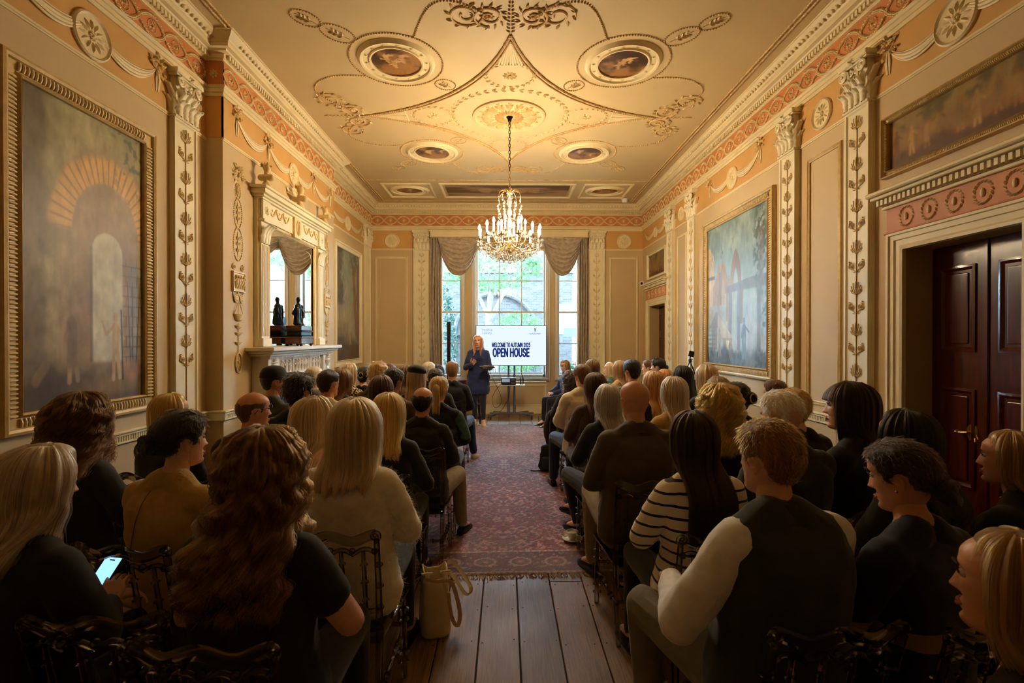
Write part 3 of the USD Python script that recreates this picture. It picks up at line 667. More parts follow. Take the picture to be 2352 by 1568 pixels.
# ---- the near mahogany double door and the far door
def doorway(n, a, b, h, label, leaves, open_=0.0):
    g = struct(f'door_{n}', label); c = XR
    # casing round the opening, on the wall face
    cas = [(0, 0), (0, .03), (.02, .036), (.035, .022), (.075, .022), (.08, .034), (.115, .034), (.12, .046), (.14, .046), (.145, 0)]
    P = [(a, 0, 0), (a, h, 0), (b, h, 0), (b, 0, 0)]
    obj('casing', WR(mould([(-x, z) for x, z in cas], P, (0, 0, 1), closed=False)), M_cream, g)
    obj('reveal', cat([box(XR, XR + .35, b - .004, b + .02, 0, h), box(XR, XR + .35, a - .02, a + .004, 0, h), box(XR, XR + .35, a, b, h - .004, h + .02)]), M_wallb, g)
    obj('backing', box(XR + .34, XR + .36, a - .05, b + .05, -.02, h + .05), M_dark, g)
    # entablature: coral frieze with wreaths, dentils, cornice
    zf0, zf1 = h + .15, h + .335
    obj('frieze_board', WR(cat([box(a - .15, b + .15, zf0, zf1, 0, .03), box(a - .165, b + .165, h + .135, zf0, 0, .05, .006)])), M_coral, g)
    nw = 5
    for k in range(nw):
        s = a - .06 + (b - a + .12) * (k + .5) / nw; q = []
        for j in range(16):
            an = j * PI / 8; d = np.array([math.cos(an), math.sin(an), 0]); q.append(leaf((s + .052 * d[0], (zf0 + zf1) / 2 + .062 * d[1], .032), np.array([-d[1], d[0], 0]) + d * .35, (0, 0, 1), .034, .018))
        q.append(xf(ball((0, 0, 0), (.014, .03, .010), 1), t=(s, (zf0 + zf1) / 2, .034)))
        obj('wreath', WR(cat(q)), M_orn, g)
    obj('door_cornice', WR(cat([box(a - .17, b + .17, zf1, zf1 + .025, 0, .055, .005), box(a - .20, b + .20, zf1 + .075, zf1 + .10, 0, .13, .005), box(a - .22, b + .22, zf1 + .10, zf1 + .135, 0, .16, .010)])), M_cream, g)
    obj('dentil_back', WR(box(a - .18, b + .18, zf1 + .025, zf1 + .075, 0, .062)), M_gold, g)
    for s in np.arange(a - .165, b + .17, .042): obj('dentil', WR(box(s - .012, s + .012, zf1 + .030, zf1 + .072, .06, .098)), M_cream, g)
    # leaves
    xd = XR + .20; L = (b - a) / leaves
    for k in range(leaves):
        y0, y1 = a + k * L + .003, a + (k + 1) * L - .003
        lv = obj('leaf', box(xd, xd + .045, y0, y1, .01, h - .004, .003), M_mahog, g)
        wd = Wall((xd, 0, 0), (0, 1, 0), (0, 0, 1), (-1, 0, 0)); m0 = .075
        for t0, t1 in ((.16, .42), (.60, 1.30), (1.36, 1.46), (1.56, h - .16)) if leaves == 2 else ((.2, .95), (1.1, 1.7), (1.8, h - .15)):
            if t1 - t0 < .15: continue
            obj('door_panel', wd(cat([mould([(0, 0), (0, .010), (-.016, .014), (-.03, .004), (-.034, 0)], [(y0 + m0, t0, 0), (y1 - m0, t0, 0), (y1 - m0, t1, 0), (y0 + m0, t1, 0)], (0, 0, 1)), box(y0 + m0 + .055, y1 - m0 - .055, t0 + .055, t1 - .055, -.002, .010, .008)])), M_mahog, lv)
    if leaves == 2:
        yc = a + L
        obj('meeting_bead', box(xd - .012, xd + .004, yc - .014, yc + .014, .01, h - .004, .005), M_mahog, g)
        hd = [xf(lathe([(.036, 0), (.034, .006), (.02, .008)], 20), np.array([[0, 0, -1.0], [1.2, 0, 0], [0, 1.7, 0]]) * 1.0, (xd - .001, yc + .10, 1.0)), tube([(xd - .008, yc + .10, 1.0), (xd - .035, yc + .105, 1.0), (xd - .04, yc + .17, .99)], [.008, .009, .008], 8), ball((xd - .04, yc + .175, .99), .017, 2), tube([(xd - .01, yc + .06, .99), (xd - .03, yc + .03, .965), (xd - .03, yc + .05, .94), (xd - .015, yc + .065, .965)], .006, 6)]
        obj('door_handle', cat(hd), M_brass, g)
    return g
doorway(1, 2.78, 3.63, 2.33, 'mahogany double door in the right wall near the camera', 2)
doorway(2, 9.10, 10.16, 2.33, 'dark door at the far end of the right wall', 1)

# ---- windows
M_joinery = plain('window_paint', 'cfc6b4', rough=.4, var=.04, scale=6.0)
M_pane = mat('window_glass', {'t': ('transparent_bsdf', {'color': (.96, .98, .98)}), 'g': ('glossy_bsdf', {'roughness': .01, 'color': (1, 1, 1)}), 'f': ('fresnel', {'IOR': 1.45}), 'm': ('mix_closure', {})}, [('f.fac', 'm.fac'), ('t.BSDF', 'm.closure1'), ('g.BSDF', 'm.closure2')], surface='m.closure')
for i, (a, b, nc) in enumerate(WINS):
    g = struct(f'window_{i + 1}', ['narrow sash window on the left', 'wide sash window behind the television', 'narrow sash window on the right'][i])
    y = YD + WREV; zs = np.linspace(WZ0 + .04, WZ1 - .03, 5); fa, fb = a + .045, b - .045
    obj('architrave', WF(mould([(0, 0), (0, .02), (.03, .03), (.06, .022), (.08, .03), (.085, 0)], [(a, WZ0, 0), (b, WZ0, 0), (b, WZ1, 0), (a, WZ1, 0)], (0, 0, 1))), M_joinery, g)
    obj('window_frame', cat([box(a, fa, y - .05, y + .07, WZ0, WZ1), box(fb, b, y - .05, y + .07, WZ0, WZ1), box(a, b, y - .05, y + .07, WZ1 - .05, WZ1), box(a, b, y - .05, y + .07, WZ0 - .02, WZ0 + .05),
                             box(a - .001, a + .012, YD, y, WZ0, WZ1), box(b - .012, b + .001, YD, y, WZ0, WZ1)]), M_joinery, g)
    obj('meeting_rail', box(fa, fb, y - .03, y + .05, zs[2] - .022, zs[2] + .022, .004), M_joinery, g)
    xs = np.linspace(fa, fb, nc + 1)
    for q in (1, 3): obj('glazing_bar', box(fa, fb, y - .012 + .02 * (q < 2), y + .014 + .02 * (q < 2), zs[q] - .011, zs[q] + .011, .003), M_joinery, g)
    for q in xs[1:-1]: obj('glazing_bar', box(q - .011, q + .011, y - .011, y + .013, WZ0 + .03, WZ1 - .03, .003), M_joinery, g)
    for c in range(nc):
        for q in range(4): obj('pane', box(xs[c] + .008, xs[c + 1] - .008, y + .018, y + .021, zs[q] + .008, zs[q + 1] - .008), M_pane, g)
    obj('sill', box(a - .06, b + .06, YD - .07, y + .0, WZ0 - .06, WZ0 - .015, .008), M_joinery, g)
# ================================================================== PICTURES ON THE WALLS
M_canvas = painted('oil_canvas', rough=.42, coat=.0, bump=.55, bscale=16.0, var=.18, nscale=14.0, stretch=(1, 1, .35), spec=.28)
def UV(a, b): return np.meshgrid(np.linspace(0, 1, a), np.linspace(0, 1, b), indexing='ij')
def fb(u, v, su, sv, seed, o=4): return meshkit.fbm(np.stack([u * su, v * sv, 0 * u + seed], -1), o)
def lay(C, m, col, k=1.0):
    m = np.clip(m, 0, 1)[..., None] * k; return C * (1 - m) + (np.array(lin(col)) if isinstance(col, str) else col) * m
def ell(u, v, cx, cy, rx, ry, soft=.15): return smoothstep(1 + soft, 1 - soft, np.sqrt(((u - cx) / rx) ** 2 + ((v - cy) / ry) ** 2))
def rect(u, v, a, b, c, d, s=.006): return smoothstep(a - s, a + s, u) * smoothstep(b + s, b - s, u) * smoothstep(c - s, c + s, v) * smoothstep(d + s, d - s, v)
def limb(u, v, p, q, r, asp):
    p, q = np.array(p), np.array(q); d = q - p; w = np.clip(((u - p[0]) * d[0] * asp ** 2 + (v - p[1]) * d[1]) / (d[0] ** 2 * asp ** 2 + d[1] ** 2), 0, 1)
    return smoothstep(r * 1.25, r * .8, np.hypot((u - p[0] - w * d[0]) * asp, v - p[1] - w * d[1]))
def figure(C, u, v, x, y, h, col, asp, pose=0, robe=None):
    n = (.75 + .5 * fb(u, v, 30, 30, x * 50, 2))[..., None]; c = np.array(lin(col)) * n
    def L(C, *a, cc=c): m = limb(u, v, *a, asp)[..., None]; return C * (1 - m) + cc * m
    k = 1 / asp
    C = L(C, (x - .05 * h * k, y), (x - .03 * h * k, y + .48 * h), .038 * h); C = L(C, (x + .10 * h * k, y + .02 * h), (x + .03 * h * k, y + .48 * h), .040 * h)
    C = L(C, (x, y + .48 * h), (x, y + .76 * h), .075 * h); C = L(C, (x, y + .88 * h), (x, y + .93 * h), .048 * h)
    if pose == 0: C = L(C, (x - .06 * h * k, y + .76 * h), (x - .22 * h * k, y + .66 * h), .026 * h); C = L(C, (x - .22 * h * k, y + .66 * h), (x - .30 * h * k, y + .84 * h), .022 * h); C = L(C, (x + .06 * h * k, y + .76 * h), (x + .2 * h * k, y + .6 * h), .026 * h)
    else: C = L(C, (x - .06 * h * k, y + .76 * h), (x - .12 * h * k, y + .5 * h), .028 * h); C = L(C, (x + .06 * h * k, y + .76 * h), (x + .24 * h * k, y + .62 * h), .026 * h)
    if robe: C = L(C, (x, y + .25 * h), (x, y + .72 * h), .09 * h, cc=np.array(lin(robe)) * n)
    return C
def paint_ruined_arch(a, b):
    u, v = UV(a, b); n = fb(u, v, 5, 8, 3); f = fb(u, v, 26, 40, 4)
    C = np.array(lin('857656')) * (1 - v[..., None]) + np.array(lin('767052')) * v[..., None]
    C = lay(C, smoothstep(.30, .10, u + (n - .5) * .25), '463a2c', .75)                         # dark trees and masonry on the left
    cx, cy = .66, .60; r = np.hypot((u - cx) * .62, (v - cy) * (1 if True else 1)); an = np.arctan2(v - cy, (u - cx) * .62)
    up = smoothstep(cy - .02, cy + .01, v)
    wall = np.maximum(rect(u, v, .26, 1.02, .05, cy, .02), ell(u, v, cx, cy, .47, .31 + .0, .07) * up) * smoothstep(.2, .4, n + .25)
    C = lay(C, wall, '7a6a50', .9)
    ring = smoothstep(.175, .19, r) * smoothstep(.30, .265, r + (n - .5) * .06) * up
    st = .5 + .5 * np.sin(an * 46); C = lay(C, ring, 'a07c48', .95); C = lay(C, ring * smoothstep(.75, .95, st), '4a3a26', .55)
    C = lay(C, smoothstep(.19, .17, r) * up, '77654c'); C = lay(C, rect(u, v, .40, .93, .12, cy, .01), '77654c')     # inner vault
    C = lay(C, np.maximum(rect(u, v, .52, .80, .14, .53, .01), ell(u, v, .66, .53, .14, .075, .05)), '97937e')        # sky through the second arch
    C = lay(C, rect(u, v, .505, .53, .14, .55), '4f4438', .6)
    C = lay(C, rect(u, v, .86, 1.02, .05, .50, .01), '6f6858', .9)
    bl = (np.abs(((v * 26) % 1) - .5) > .45) | (np.abs((((u * 9) + .5 * (np.floor(v * 26) % 2)) % 1) - .5) > .46)
    C = lay(C, rect(u, v, .80, 1.02, .05, .52, .02) * bl, '3b352c', .7)
    C = lay(C, smoothstep(.56, .72, f) * smoothstep(.5, .9, u) * smoothstep(.62, .9, v), '39402f', .8)
    C = lay(C, smoothstep(.16, .07, v + (n - .5) * .12), '40362a', .9); C = lay(C, ell(u, v, .66, .055, .26, .035, .5), '6a553a', .8)
    for x0 in (.88, .93, .90): C = lay(C, limb(u, v, (x0, .10), (x0 + (x0 - .9) * 1.6, .44), .0035, .62), '3a3026', .8)
    C = figure(C, u, v, .73, .075, .25, '8c7a5c', .62, 0); C = figure(C, u, v, .36, .08, .27, '7a6650', .62, 1, '6a5844'); C = lay(C, limb(u, v, (.10, .09), (.17, .14), .018, .62), '6e5c44', .7)
    C = lay(C, ell(u, v, .89, .10, .08, .04, .4), '7d5a42', .8); C = lay(C, limb(u, v, (.80, .07), (.785, .33), .004, .62), '2a2018', .9)
    return C * (.72 + .55 * n[..., None]) * (.85 + .3 * f[..., None])
def paint_abbey(a, b):
    u, v = UV(a, b); n = fb(u, v, 6, 7, 11); f = fb(u, v, 30, 34, 12); asp = .86
    C = np.array(lin('9aa5a8')) * (1 - v[..., None]) + np.array(lin('6f8078')) * v[..., None]
    C = lay(C, smoothstep(.45, .7, n) * v, '8f9a8c', .5)
    def arch(C, cx, w, y0, ys, yt, col, thick):
        out = np.zeros_like(u)
        for sg in (-1, 1):       # pointed arch: two circle arcs
            cxx = cx - sg * w * .5; rr = np.hypot((u - cxx), (v - ys) * w * 1.5 / (yt - ys)); out = np.maximum(out, smoothstep(w * 1.5 - thick, w * 1.5 - thick + .008, rr) * smoothstep(w * 1.5 + .008, w * 1.5, rr) * (v > ys) * ((u - cx) * sg > 0))
            out = np.maximum(out, rect(u, v, cx + sg * w - thick * .5, cx + sg * w + thick * .5, y0, ys))
        return lay(C, out, col, .95)
    C = lay(C, rect(u, v, -.02, .13, .30, .86, .008) * (v < .88 - u * .9 + n * .05), 'b39a6c', .95); C = lay(C, rect(u, v, .0, .14, .62, .645), '6c5c44')
    C = lay(C, rect(u, v, .10, .34, .42, .72, .01) * (v < .5 + (u - .08) * 1.3 + .06 * n) , '9c8058', .95); C = lay(C, rect(u, v, .22, .27, .42, .66), '6d553a', .8)
    C = arch(C, .30, .085, .30, .50, .72, '8a6a3c', .055); C = arch(C, .52, .09, .28, .52, .80, '7d5f36', .055)
    C = lay(C, rect(u, v, .38, .42, .16, .62), '8a7a66'); C = lay(C, rect(u, v, .0, .36, .24, .42, .02), '8f897e', .8)
    C = lay(C, rect(u, v, .36, 1.02, .50 - .0, .575, .008) * (v < .54 + (u - .36) * .07 + .01 * f) , '665c50', .9)
    for x0 in (.40, .545, .845): C = lay(C, rect(u, v, x0, x0 + .05, .10, .55), '665f66', .85)
    iv = ell(u, v, .885, .74, .095, .30, .35) * smoothstep(.40, .56, f); C = lay(C, iv, '3f4632', .95); C = lay(C, rect(u, v, .86, .93, .40, .86, .02), '6a5a44', .6)
    C = lay(C, ell(u, v, .95, .40, .06, .22, .4) * smoothstep(.45, .6, f), '4c564a', .8)
    roof = (v < .385 - (u - .16) * .62) & (v > .17) & (u > .16) & (u < .46); C = lay(C, roof * 1.0, 'a89a86'); C = lay(C, rect(u, v, .08, .19, .10, .30), '7d7468'); C = lay(C, (np.abs(u - .17) * .9 + (v - .27) < .115) * (v > .26) * (u < .2) * 1.0, '7a7064')
    C = lay(C, rect(u, v, .30, .46, .09, .185), '8a7c64'); C = lay(C, rect(u, v, .36, .42, .10, .17), 'd0bf94', .8); C = lay(C, rect(u, v, .0, .16, .10, .24, .01) * (np.sin(v * 190) > .2), '5d5650', .6)
    C = lay(C, smoothstep(.13, .07, v + (n - .5) * .10), '4a4648', .9); C = lay(C, smoothstep(.5, .62, f) * smoothstep(.16, .06, v), '2f2c30', .7)
    C = lay(C, ell(u, v, .74, .24, .10, .17, .7), 'a8b0bc', .55)
    for x, h, c in ((.235, .20, '8d8578'), (.655, .27, '6a7488'), (.42, .12, '6a5e4c')): C = figure(C, u, v, x, .055, h, c, asp, 1, c)
    for x in (.10, .27, .45, .5, .84, .9):
        C = lay(C, smoothstep(.55, .68, fb(u, v, 90, 30, x * 99, 2)) * ell(u, v, x, .84 if x > .3 else .78, .05, .07, .6), '4a5038', .7)
    return C * (.78 + .42 * n[..., None]) * (.9 + .2 * f[..., None])
def paint_grove(a, b):
    u, v = UV(a, b); n = fb(u, v, 5, 9, 21); f = fb(u, v, 26, 46, 22)
    C = np.array(lin('8c8670')) * (1 - v[..., None]) + np.array(lin('7b806e')) * v[..., None]
    C = lay(C, smoothstep(.36, .22, u + (n - .5) * .3), '4c4630', .95); C = lay(C, smoothstep(.5, .65, f) * smoothstep(.45, .2, u), '2e2a1c', .6)
    C = lay(C, limb(u, v, (.86, .25), (.74, .86), .035, .62), '7a5636', .95); C = lay(C, limb(u, v, (.95, .2), (.98, .9), .04, .62), '6b4a30', .95); C = lay(C, limb(u, v, (.80, .5), (1.0, .72), .02, .62), '6a4a30', .9)
    C = lay(C, ell(u, v, .85, .95, .3, .14, .6) * smoothstep(.4, .55, f), '50503a', .8)
    C = lay(C, rect(u, v, .05, .66, .30, .50, .02), '948764', .6); C = lay(C, rect(u, v, .08, .5, .22, .34, .02), '7b6c50', .7)
    C = lay(C, smoothstep(.24, .12, v + (n - .5) * .1), '4a3c2a', .95); C = figure(C, u, v, .58, .14, .2, 'a08a68', .62, 1)
    return C * (.75 + .45 * n[..., None])
def paint_frieze(a, b, seed=31, warm=1):
    u, v = UV(a, b); n = fb(u, v, 9, 4, seed); asp = 3.0
    C = np.array(lin('7a4a1e')) * (1 - v[..., None]) + np.array(lin('8d7440')) * v[..., None]
    C = lay(C, smoothstep(.35, .12, v + (n - .5) * .3), '4a2812', .9); C = lay(C, smoothstep(.5, .7, n) * smoothstep(.4, .9, v), '3f3a20', .7)
    g = np.random.default_rng(seed)
    for x in np.linspace(.06, .94, 9) + g.normal(0, .015, 9): C = figure(C, u, v, x, .14 + g.uniform(0, .08), g.uniform(.52, .7), ['8f5c2c', '84582c', 'a47840', '6e421e'][g.integers(4)], asp, int(g.integers(2)), [None, '7a5c30', '8f6a38'][g.integers(3)])
    for x in np.linspace(.1, .9, 6) + g.normal(0, .03, 6): C = lay(C, ell(u, v, x, .86, .06, .16, .8) * smoothstep(.4, .6, n), '4a4020', .7)
    return C * (.7 + .5 * n[..., None])
def soften(C, k, n=2):
    for _ in range(n): C = (C + np.roll(C, 1, 0) + np.roll(C, -1, 0) + np.roll(C, 1, 1) + np.roll(C, -1, 1)) / 5
    return np.clip(C * k, 0, .9)
FR = [(0, 0), (0, .035), (.012, .045), (.022, .030), (.030, .022), (.085, .030), (.092, .046), (.108, .054), (.125, .050), (.132, .030), (.132, 0)]
def framed(w, s0, s1, t0, t1, C, label, fluted=True, cat_='painting', fr=1.0, group=None, m=None):
    """frame: outer size s0..s1, t0..t1"""
    fw = .132 * fr; g = thing('framed_painting', label, cat_, (0, 0, 0), 0, group); m = m or M_pale
    obj('frame', w(mould([(x * fr - fw, z) for x, z in FR], [(s0 + fw - fw, t0, .0), (s1, t0, .0), (s1, t1, .0), (s0, t1, .0)], (0, 0, 1))), m if not fluted else M_gold, g)
    flat_picture(w, s0 + fw, s1 - fw, t0 + fw, t1 - fw, C, M_canvas, g, z=.012)
    if fluted:
        q = []; d0, d1 = .032 * fr, .083 * fr; st = .027 * fr
        for s in np.arange(s0 + fw * .9, s1 - fw * .9, st):
            for t in (t0 + fw, t1 - fw):
                o = -1 if t < (t0 + t1) / 2 else 1; q.append(tube([(s, t + o * (d0 - .0), .030), (s, t + o * (d1 + d0) / 2, .038), (s, t + o * d1, .034)], np.array([.006, .0085, .007]) * fr, 6))
        for t in np.arange(t0 + fw * .9, t1 - fw * .9, st):
            for s in (s0 + fw, s1 - fw):
                o = -1 if s < (s0 + s1) / 2 else 1; q.append(tube([(s + o * d0, t, .030), (s + o * (d1 + d0) / 2, t, .038), (s + o * d1, t, .034)], np.array([.006, .0085, .007]) * fr, 6))
        tag(obj('gadroon', w(cat(q)), M_orn, g), kind='stuff')
    return g
framed(WL, 2.83, 4.08, 1.068, 3.355, soften(paint_ruined_arch(240, 384), 2.0, 1), 'huge dim painting of a ruined arch with a pale standing figure, in a fluted frame')
framed(WR, 5.39, 7.32, 1.17, 3.38, soften(paint_abbey(300, 350), 1.3, 0)[::-1], 'large blue-grey painting of abbey ruins with a thatched hut, in a fluted frame')
framed(WL, 8.30, 9.84, 1.16, 3.375, soften(paint_grove(110, 160), 1.3), 'tall painting of a grove with tree trunks, right of the fireplace', fluted=False, fr=.8)
framed(WR, 2.58, 3.825, 2.915, 3.395, soften(paint_frieze(260, 90), 1.25, 4)[::-1], 'long brown frieze painting of dancing figures over the near mahogany door', fr=.42)
framed(WR, 9.05, 10.20, 2.88, 3.42, paint_frieze(120, 44, 35), 'small dark red painting over the far door', fluted=False, fr=.4)

# ================================================================== FIREPLACE AND OVERMANTEL
M_marble = plain('white_marble', 'e6ddd0', rough=.28, var=.06, scale=4.0)
M_soot = plain('hearth_black', '100d0b', rough=.8)
fp = thing('fireplace', 'white carved marble chimneypiece on the chimney breast', 'fireplace')
obj('mantel_shelf', WB(cat([box(5.19, 7.35, 1.515, 1.56, 0, .31, .008), box(5.24, 7.30, 1.485, 1.515, 0, .27, .008), box(5.29, 7.25, 1.455, 1.485, 0, .225, .006)])), M_marble, fp)
tag(obj('dentil', WB(cat([box(s, s + .014, 1.43, 1.455, .1, .205) for s in np.arange(5.32, 7.22, .026)])), M_marble, fp), kind='stuff')
obj('lintel', WB(cat([box(5.345, 7.195, 1.20, 1.453, 0, .13, .004), box(5.36, 7.18, 1.20, 1.22, .12, .15, .004)])), M_marble, fp)
for s0, s1 in ((5.33, 5.60), (6.94, 7.21)):
    obj('jamb', WB(cat([box(s0, s1, 0, 1.43, 0, .18, .004), box(s0 - .02, s1 + .02, 0, .15, 0, .20, .006), mould([(0, 0), (0, .012), (-.02, .012), (-.03, 0)], [(s0 + .02, .2, .178), (s1 - .02, .2, .178), (s1 - .02, 1.16, .178), (s0 + .02, 1.16, .178)], (0, 0, 1))])), M_marble, fp)
    c = (s0 + s1) / 2
    obj('carved_urn', WB(cat([xf(lathe([(.02, 0), (.05, .01), (.025, .04), (.075, .10), (.08, .13), (.05, .15), (.07, .165), (.01, .18)], 16), np.array([[1, 0, 0], [0, 0, 1], [0, -.5, 0.0]]), (c, 1.22, .18))] + [leaf((c, 1.39, .19), (math.sin(a), math.cos(a), .2), (0, 0, 1), .05, .025) for a in (-.9, -.4, 0, .4, .9)])), M_marble, fp)
def relief_figures(s0, s1, t0, t1, n, z, seed):
    g = np.random.default_rng(seed); q = []
    for k in range(n):
        s = s0 + (s1 - s0) * (k + .5) / n; h = (t1 - t0) * .85; b = t0 + .01
        q += [tube([(s + g.uniform(-.01, .01), b, z), (s, b + h * .45, z + .012), (s + g.uniform(-.01, .01), b + h * .78, z + .012)], [.010, .022, .014], 7), ball((s, b + h * .90, z + .014), .016, 1),
              tube([(s, b + h * .74, z + .012), (s + .04, b + h * .6, z + .012), (s + .05, b + h * .8, z + .008)], .007, 6), tube([(s, b + h * .74, z + .012), (s - .035, b + h * .5, z + .012)], .007, 6), tube([(s + .02, b, z), (s + .01, b + h * .4, z + .008)], .010, 6)]
    return cat(q)
for s0, s1, n in ((5.64, 5.98, 3), (6.03, 6.51, 5), (6.56, 6.90, 3)):
    t = fp; c = obj('carved_tablet', WB(cat([box(s0, s1, 1.235, 1.425, .12, .145, .004), relief_figures(s0 + .02, s1 - .02, 1.245, 1.42, n, .145, int(s0 * 10))])), M_marble, fp)
obj('slip', WB(cat([box(5.60, 5.74, 0, 1.20, 0, .06), box(6.80, 6.94, 0, 1.20, 0, .06), box(5.60, 6.94, 1.04, 1.20, 0, .06)])), plain('grey_marble', '6a655e', rough=.25, var=.25, scale=6.0), fp)
obj('firebox', WB(box(5.74, 6.80, 0, 1.04, 0, .03)), M_soot, fp)
obj('hearthstone', WB(box(5.25, 7.29, 0, .012, 0, .42, .003)), M_marble, fp)

M_mirror = mat('mirror_glass', {'p': ('principled_bsdf', {'base_color': (.90, .92, .92), 'metallic': 1.0, 'roughness': .004})}, [])
om = thing('overmantel_mirror', 'tall overmantel mirror with fluted pilasters over the marble fireplace', 'mirror')
obj('mirror_glass', WB(box(5.64, 6.92, 1.57, 2.93, .028, .032)), M_mirror, om)
obj('backboard', WB(cat([box(5.38, 5.64, 1.562, 3.24, 0, .045), box(6.92, 7.22, 1.562, 3.24, 0, .045), box(5.63, 6.93, 2.934, 3.238, 0, .0445), box(5.63, 6.93, 1.564, 2.94, 0, .026)])), M_pale, om)
obj('mirror_frame', WB(mould([(0, .02), (0, .045), (.015, .06), (.03, .05), (.045, .055), (.055, .03)], [(5.64, 1.57, 0), (6.92, 1.57, 0), (6.92, 2.93, 0), (5.64, 2.93, 0)], (0, 0, 1))), M_gold, om)
for s0, s1 in ((5.40, 5.575), (7.03, 7.205)):
    p = obj('pilaster', WB(cat([box(s0, s1, 1.562, 2.98, .04, .075), box(s0 - .015, s1 + .015, 1.562, 1.66, .04, .10, .006), box(s0 - .01, s1 + .01, 2.955, 2.985, .04, .115, .004)] + [box(s0 + .018 + k * .026, s0 + .034 + k * .026, 1.68, 2.70, .07, .083, .003) for k in range(6)])), M_pale, om)
    for k in range(3): obj('capital_leaf', WB(xf(acanthus(.24, .085, .05, .05), t=(s0 + .03 + k * .058, 2.72, .075))), M_pale, p)
obj('frieze', WB(box(5.40, 7.205, 2.985, 3.20, .04, .07)), M_pale, om)
for k in range(8):
    if k in (3.5,): continue
    a = 5.60 + k * .175 + (.06 if k > 3 else -.02); b = a + .16
    if b < 6.20 or a > 6.40: obj('carved_swag', WB(cat([tube([(a + (b - a) * t, 3.165 - .09 * (1 - (2 * t - 1) ** 2), .075) for t in np.linspace(0, 1, 10)], np.array([.006] + [.011] * 8 + [.006]), 6), xf(rosette(.022, 6, .012), t=((a + b) / 2, 3.14, .07)), ball((a, 3.165, .078), .013, 1)])), M_orn, om)
obj('centre_tablet', WB(cat([box(6.20, 6.40, 2.945, 3.21, .05, .10, .005)] + [xf(lathe([(.068, 0), (.064, .012), (.05, .006), (.001, .01)], 24), np.diag([.95, 1.45, 1]), (6.30, 3.08, .10)), tube([(6.30, 3.0, .112), (6.295, 3.07, .118), (6.30, 3.13, .112)], [.02, .016, .010], 7), ball((6.30, 3.15, .115), .013, 1)])), M_orn, om)
for a in (5.40, 7.03): obj('corner_block', WB(cat([box(a, a + .175, 2.99, 3.20, .06, .095, .004), xf(rosette(.055, 8, .02), t=(a + .088, 3.09, .095))])), M_pale, om)
obj('cornice', WB(cat([box(5.37, 7.235, 3.20, 3.225, .0, .105, .004), box(5.345, 7.26, 3.225, 3.25, 0, .13, .004), box(5.31, 7.30, 3.25, 3.30, 0, .165, .004), box(5.28, 7.33, 3.30, 3.33, 0, .19, .008)])), M_pale, om)
def bust(name, s, label, winged=False, H=.30):
    g = thing(name, label, 'bust', WB.p((s, 3.33, .12)), 0)
    o = [bone((0, 0, .0), (0, 0, .05), .06, .035), bone((0, 0, .03), (0, 0, .12), .035, .032), bone((-.06, 0, .12), (.06, 0, .12), .04, .04), bone((0, 0, .13), (0, .0, .19), .028, .026), bone((.012, 0, .215), (.005, 0, .24), (.042, .036, .045), (.044, .038, .045))]
    v, f = blend([x for x in o], .014, 4); v = v * H / .28
    obj('figure', (v, f), M_orn, g)
    g2 = np.random.default_rng(3); q = [leaf((.0, 0, .24 * H / .28), d / np.linalg.norm(d), (0, 0, 1), .065, .035, bend=.3) for d in g2.normal(0, 1, (22, 3)) * [1, 1, .5] + [-.6, -.2, .25]]
    obj('curls', cat(q), M_orn, g)
    if winged:
        for sg in (-1, 1): obj('wing', cat([leaf((-.02, sg * .03, .14), (-.6, sg * (.5 + .2 * k), .2 + .25 * k), (1, 0, .3), .16, .045, bend=.15) for k in range(4)]), M_orn, g)
bust('plaster_bust', 6.30, 'plaster winged head at the middle of the overmantel cornice', True)
bust('plaster_bust', 5.42, 'small plaster cherub on the near end of the overmantel cornice', False, .26)
bust('plaster_bust', 7.16, 'small plaster cherub on the far end of the overmantel cornice', False, .26)
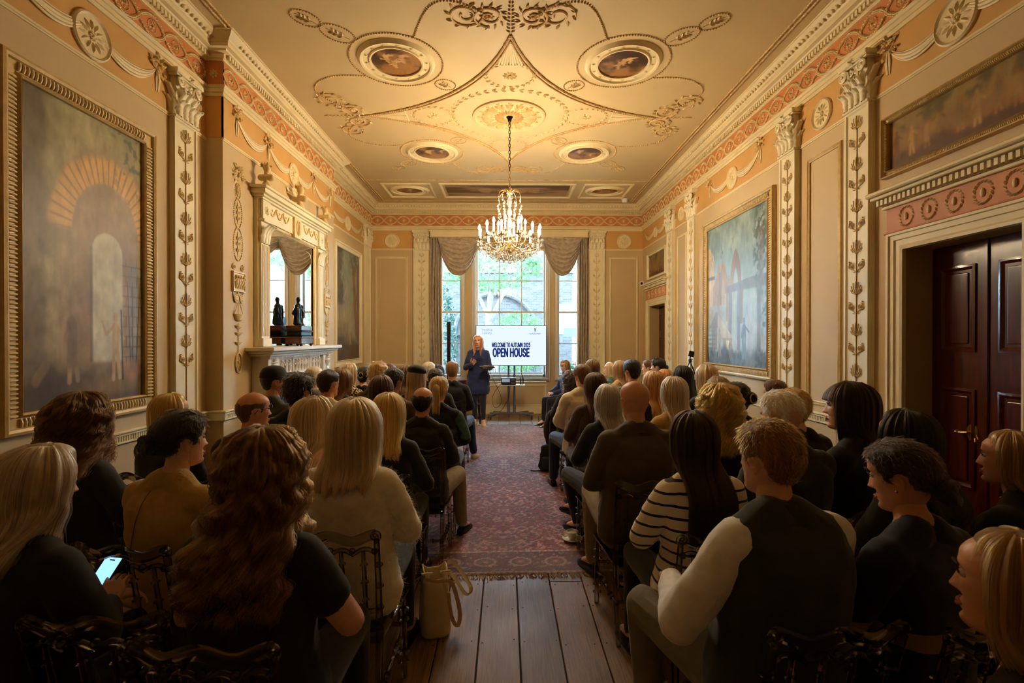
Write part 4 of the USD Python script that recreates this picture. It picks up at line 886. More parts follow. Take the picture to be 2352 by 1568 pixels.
# plaster drops beside the overmantel
for s, lab in ((5.06, 'plaster drop of ovals and plaques left of the overmantel'), (7.56, 'plaster drop of ovals and plaques right of the overmantel')):
    g = trim(lab); bouquet(WB, s, 3.36, g, .085, int(s * 7))
    z = 3.26
    for h, wd in ((.16, .05), (.30, .075), (.34, .085)):
        a = np.linspace(0, 2 * PI, max(20, int(h * 150)), endpoint=False); c = z - h / 2
        obj('beaded_oval', WB(cat([beads(np.stack([s + wd * np.cos(a), c + h / 2 * np.sin(a), .006 + 0 * a], 1), .007, 0), tube([(s, c - h * .38, .004), (s, c + h * .38, .004)], .004, 5)] + [leaf((s, c + q * h, .004), (e * .7, 1, .1), (0, 0, 1), .055, .026) for q in (-.25, -.05, .12) for e in (-1, 1)])), M_orn, g); z -= h
    obj('scroll', WB(cat([tube(spiral((s + e * .075, z - .07, .006), .035, 1.6, side=-e, up0=PI / 2), .006, 5) for e in (-1, 1)])), M_orn, g); z -= .13
    obj('plaque', WB(cat([box(s - .105, s + .105, z - .18, z, 0, .012), mould([(0, 0), (0, .024), (.012, .024), (.014, 0)], [(s - .105, z - .18, 0), (s + .105, z - .18, 0), (s + .105, z, 0), (s - .105, z, 0)], (0, 0, 1)), relief_figures(s - .09, s + .09, z - .17, z - .01, 4, .012, 5)])), M_orn, g); z -= .18
    for e in (-1, 1): swag(WB, (s + e * .10, z - .01), (s, z - .01), g, .05)
    z -= .12
    obj('hanging_bowl', WB(cat([xf(lathe([(.01, 0), (.05, .012), (.075, .05), (.085, .075), (.075, .08)], 20), np.array([[1, 0, 0], [0, 0, 1], [0, -.5, 0.0]]), (s, z - .20, .006))] + [tube([(s + e * .08, z - .12, .01), (s, z + .02, .01)], .004, 5) for e in (-1, 0, 1)])), M_orn, g); z -= .22
    obj('sprig', WB(cat([tube([(s, z - .30, .005), (s, z, .005)], .004, 5)] + [leaf((s, z - q, .005), (e, .5, .1), (0, 0, 1), .07, .03) for q in (.05, .12, .22) for e in (-1, 1)])), M_orn, g); z -= .30
    a = np.linspace(0, 2 * PI, 40, endpoint=False)
    obj('oval_plaque', WB(cat([tube(np.stack([s + .055 * np.cos(a), z - .11 + .10 * np.sin(a), .008 + 0 * a], 1), .009, 6, closed=True), xf(rosette(.05, 7, .02), np.diag([.8, 1.5, 1]), (s, z - .11, .002))])), M_orn, g)

M_bronze = plain('dark_bronze', '1d1916', rough=.3, metal=.6, var=.2, scale=20.0)
M_rosewood = plain('rosewood', '5a3018', rough=.25, var=.3, scale=14.0, coat=.3)
st = thing('mantel_clock', 'dark bronze robed figure with a drum clock on a veneered plinth, on the mantel shelf', 'clock', WB.p((6.18, 1.56, .16)), 0)
obj('plinth', cat([box(-.10, .10, -.18, .18, .03, .10, .004), box(-.11, .11, -.19, .19, .10, .112, .003), box(-.095, .095, -.165, .165, .195, .255, .004)]), M_rosewood, st)
obj('plinth_band', cat([box(-.105, .105, -.175, .175, .112, .128, .003), box(-.09, .09, -.16, .16, .128, .18, .006), box(-.105, .105, -.175, .175, .18, .195, .004)]), M_bronze, st)
for a in (-1, 1):
    for b in (-1, 1): obj('foot', ball((a * .085, b * .15, .016), (.02, .025, .016), 2), M_bronze, st)
v, f = blend([bone((0, -.03, .27), (0, -.035, .40), (.05, .06, .02), (.035, .045, .03)), bone((0, -.035, .40), (0, -.04, .50), .045, .042), bone((0, -.075, .505), (0, -.005, .505), .024, .024), bone((0, -.04, .52), (0, -.042, .56), .014, .014), bone((.004, -.042, .578), (.004, -.04, .592), .025, .026),
              bone((0, -.005, .50), (.03, .03, .43), .017, .014), bone((.03, .03, .43), (.03, .07, .42), .013, .010), bone((0, -.075, .50), (-.02, -.10, .41), .02, .03), bone((0, -.09, .28), (0, -.08, .46), (.04, .04, .02), .03), bone((0, .06, .27), (.0, .0, .38), .03, .03)], .014, 3)
q = trimesh.Trimesh(v, f, process=False); v = v + np.array(q.vertex_normals) * ((meshkit.fbm(v * [40, 40, 9], 3) - .5) * .018)[:, None]
obj('figure', (v, f), M_bronze, st)
v, f = blend([bone((0, .07, .40), (0, .07, .47), .028, .024), bone((0, .07, .50), (0, .07, .505), .02, .02), bone((0, .06, .46), (.02, .03, .48), .01, .009), bone((0, .08, .40), (0, .10, .33), .018, .012)], .012, 3)
obj('child', (v, f), M_bronze, st)
obj('clock_drum', xf(lathe([(.001, -.03), (.055, -.03), (.06, -.02), (.06, .02), (.055, .03), (.045, .028), (.001, .03)], 28), np.array([[0, 0, 1.0], [1, 0, 0], [0, 1, 0]]), (.0, .085, .318)), M_bronze, st)
obj('clock_face', xf(lathe([(.044, 0), (.044, .002)], 28), np.array([[0, 0, 1.0], [1, 0, 0], [0, 1, 0]]), (.0295, .085, .318)), plain('enamel', 'd8dce0', rough=.2), st)

# ================================================================== CHANDELIER
M_crystal = mat('crystal', {'p': ('principled_bsdf', {'base_color': (.97, .98, 1.0), 'roughness': .03, 'transmission_weight': .9, 'ior': 1.55, 'specular_ior_level': .9})}, [])
M_bulb = mat('bulb', {'e': ('emission', {'color': (1, .78, .50), 'strength': BULB})}, [], surface='e.emission')
M_candle = plain('candle_tube', 'f4ead2', rough=.4, em=5.0)
M_gilt = plain('gilt_metal', 'ecd09a', rough=.22, metal=1.0)
HX, HY = .055, 6.38
ch = thing('chandelier', 'lit crystal chandelier with gilt arms and candle bulbs, hanging from the ceiling rose', 'chandelier', (HX, HY, 0))
obj('ceiling_hook', cat([lathe([(.01, 4.50), (.022, 4.51), (.03, 4.545), (.045, 4.565), (.05, 4.58)], 16), tube([(0, .0, 4.50), (.012, 0, 4.485), (0, 0, 4.47), (-.012, 0, 4.485), (0, 0, 4.5)], .004, 6)]), M_bronze, ch)
z = 4.485; k = 0
while z > 3.60:
    a = np.linspace(0, 2 * PI, 12, endpoint=False); P = np.stack([.013 * np.cos(a), 0 * a, .027 * np.sin(a)], 1) @ rotz(PI / 2 * (k % 2) + .3).T + [0, 0, z - .027]
    obj('chain_link', tube(P, .0042, 5, closed=True), M_gilt if z < 3.9 else M_bronze, ch); z -= .044; k += 1
def drop(p, L=.035, r=.010):
    b = lathe([(.001, -L), (r, -L * .72), (r * .9, -L * .5), (r * .25, -.006), (.001, 0)], 6); return xf(b, t=p)
def droplet(p, L, r, par): return obj('crystal_drop', drop(p, L, r), M_crystal, par, smooth=False)
obj('stem', lathe([(.006, 3.61), (.03, 3.58), (.045, 3.562), (.02, 3.548), (.022, 3.535), (.012, 3.52)], 16), M_gilt, ch)
obj('crystal_baluster', lathe([(.012, 3.52), (.03, 3.49), (.036, 3.46), (.03, 3.43), (.014, 3.415), (.028, 3.40), (.012, 3.385), (.02, 3.36), (.034, 3.33), (.03, 3.29), (.012, 3.26), (.03, 3.20), (.034, 3.12), (.015, 3.08)][::-1], 14), M_crystal, ch)
obj('hub', lathe([(.001, 2.70), (.02, 2.71), (.035, 2.74), (.02, 2.77), (.05, 2.80), (.06, 2.84), (.03, 2.88), (.022, 2.95), (.05, 2.985), (.03, 3.02), (.018, 3.08)], 16), M_gilt, ch)
for k in range(8):
    a = k * PI / 4 + .2; d = np.array([math.cos(a), math.sin(a), 0]); r = .145 + .02 * (k % 2)
    obj('crown_arm', tube(spline([(*(d[:2] * .02), 3.56), (*(d[:2] * .07), 3.60), (*(d[:2] * .13), 3.58), (*(d[:2] * r), 3.53 - .02 * (k % 2))], 14), .0045, 6), M_gilt, ch)
    e = d * r + [0, 0, 3.525 - .02 * (k % 2)]; obj('crystal_bead', ball(e - [0, 0, .010], .009, 1), M_crystal, ch); droplet(e - [0, 0, .02], .055, .014, ch)
for k in range(6):
    a = k * PI / 3; d = np.array([math.cos(a), math.sin(a)])
    obj('scroll_arm', tube(spline([(*(d * .03), 3.24), (*(d * .12), 3.22), (*(d * .15), 3.30), (*(d * .11), 3.40), (*(d * .14), 3.44)], 20), .0055, 6), M_gilt, ch)
    for j, (rr, zz) in enumerate(((.155, 3.40), (.148, 3.365), (.140, 3.33), (.128, 3.295), (.118, 3.26))): obj('crystal_bead', ball((*(d * rr), zz), .015, 1), M_crystal, ch, smooth=False)
def candle_arm(a, r, zc, zdip, up):
    d = np.array([math.cos(a), math.sin(a)]); P = spline([(*(d * .03), zdip + .10), (*(d * r * .35), zdip + .02), (*(d * r * .7), zdip), (*(d * r * .97), zdip + .055), (*(d * r), zc - .02)], 22)
    obj('arm', tube(P, np.linspace(.010, .0065, 22), 6), M_gilt, ch)
    c = obj('candle_cup', xf(lathe([(.006, -.03), (.014, -.02), (.04, -.008), (.043, 0), (.016, .004), (.014, .03), (.017, .034)], 14), t=(*(d * r), zc)), M_gilt, ch)
    obj('candle', xf(lathe([(.0125, .03), (.0125, .03 + up)], 10), t=(*(d * r), zc)), M_candle, ch)
    obj('bulb', xf(lathe([(.008, 0), (.018, .014), (.0195, .026), (.013, .050), (.002, .072)], 12), t=(*(d * r), zc + .03 + up)), M_bulb, ch)
    for j in range(5):
        b = a + (j - 2) * .9; e = np.array([*(d * r), zc - .006]) + [.038 * math.cos(b), .038 * math.sin(b), 0]; droplet(e, .045 + .012 * (j % 2), .011, ch)
NO, NI = 12, 6
for k in range(NO): candle_arm((k + .5) * 2 * PI / NO, .405, 2.945 + .015 * (k % 2), 2.80, .085)
for k in range(NI): candle_arm(k * 2 * PI / NI + .25, .215, 3.045, 2.90, .10)
for k in range(NO):           # swags of beads and the basket of drops below
    a0, a1 = (k + .5) * 2 * PI / NO, (k + 1.5) * 2 * PI / NO; t = np.linspace(0, 1, 9); aa = a0 + (a1 - a0) * t
    tag(obj('bead_swag', beads(np.stack([.40 * np.cos(aa), .40 * np.sin(aa), 2.91 - .09 * (1 - (2 * t - 1) ** 2)], 1), .0095, 0), M_crystal, ch, smooth=False), kind='stuff')
    d = np.array([math.cos(a0), math.sin(a0)]); t = np.linspace(0, 1, 14)
    tag(obj('bead_swag', beads(np.stack([d[0] * (.40 - .33 * t), d[1] * (.40 - .33 * t), 2.90 - .16 * np.sin(PI * t * .62)], 1), .0085, 0), M_crystal, ch, smooth=False), kind='stuff')
for r, z, n, L in ((.39, 2.84, 24, .06), (.32, 2.80, 20, .06), (.25, 2.765, 16, .07), (.17, 2.735, 12, .075), (.09, 2.72, 7, .06)):
    for k in range(n):
        a = k * 2 * PI / n + r * 9; droplet((r * math.cos(a), r * math.sin(a), z + .012 * (k % 3)), L, .0135, ch)
obj('ring', cat([tube([(r * math.cos(a), r * math.sin(a), zz) for a in np.linspace(0, 2 * PI, 40, endpoint=False)], .005, 5, closed=True) for r, zz in ((.39, 2.85), (.25, 2.78), (.12, 2.74))]), M_gilt, ch)
obj('finial', xf(ball((0, 0, 2.66), .026, 2)), M_crystal, ch)

# ================================================================== CURTAINS
M_damask = plain('damask', 'bba88e', rough=.55, var=.3, scale=16.0, sheen=.4, bump=.2, bscale=40, stretch=(1, 1, .6))
M_lining = plain('curtain_lining', 'b8a488', rough=.7, var=.1, scale=8.0)
M_braid = plain('curtain_braid', 'a8865e', rough=.6, var=.2, scale=40.0)
pe = thing('curtain_pelmet', 'cream painted pelmet board over the window curtains', 'pelmet')
obj('board', WF(cat([box(-1.63, 1.80, 3.86, 3.985, 0, .20, .004), box(-1.65, 1.82, 3.975, 4.005, 0, .225, .006), box(-1.64, 1.81, 3.850, 3.868, 0, .21, .004)])), M_cream, pe)
tag(obj('gilt_beading', WF(beads(np.stack([np.arange(-1.63, 1.81, .035), np.full(99, 4.012)[:len(np.arange(-1.63, 1.81, .035))], np.full(len(np.arange(-1.63, 1.81, .035)), .205)], 1), (.014), 0)), M_gold, pe), kind='stuff')
def curtain_swag(s0, s1, sag, label, z=.13, lean=0.0, folds=8):
    u, v = UV(40, 64); g = thing('curtain_swag', label, 'curtain')
    cat_ = 1 - np.abs(2 * u - 1) ** 2.2; gather = .30
    x = s0 + (s1 - s0) * (u + gather * v * (.5 - u) * .35) + lean * v * cat_
    t = 3.86 - (.10 * v * (1 - cat_) * 2.2) - sag * v ** .9 * cat_ ** .9
    n = z + .035 + .06 * np.sin(PI * v * .9) * cat_ + 0.042 * np.sin(v * PI * 2 * folds + 1.2 * np.sin(u * 5)) * (.25 + .75 * cat_) + .010 * np.sin(v * 61 + u * 14)
    m = grid(np.stack([x, t, n], -1)); obj('drape', WF(m), M_damask, g)
    e = np.stack([x[:, -1], t[:, -1], n[:, -1]], 1); obj('braid', WF(tube(e, .014, 6)), M_braid, g)
curtain_swag(-1.47, -.58, .83, 'grey damask swag curtain over the left narrow window'); curtain_swag(.80, 1.66, .83, 'grey damask swag curtain over the right narrow window')
curtain_swag(-.60, .82, .50, 'wide shallow grey damask swag behind the chandelier', z=.08)
def curtain_tail(s0, s1, label, sg):
    g = thing('long_curtain', label, 'curtain'); u, v = UV(60, 40)
    x = s0 + (s1 - s0) * u; n = .09 + .045 * np.sin(u * PI * 2 * 4 + .5 * np.sin(v * 4)) + .01 * np.sin(v * 9 + u * 20); t = 3.86 - 3.83 * v
    obj('drape', WF(grid(np.stack([x + .04 * sg * np.sin(v * 5) * .3, t, n], -1))), M_damask, g)
    obj('braid', WF(tube(np.stack([(x + .04 * sg * np.sin(v * 5) * .3)[0 if sg > 0 else -1][:], t[0], n[0] + .01], 1), .012, 6)), M_braid, g)
curtain_tail(-1.64, -1.40, 'long grey damask curtain at the left edge of the windows', -1); curtain_tail(1.60, 1.81, 'long grey damask curtain at the right edge of the windows', 1)

# ================================================================== RUG
def paint_rug(a, b, W, L):
    u, v = UV(a, b); x = (u - .5) * W; y = v * L; e = np.minimum(np.minimum(x + W / 2, W / 2 - x), np.minimum(y, L - y))
    red, dk, blue, cr = (np.array(lin(q)) for q in ('88403c', '3c2022', '4a3640', 'c49c80'))
    C = np.ones((a, b, 3)) * red
    h = lambda p, q, s: meshkit.noise(np.stack([p, q, 0 * p + s], -1))
    fx, fy = np.abs(((x / .32) % 1) - .5), np.abs(((y / .32) % 1) - .5)
    n = meshkit.fbm(np.stack([np.abs(x) * 22, y * 22, 0 * x], -1), 3); n2 = meshkit.fbm(np.stack([np.abs(x) * 46, y * 46, 0 * x + 5], -1), 2)
    C = lay(C, smoothstep(.56, .62, n), blue, .75); C = lay(C, smoothstep(.58, .64, n2), cr, .65); C = lay(C, smoothstep(.40, .35, n), dk, .6)
    dia = fx + fy; C = lay(C, smoothstep(.20, .17, dia) * smoothstep(.11, .14, dia), cr, .6); C = lay(C, smoothstep(.10, .08, dia), blue, .7)
    bd = (e < .36)
    Cb = np.ones((a, b, 3)) * np.array(lin('5a2422')); s = np.where((x + W / 2 < .36) | (W / 2 - x < .36), y, x)
    p = ((s / .26) % 1) - .5; q = (e - .18) / .26
    Cb = lay(Cb, smoothstep(.60, .66, n2), cr, .6); Cb = lay(Cb, smoothstep(.42, .36, n), dk, .7)
    r = np.hypot(p, q * 1.2); Cb = lay(Cb, smoothstep(.34, .30, r), cr, .75); Cb = lay(Cb, smoothstep(.27, .24, r), dk, .85); Cb = lay(Cb, smoothstep(.16, .13, r), np.array(lin('8f4a3c')), .9); Cb = lay(Cb, smoothstep(.07, .05, r), cr, .9)
    C = np.where(bd[..., None], Cb, C)
    for k, cc in ((.355, cr), (.335, dk), (.035, dk), (.02, cr), (.30, blue), (.07, blue)): C = lay(C, (np.abs(e - k) < .011) * (.5 + .5 * (np.sin(s * 140) > -.3)), cc, .85)
    w = smoothstep(.42, .68, meshkit.fbm(np.stack([x * 1.3, y * 1.1, 0 * x + 31], -1), 4))[..., None] * .5; C = C * (1 - w) + (C * .45 + cr * .40) * w
    return C * (.8 + .4 * h(x * 3, y * 3, 9)[..., None])
M_rug = painted('rug_pile', rough=.95, bump=.6, bscale=260.0, var=.6, nscale=150.0, sheen=.35, spec=.2)
RW, R0, R1 = 2.30, 3.37, 9.27
rg = thing('rug', 'worn red Persian rug with a medallion border down the middle aisle', 'rug', (-.02, 0, 0), .0)
a, b = 210, 460; S, T = np.meshgrid(np.linspace(-RW / 2, RW / 2, a), np.linspace(R0, R1, b), indexing='ij')
Z = .009 + .004 * (meshkit.noise(np.stack([S * 2, T * 2, 0 * S], -1)) - .5); Z[0] = Z[-1] = .003; Z[:, 0] = Z[:, -1] = .003
skew = (T - R0) / (R1 - R0); T2 = T + (1 - skew) * S * .035
obj('pile', grid(np.stack([S, T2, Z], -1)), M_rug, rg, color=paint_rug(a, b, RW, R1 - R0).reshape(-1, 3))
q = []; g_ = np.random.default_rng(2)
for s in np.arange(-RW / 2, RW / 2, .011):
    for y, d in ((R0 + s * .035, -1), (R1, 1)): q.append(tube([(s, y, .005), (s + g_.normal(0, .006), y + d * .035, .006), (s + g_.normal(0, .012), y + d * g_.uniform(.05, .075), .004)], .003, 3))
tag(obj('fringe', cat(q), plain('rug_fringe', 'a8865a', rough=.9), rg), kind='stuff')
# ================================================================== TELEVISION, TROLLEY AND THINGS AT THE FRONT
M_black = plain('black_plastic', '0c0c0e', rough=.4)
M_steel = plain('silver_steel', '8d9298', rough=.3, metal=.9)
M_whiteplastic = plain('white_plastic', 'e6e6e2', rough=.35)
TY = 10.0
tv = thing('television', 'large television on the trolley showing a welcome slide', 'television', (.118, TY, 1.511))
obj('bezel', cat([box(-.733, .733, .0, .045, -.42, .42, .006), box(-.25, .25, .045, .085, -.2, .2, .01)]), M_black, tv)
sc = obj('screen', box(-.722, .722, -.004, .004, -.409, .409), mat('tv_screen', {'e': ('emission', {'color': (.78, .90, 1.0), 'strength': SCREEN})}, [], surface='e.emission'), tv)
M_ink = mat('slide_ink', {'e': ('emission', {'color': (.014, .03, .16), 'strength': SCREEN})}, [], surface='e.emission')
M_ink2 = mat('slide_ink_light', {'e': ('emission', {'color': (.16, .32, .58), 'strength': SCREEN})}, [], surface='e.emission')
def lettering(txt, x0, x1, z0, h, m, bold=True, name='lettering'):
    t = meshkit.text_mesh(txt, h, .0015, bold=bold); v = np.array(t.vertices); v[:, 0] = (v[:, 0] - v[:, 0].min()) / (v[:, 0].max() - v[:, 0].min()) * (x1 - x0) + x0
    w = np.stack([v[:, 0], -.0045 - v[:, 2], v[:, 1] + z0], 1); F = np.array(t.faces); k = h * .035 if bold else 0
    return obj(name, cat([(w + [dx, -.0002 * i, dz], F) for i, (dx, dz) in enumerate(((0, 0), (-k, 0), (k, 0), (0, k * .6), (0, -k * .6)) if bold else ((0, 0),))]), m, sc, smooth=False)
lettering('WELCOME TO AUTUMN 2025', -.400, .395, -.030, .088, M_ink); lettering('OPEN HOUSE', -.378, .375, -.228, .172, M_ink)
lettering('Positive', -.592, -.388, .300, .050, M_ink2, False); lettering('Luxury', -.592, -.402, .238, .050, M_ink2, False)
obj('emblem', cat([xf(tube([(-.605, -.006, .352), (-.61, -.006, .338)], .004, 5))]), M_ink2, sc)
e = [(.478, .345), (.492, .352), (.500, .338), (.490, .325), (.499, .312), (.488, .300), (.508, .290)]
obj('emblem', cat([tube([(x, -.006, z) for x, z in e], [.006, .010, .011, .010, .012, .010, .005], 6), ball((.488, -.006, .349), (.012, .004, .010), 1)]), M_ink, sc)
t = np.linspace(0, 1, 90); P = np.stack([.38 + .23 * t + .012 * np.sin(t * 60), -.0055 + 0 * t, .245 + .016 * np.sin(t * 46) * (.5 + .5 * np.cos(t * 15)) + .012 * np.exp(-((t - .28) / .04) ** 2) + .014 * np.exp(-((t - .62) / .04) ** 2)], 1)
obj('script', tube(P, .0028, 5), M_ink2, sc)
obj('script', tube([(.335, -.0055, .232), (.40, -.0055, .242), (.50, -.0055, .236), (.62, -.0055, .244)], .0016, 5), M_ink2, sc)

tr = thing('television_trolley', 'silver two-column television trolley on castors with an equipment shelf', 'stand', (.118, TY + .06, 0))
for sx in (-.052, .068): obj('column', cat([xf(lathe([(.022, .12), (.022, 1.75)], 14), t=(sx, .07, 0)), xf(lathe([(.030, .10), (.030, .26), (.024, .27)], 14), t=(sx, .07, 0))]), M_steel, tr)
obj('bracket', cat([box(-.30, .30, .025, .05, 1.42, 1.47), box(-.30, .30, .025, .05, 1.62, 1.67), box(-.09, .10, .04, .06, 1.36, 1.72)]), M_black, tr)
obj('base_beam', cat([box(-.22, .24, .02, .12, .075, .115, .01), box(-.45, .47, .05, .11, .085, .11, .006)]), M_steel, tr)
for sx in (-1, 1): obj('base_leg', cat([tube([(sx * .12, .06, .10), (sx * .34, -.06, .095), (sx * .42, -.22, .085)], .020, 8), tube([(sx * .12, .08, .10), (sx * .30, .22, .095), (sx * .36, .32, .085)], .020, 8)]), M_steel, tr)
for x, y in ((-.42, -.22), (.42, -.22), (-.36, .32), (.36, .32)):
    c = obj('castor', xf(lathe([(.012, -.014), (.038, -.013), (.040, 0), (.038, .013), (.012, .014)], 18), np.array([[0, 0, 1.0], [1, 0, 0], [0, 1, 0]]), (x, y, .041)), M_black, tr)
    obj('fork', cat([box(x - .024, x - .017, y - .014, y + .014, .035, .092), box(x + .017, x + .024, y - .014, y + .014, .035, .092), box(x - .024, x + .024, y - .016, y + .016, .078, .094)]), M_steel, tr)
obj('shelf', box(-.27, .28, -.20, .07, .690, .706, .004), M_whiteplastic, tr)
am = thing('amplifier', 'black sound mixer box with two front panels on the trolley shelf', 'mixer', (.06, TY - .02, .706))
obj('case', box(-.15, .15, -.11, .09, .004, .145, .006), M_black, am)
obj('display', box(-.135, .03, -.114, -.108, .06, .13, .002), plain('lcd', '8fa0b8', rough=.2, em=.25), am)
for z in (.085, .022): obj('panel', box(.05, .135, -.114, -.108, z, z + .045, .002), M_steel, am)
for k in range(6): obj('knob', xf(lathe([(.009, 0), (.008, .012)], 10), rotx(PI / 2), (-.12 + k * .028, -.110, .032)), M_steel, am)
M_glass = mat('clear_glass', {'t': ('transparent_bsdf', {'color': (.92, .95, .95)}), 'g': ('glossy_bsdf', {'roughness': .02}), 'lw': ('layer_weight', {'blend': .35}), 'm': ('mix_closure', {})}, [('lw.fresnel', 'm.fac'), ('t.BSDF', 'm.closure1'), ('g.BSDF', 'm.closure2')], surface='m.closure')
bo = thing('water_bottle', 'clear glass water bottle on the trolley shelf beside the mixer', 'bottle', (.335, TY - .0, .706))
obj('bottle', lathe([(.001, 0), (.038, .001), (.040, .01), (.040, .13), (.034, .16), (.016, .19), (.015, .225), (.013, .225), (.013, .19), (.030, .16), (.036, .13), (.036, .01), (.001, .008)], 20), M_glass, bo)
obj('cap', xf(lathe([(.017, 0), (.017, .028), (.001, .03)], 14), t=(0, 0, .222)), M_steel, bo)
lp = thing('power_strip', 'white power strip with plugged adapters on the trolley shelf edge', 'power strip', (-.09, TY - .10, .706)); obj('body', box(-.055, .02, -.03, .03, 0, .03, .006), M_whiteplastic, lp)
cb = thing('cable', 'black cable looping from the trolley shelf to the floor', 'cable')
obj('cord', tube(spline([(-.10, TY - .13, .715), (-.17, TY - .17, .64), (-.27, TY - .17, .42), (-.20, TY - .17, .25), (-.09, TY - .17, .36), (-.14, TY - .16, .60), (-.28, TY - .20, .90), (-.36, TY - .26, 1.10)], 60), .0045, 6), M_black, cb)
cb2 = thing('cable', 'black cable from the trolley shelf down to the floor behind the columns', 'cable'); obj('cord', tube(spline([(.10, TY + .02, .69), (.05, TY + .02, .40), (-.12, TY + .12, .12), (-.30, TY + .2, .008), (-.55, TY + .1, .008), (-.70, TY + .2, .008)], 40), .0045, 6), M_black, cb2)
for k, (x, y) in enumerate(((-.62, 9.98), (-.50, 10.02))):
    g = thing('extension_block', ['black cable block with blue plugs on the floor left of the trolley', 'small black adapter on the floor beside the trolley'][k], 'adapter', (x, y, 0)); obj('case', box(-.07, .07, -.035, .035, .002, .05, .006), M_black, g)
    for j in range(3): obj('plug', box(-.05 + j * .04, -.025 + j * .04, -.02, .015, .05, .085, .004), plain('plug_blue', '4a78b8', rough=.4) if k == 0 else M_black, g)
sp = thing('column_loudspeaker', 'slim black column loudspeaker standing before the left narrow window', 'loudspeaker', (-1.19, 10.18, 0))
obj('column', box(-.038, .038, -.045, .045, .04, 2.01, .006), M_black, sp); obj('base', box(-.16, .16, -.15, .15, .0, .04, .008), M_black, sp)
obj('grille', box(-.030, .030, -.0475, -.044, 1.0, 1.98, .001), plain('grille', '15171a', rough=.8), sp)
M_leather = plain('brown_leather', '7a3d22', rough=.35, var=.2, scale=9.0, bump=.1, bscale=120)
M_walnut = plain('walnut', '3c2014', rough=.35, var=.2, scale=10.0)
def armchair(x, y, rz, label):
    g = thing('armchair', label, 'armchair', (x, y, 0), rz); n = 26
    th = np.linspace(-.72 * PI, .72 * PI, n); q = np.linspace(0, 1, 8); u, v = np.meshgrid(th, q, indexing='ij')
    rad = .31 + .02 * v; hgt = .40 + v * (.20 + .22 * smoothstep(1.9, .8, np.abs(u)))
    out = np.stack([rad * np.sin(u), -rad * np.cos(u) * .95, hgt], -1); inn = np.stack([(rad - .055) * np.sin(u), -(rad - .055) * np.cos(u) * .95, hgt], -1)
    ring = np.concatenate([out, inn[:, ::-1], out[:, :1]], 1); m = grid(ring, flip=True)
    caps = [np.vstack([[0, k, k + 1] for k in range(1, 15)]) + (e * 17) for e in (0, n - 1)]; obj('tub_back', (m[0], np.vstack([m[1], caps[0], caps[1][:, ::-1]])), M_leather, g)
    s = hullm([p for z, r in ((.36, .27), (.38, .285), (.44, .285), (.465, .26)) for p in [(r * math.sin(a), r * math.cos(a) * .95 + .03, z) for a in np.linspace(0, 2 * PI, 20)]])
    obj('seat_cushion', s, M_leather, g)
    for sx in (-1, 1):
        for yy in (-.20, .22): obj('leg', tube([(sx * .22, yy, .38), (sx * .24, yy * 1.12, 0)], [.026, .014], 8), M_walnut, g)
    return g
armchair(-.80, 9.50, PI + .35, 'brown leather tub armchair behind the speaker'); armchair(1.13, 9.28, PI / 2 + .35, 'brown leather tub armchair under the woman in the navy jacket')
gl = thing('drinking_glass', 'clear tumbler on the floor beside the right armchair', 'glass', (.68, 9.52, 0)); obj('tumbler', lathe([(.001, 0), (.030, .001), (.036, .12), (.033, .12), (.028, .012), (.001, .010)], 20), M_glass, gl)
for s, z, lab, c_ in ((10.42, 2.845, 'round white security camera on the right wall over the far door', 1),):
    g = thing('security_camera', lab, 'camera', WR.p((s, z, 0)), 0)
    obj('mount', xf(lathe([(.03, 0), (.03, .01), (.012, .014), (.012, .04)], 14), np.array([[0, 0, -1.0], [0, 1, 0], [1, 0, 0]])), M_whiteplastic, g)
    obj('housing', ball((-.085, -.01, 0), (.055, .06, .06), 3), M_whiteplastic, g); obj('lens', ball((-.105, -.045, -.005), (.03, .03, .034), 2), M_black, g)
g = thing('smoke_detector', 'white smoke detector on the ceiling near the far right corner', 'detector', (2.50, 10.12, ZC)); obj('housing', lathe([(.001, -.075), (.05, -.07), (.058, -.05), (.06, 0)], 24), M_whiteplastic, g); obj('ring', lathe([(.068, -.016), (.07, 0)], 24), M_whiteplastic, g)
# phone on a small tripod, on a plinth by the right wall
pl = thing('plinth', 'small wooden plinth table by the right wall under the tripod', 'table', (2.74, 7.10, 0)); obj('top', box(-.16, .16, -.16, .16, 1.03, 1.062, .006), M_walnut, pl)
obj('stem', cat([box(-.09, .09, -.09, .09, .06, 1.03, .01), box(-.14, .14, -.14, .14, 0, .06, .01)]), M_walnut, pl)
tp = thing('tripod', 'small silver and black tripod with a phone on the plinth', 'tripod', (2.72, 7.08, 1.062))
for k in range(3): a = k * 2 * PI / 3 + .4; obj('leg', cat([tube([(0, 0, .26), (.12 * math.cos(a), .12 * math.sin(a), .010)], [.010, .008], 6), ball((.12 * math.cos(a), .12 * math.sin(a), .011), .011, 1)]), M_steel if k else M_black, tp)
obj('head', cat([xf(lathe([(.02, .24), (.022, .28), (.012, .30), (.012, .33)], 12)), tube([(0, 0, .31), (.0, -.09, .29)], .006, 6)]), M_black, tp)
obj('phone', xf(box(-.04, .04, -.006, .006, .0, .085, .004), roty(.2), (.01, 0, .325)), M_black, tp)

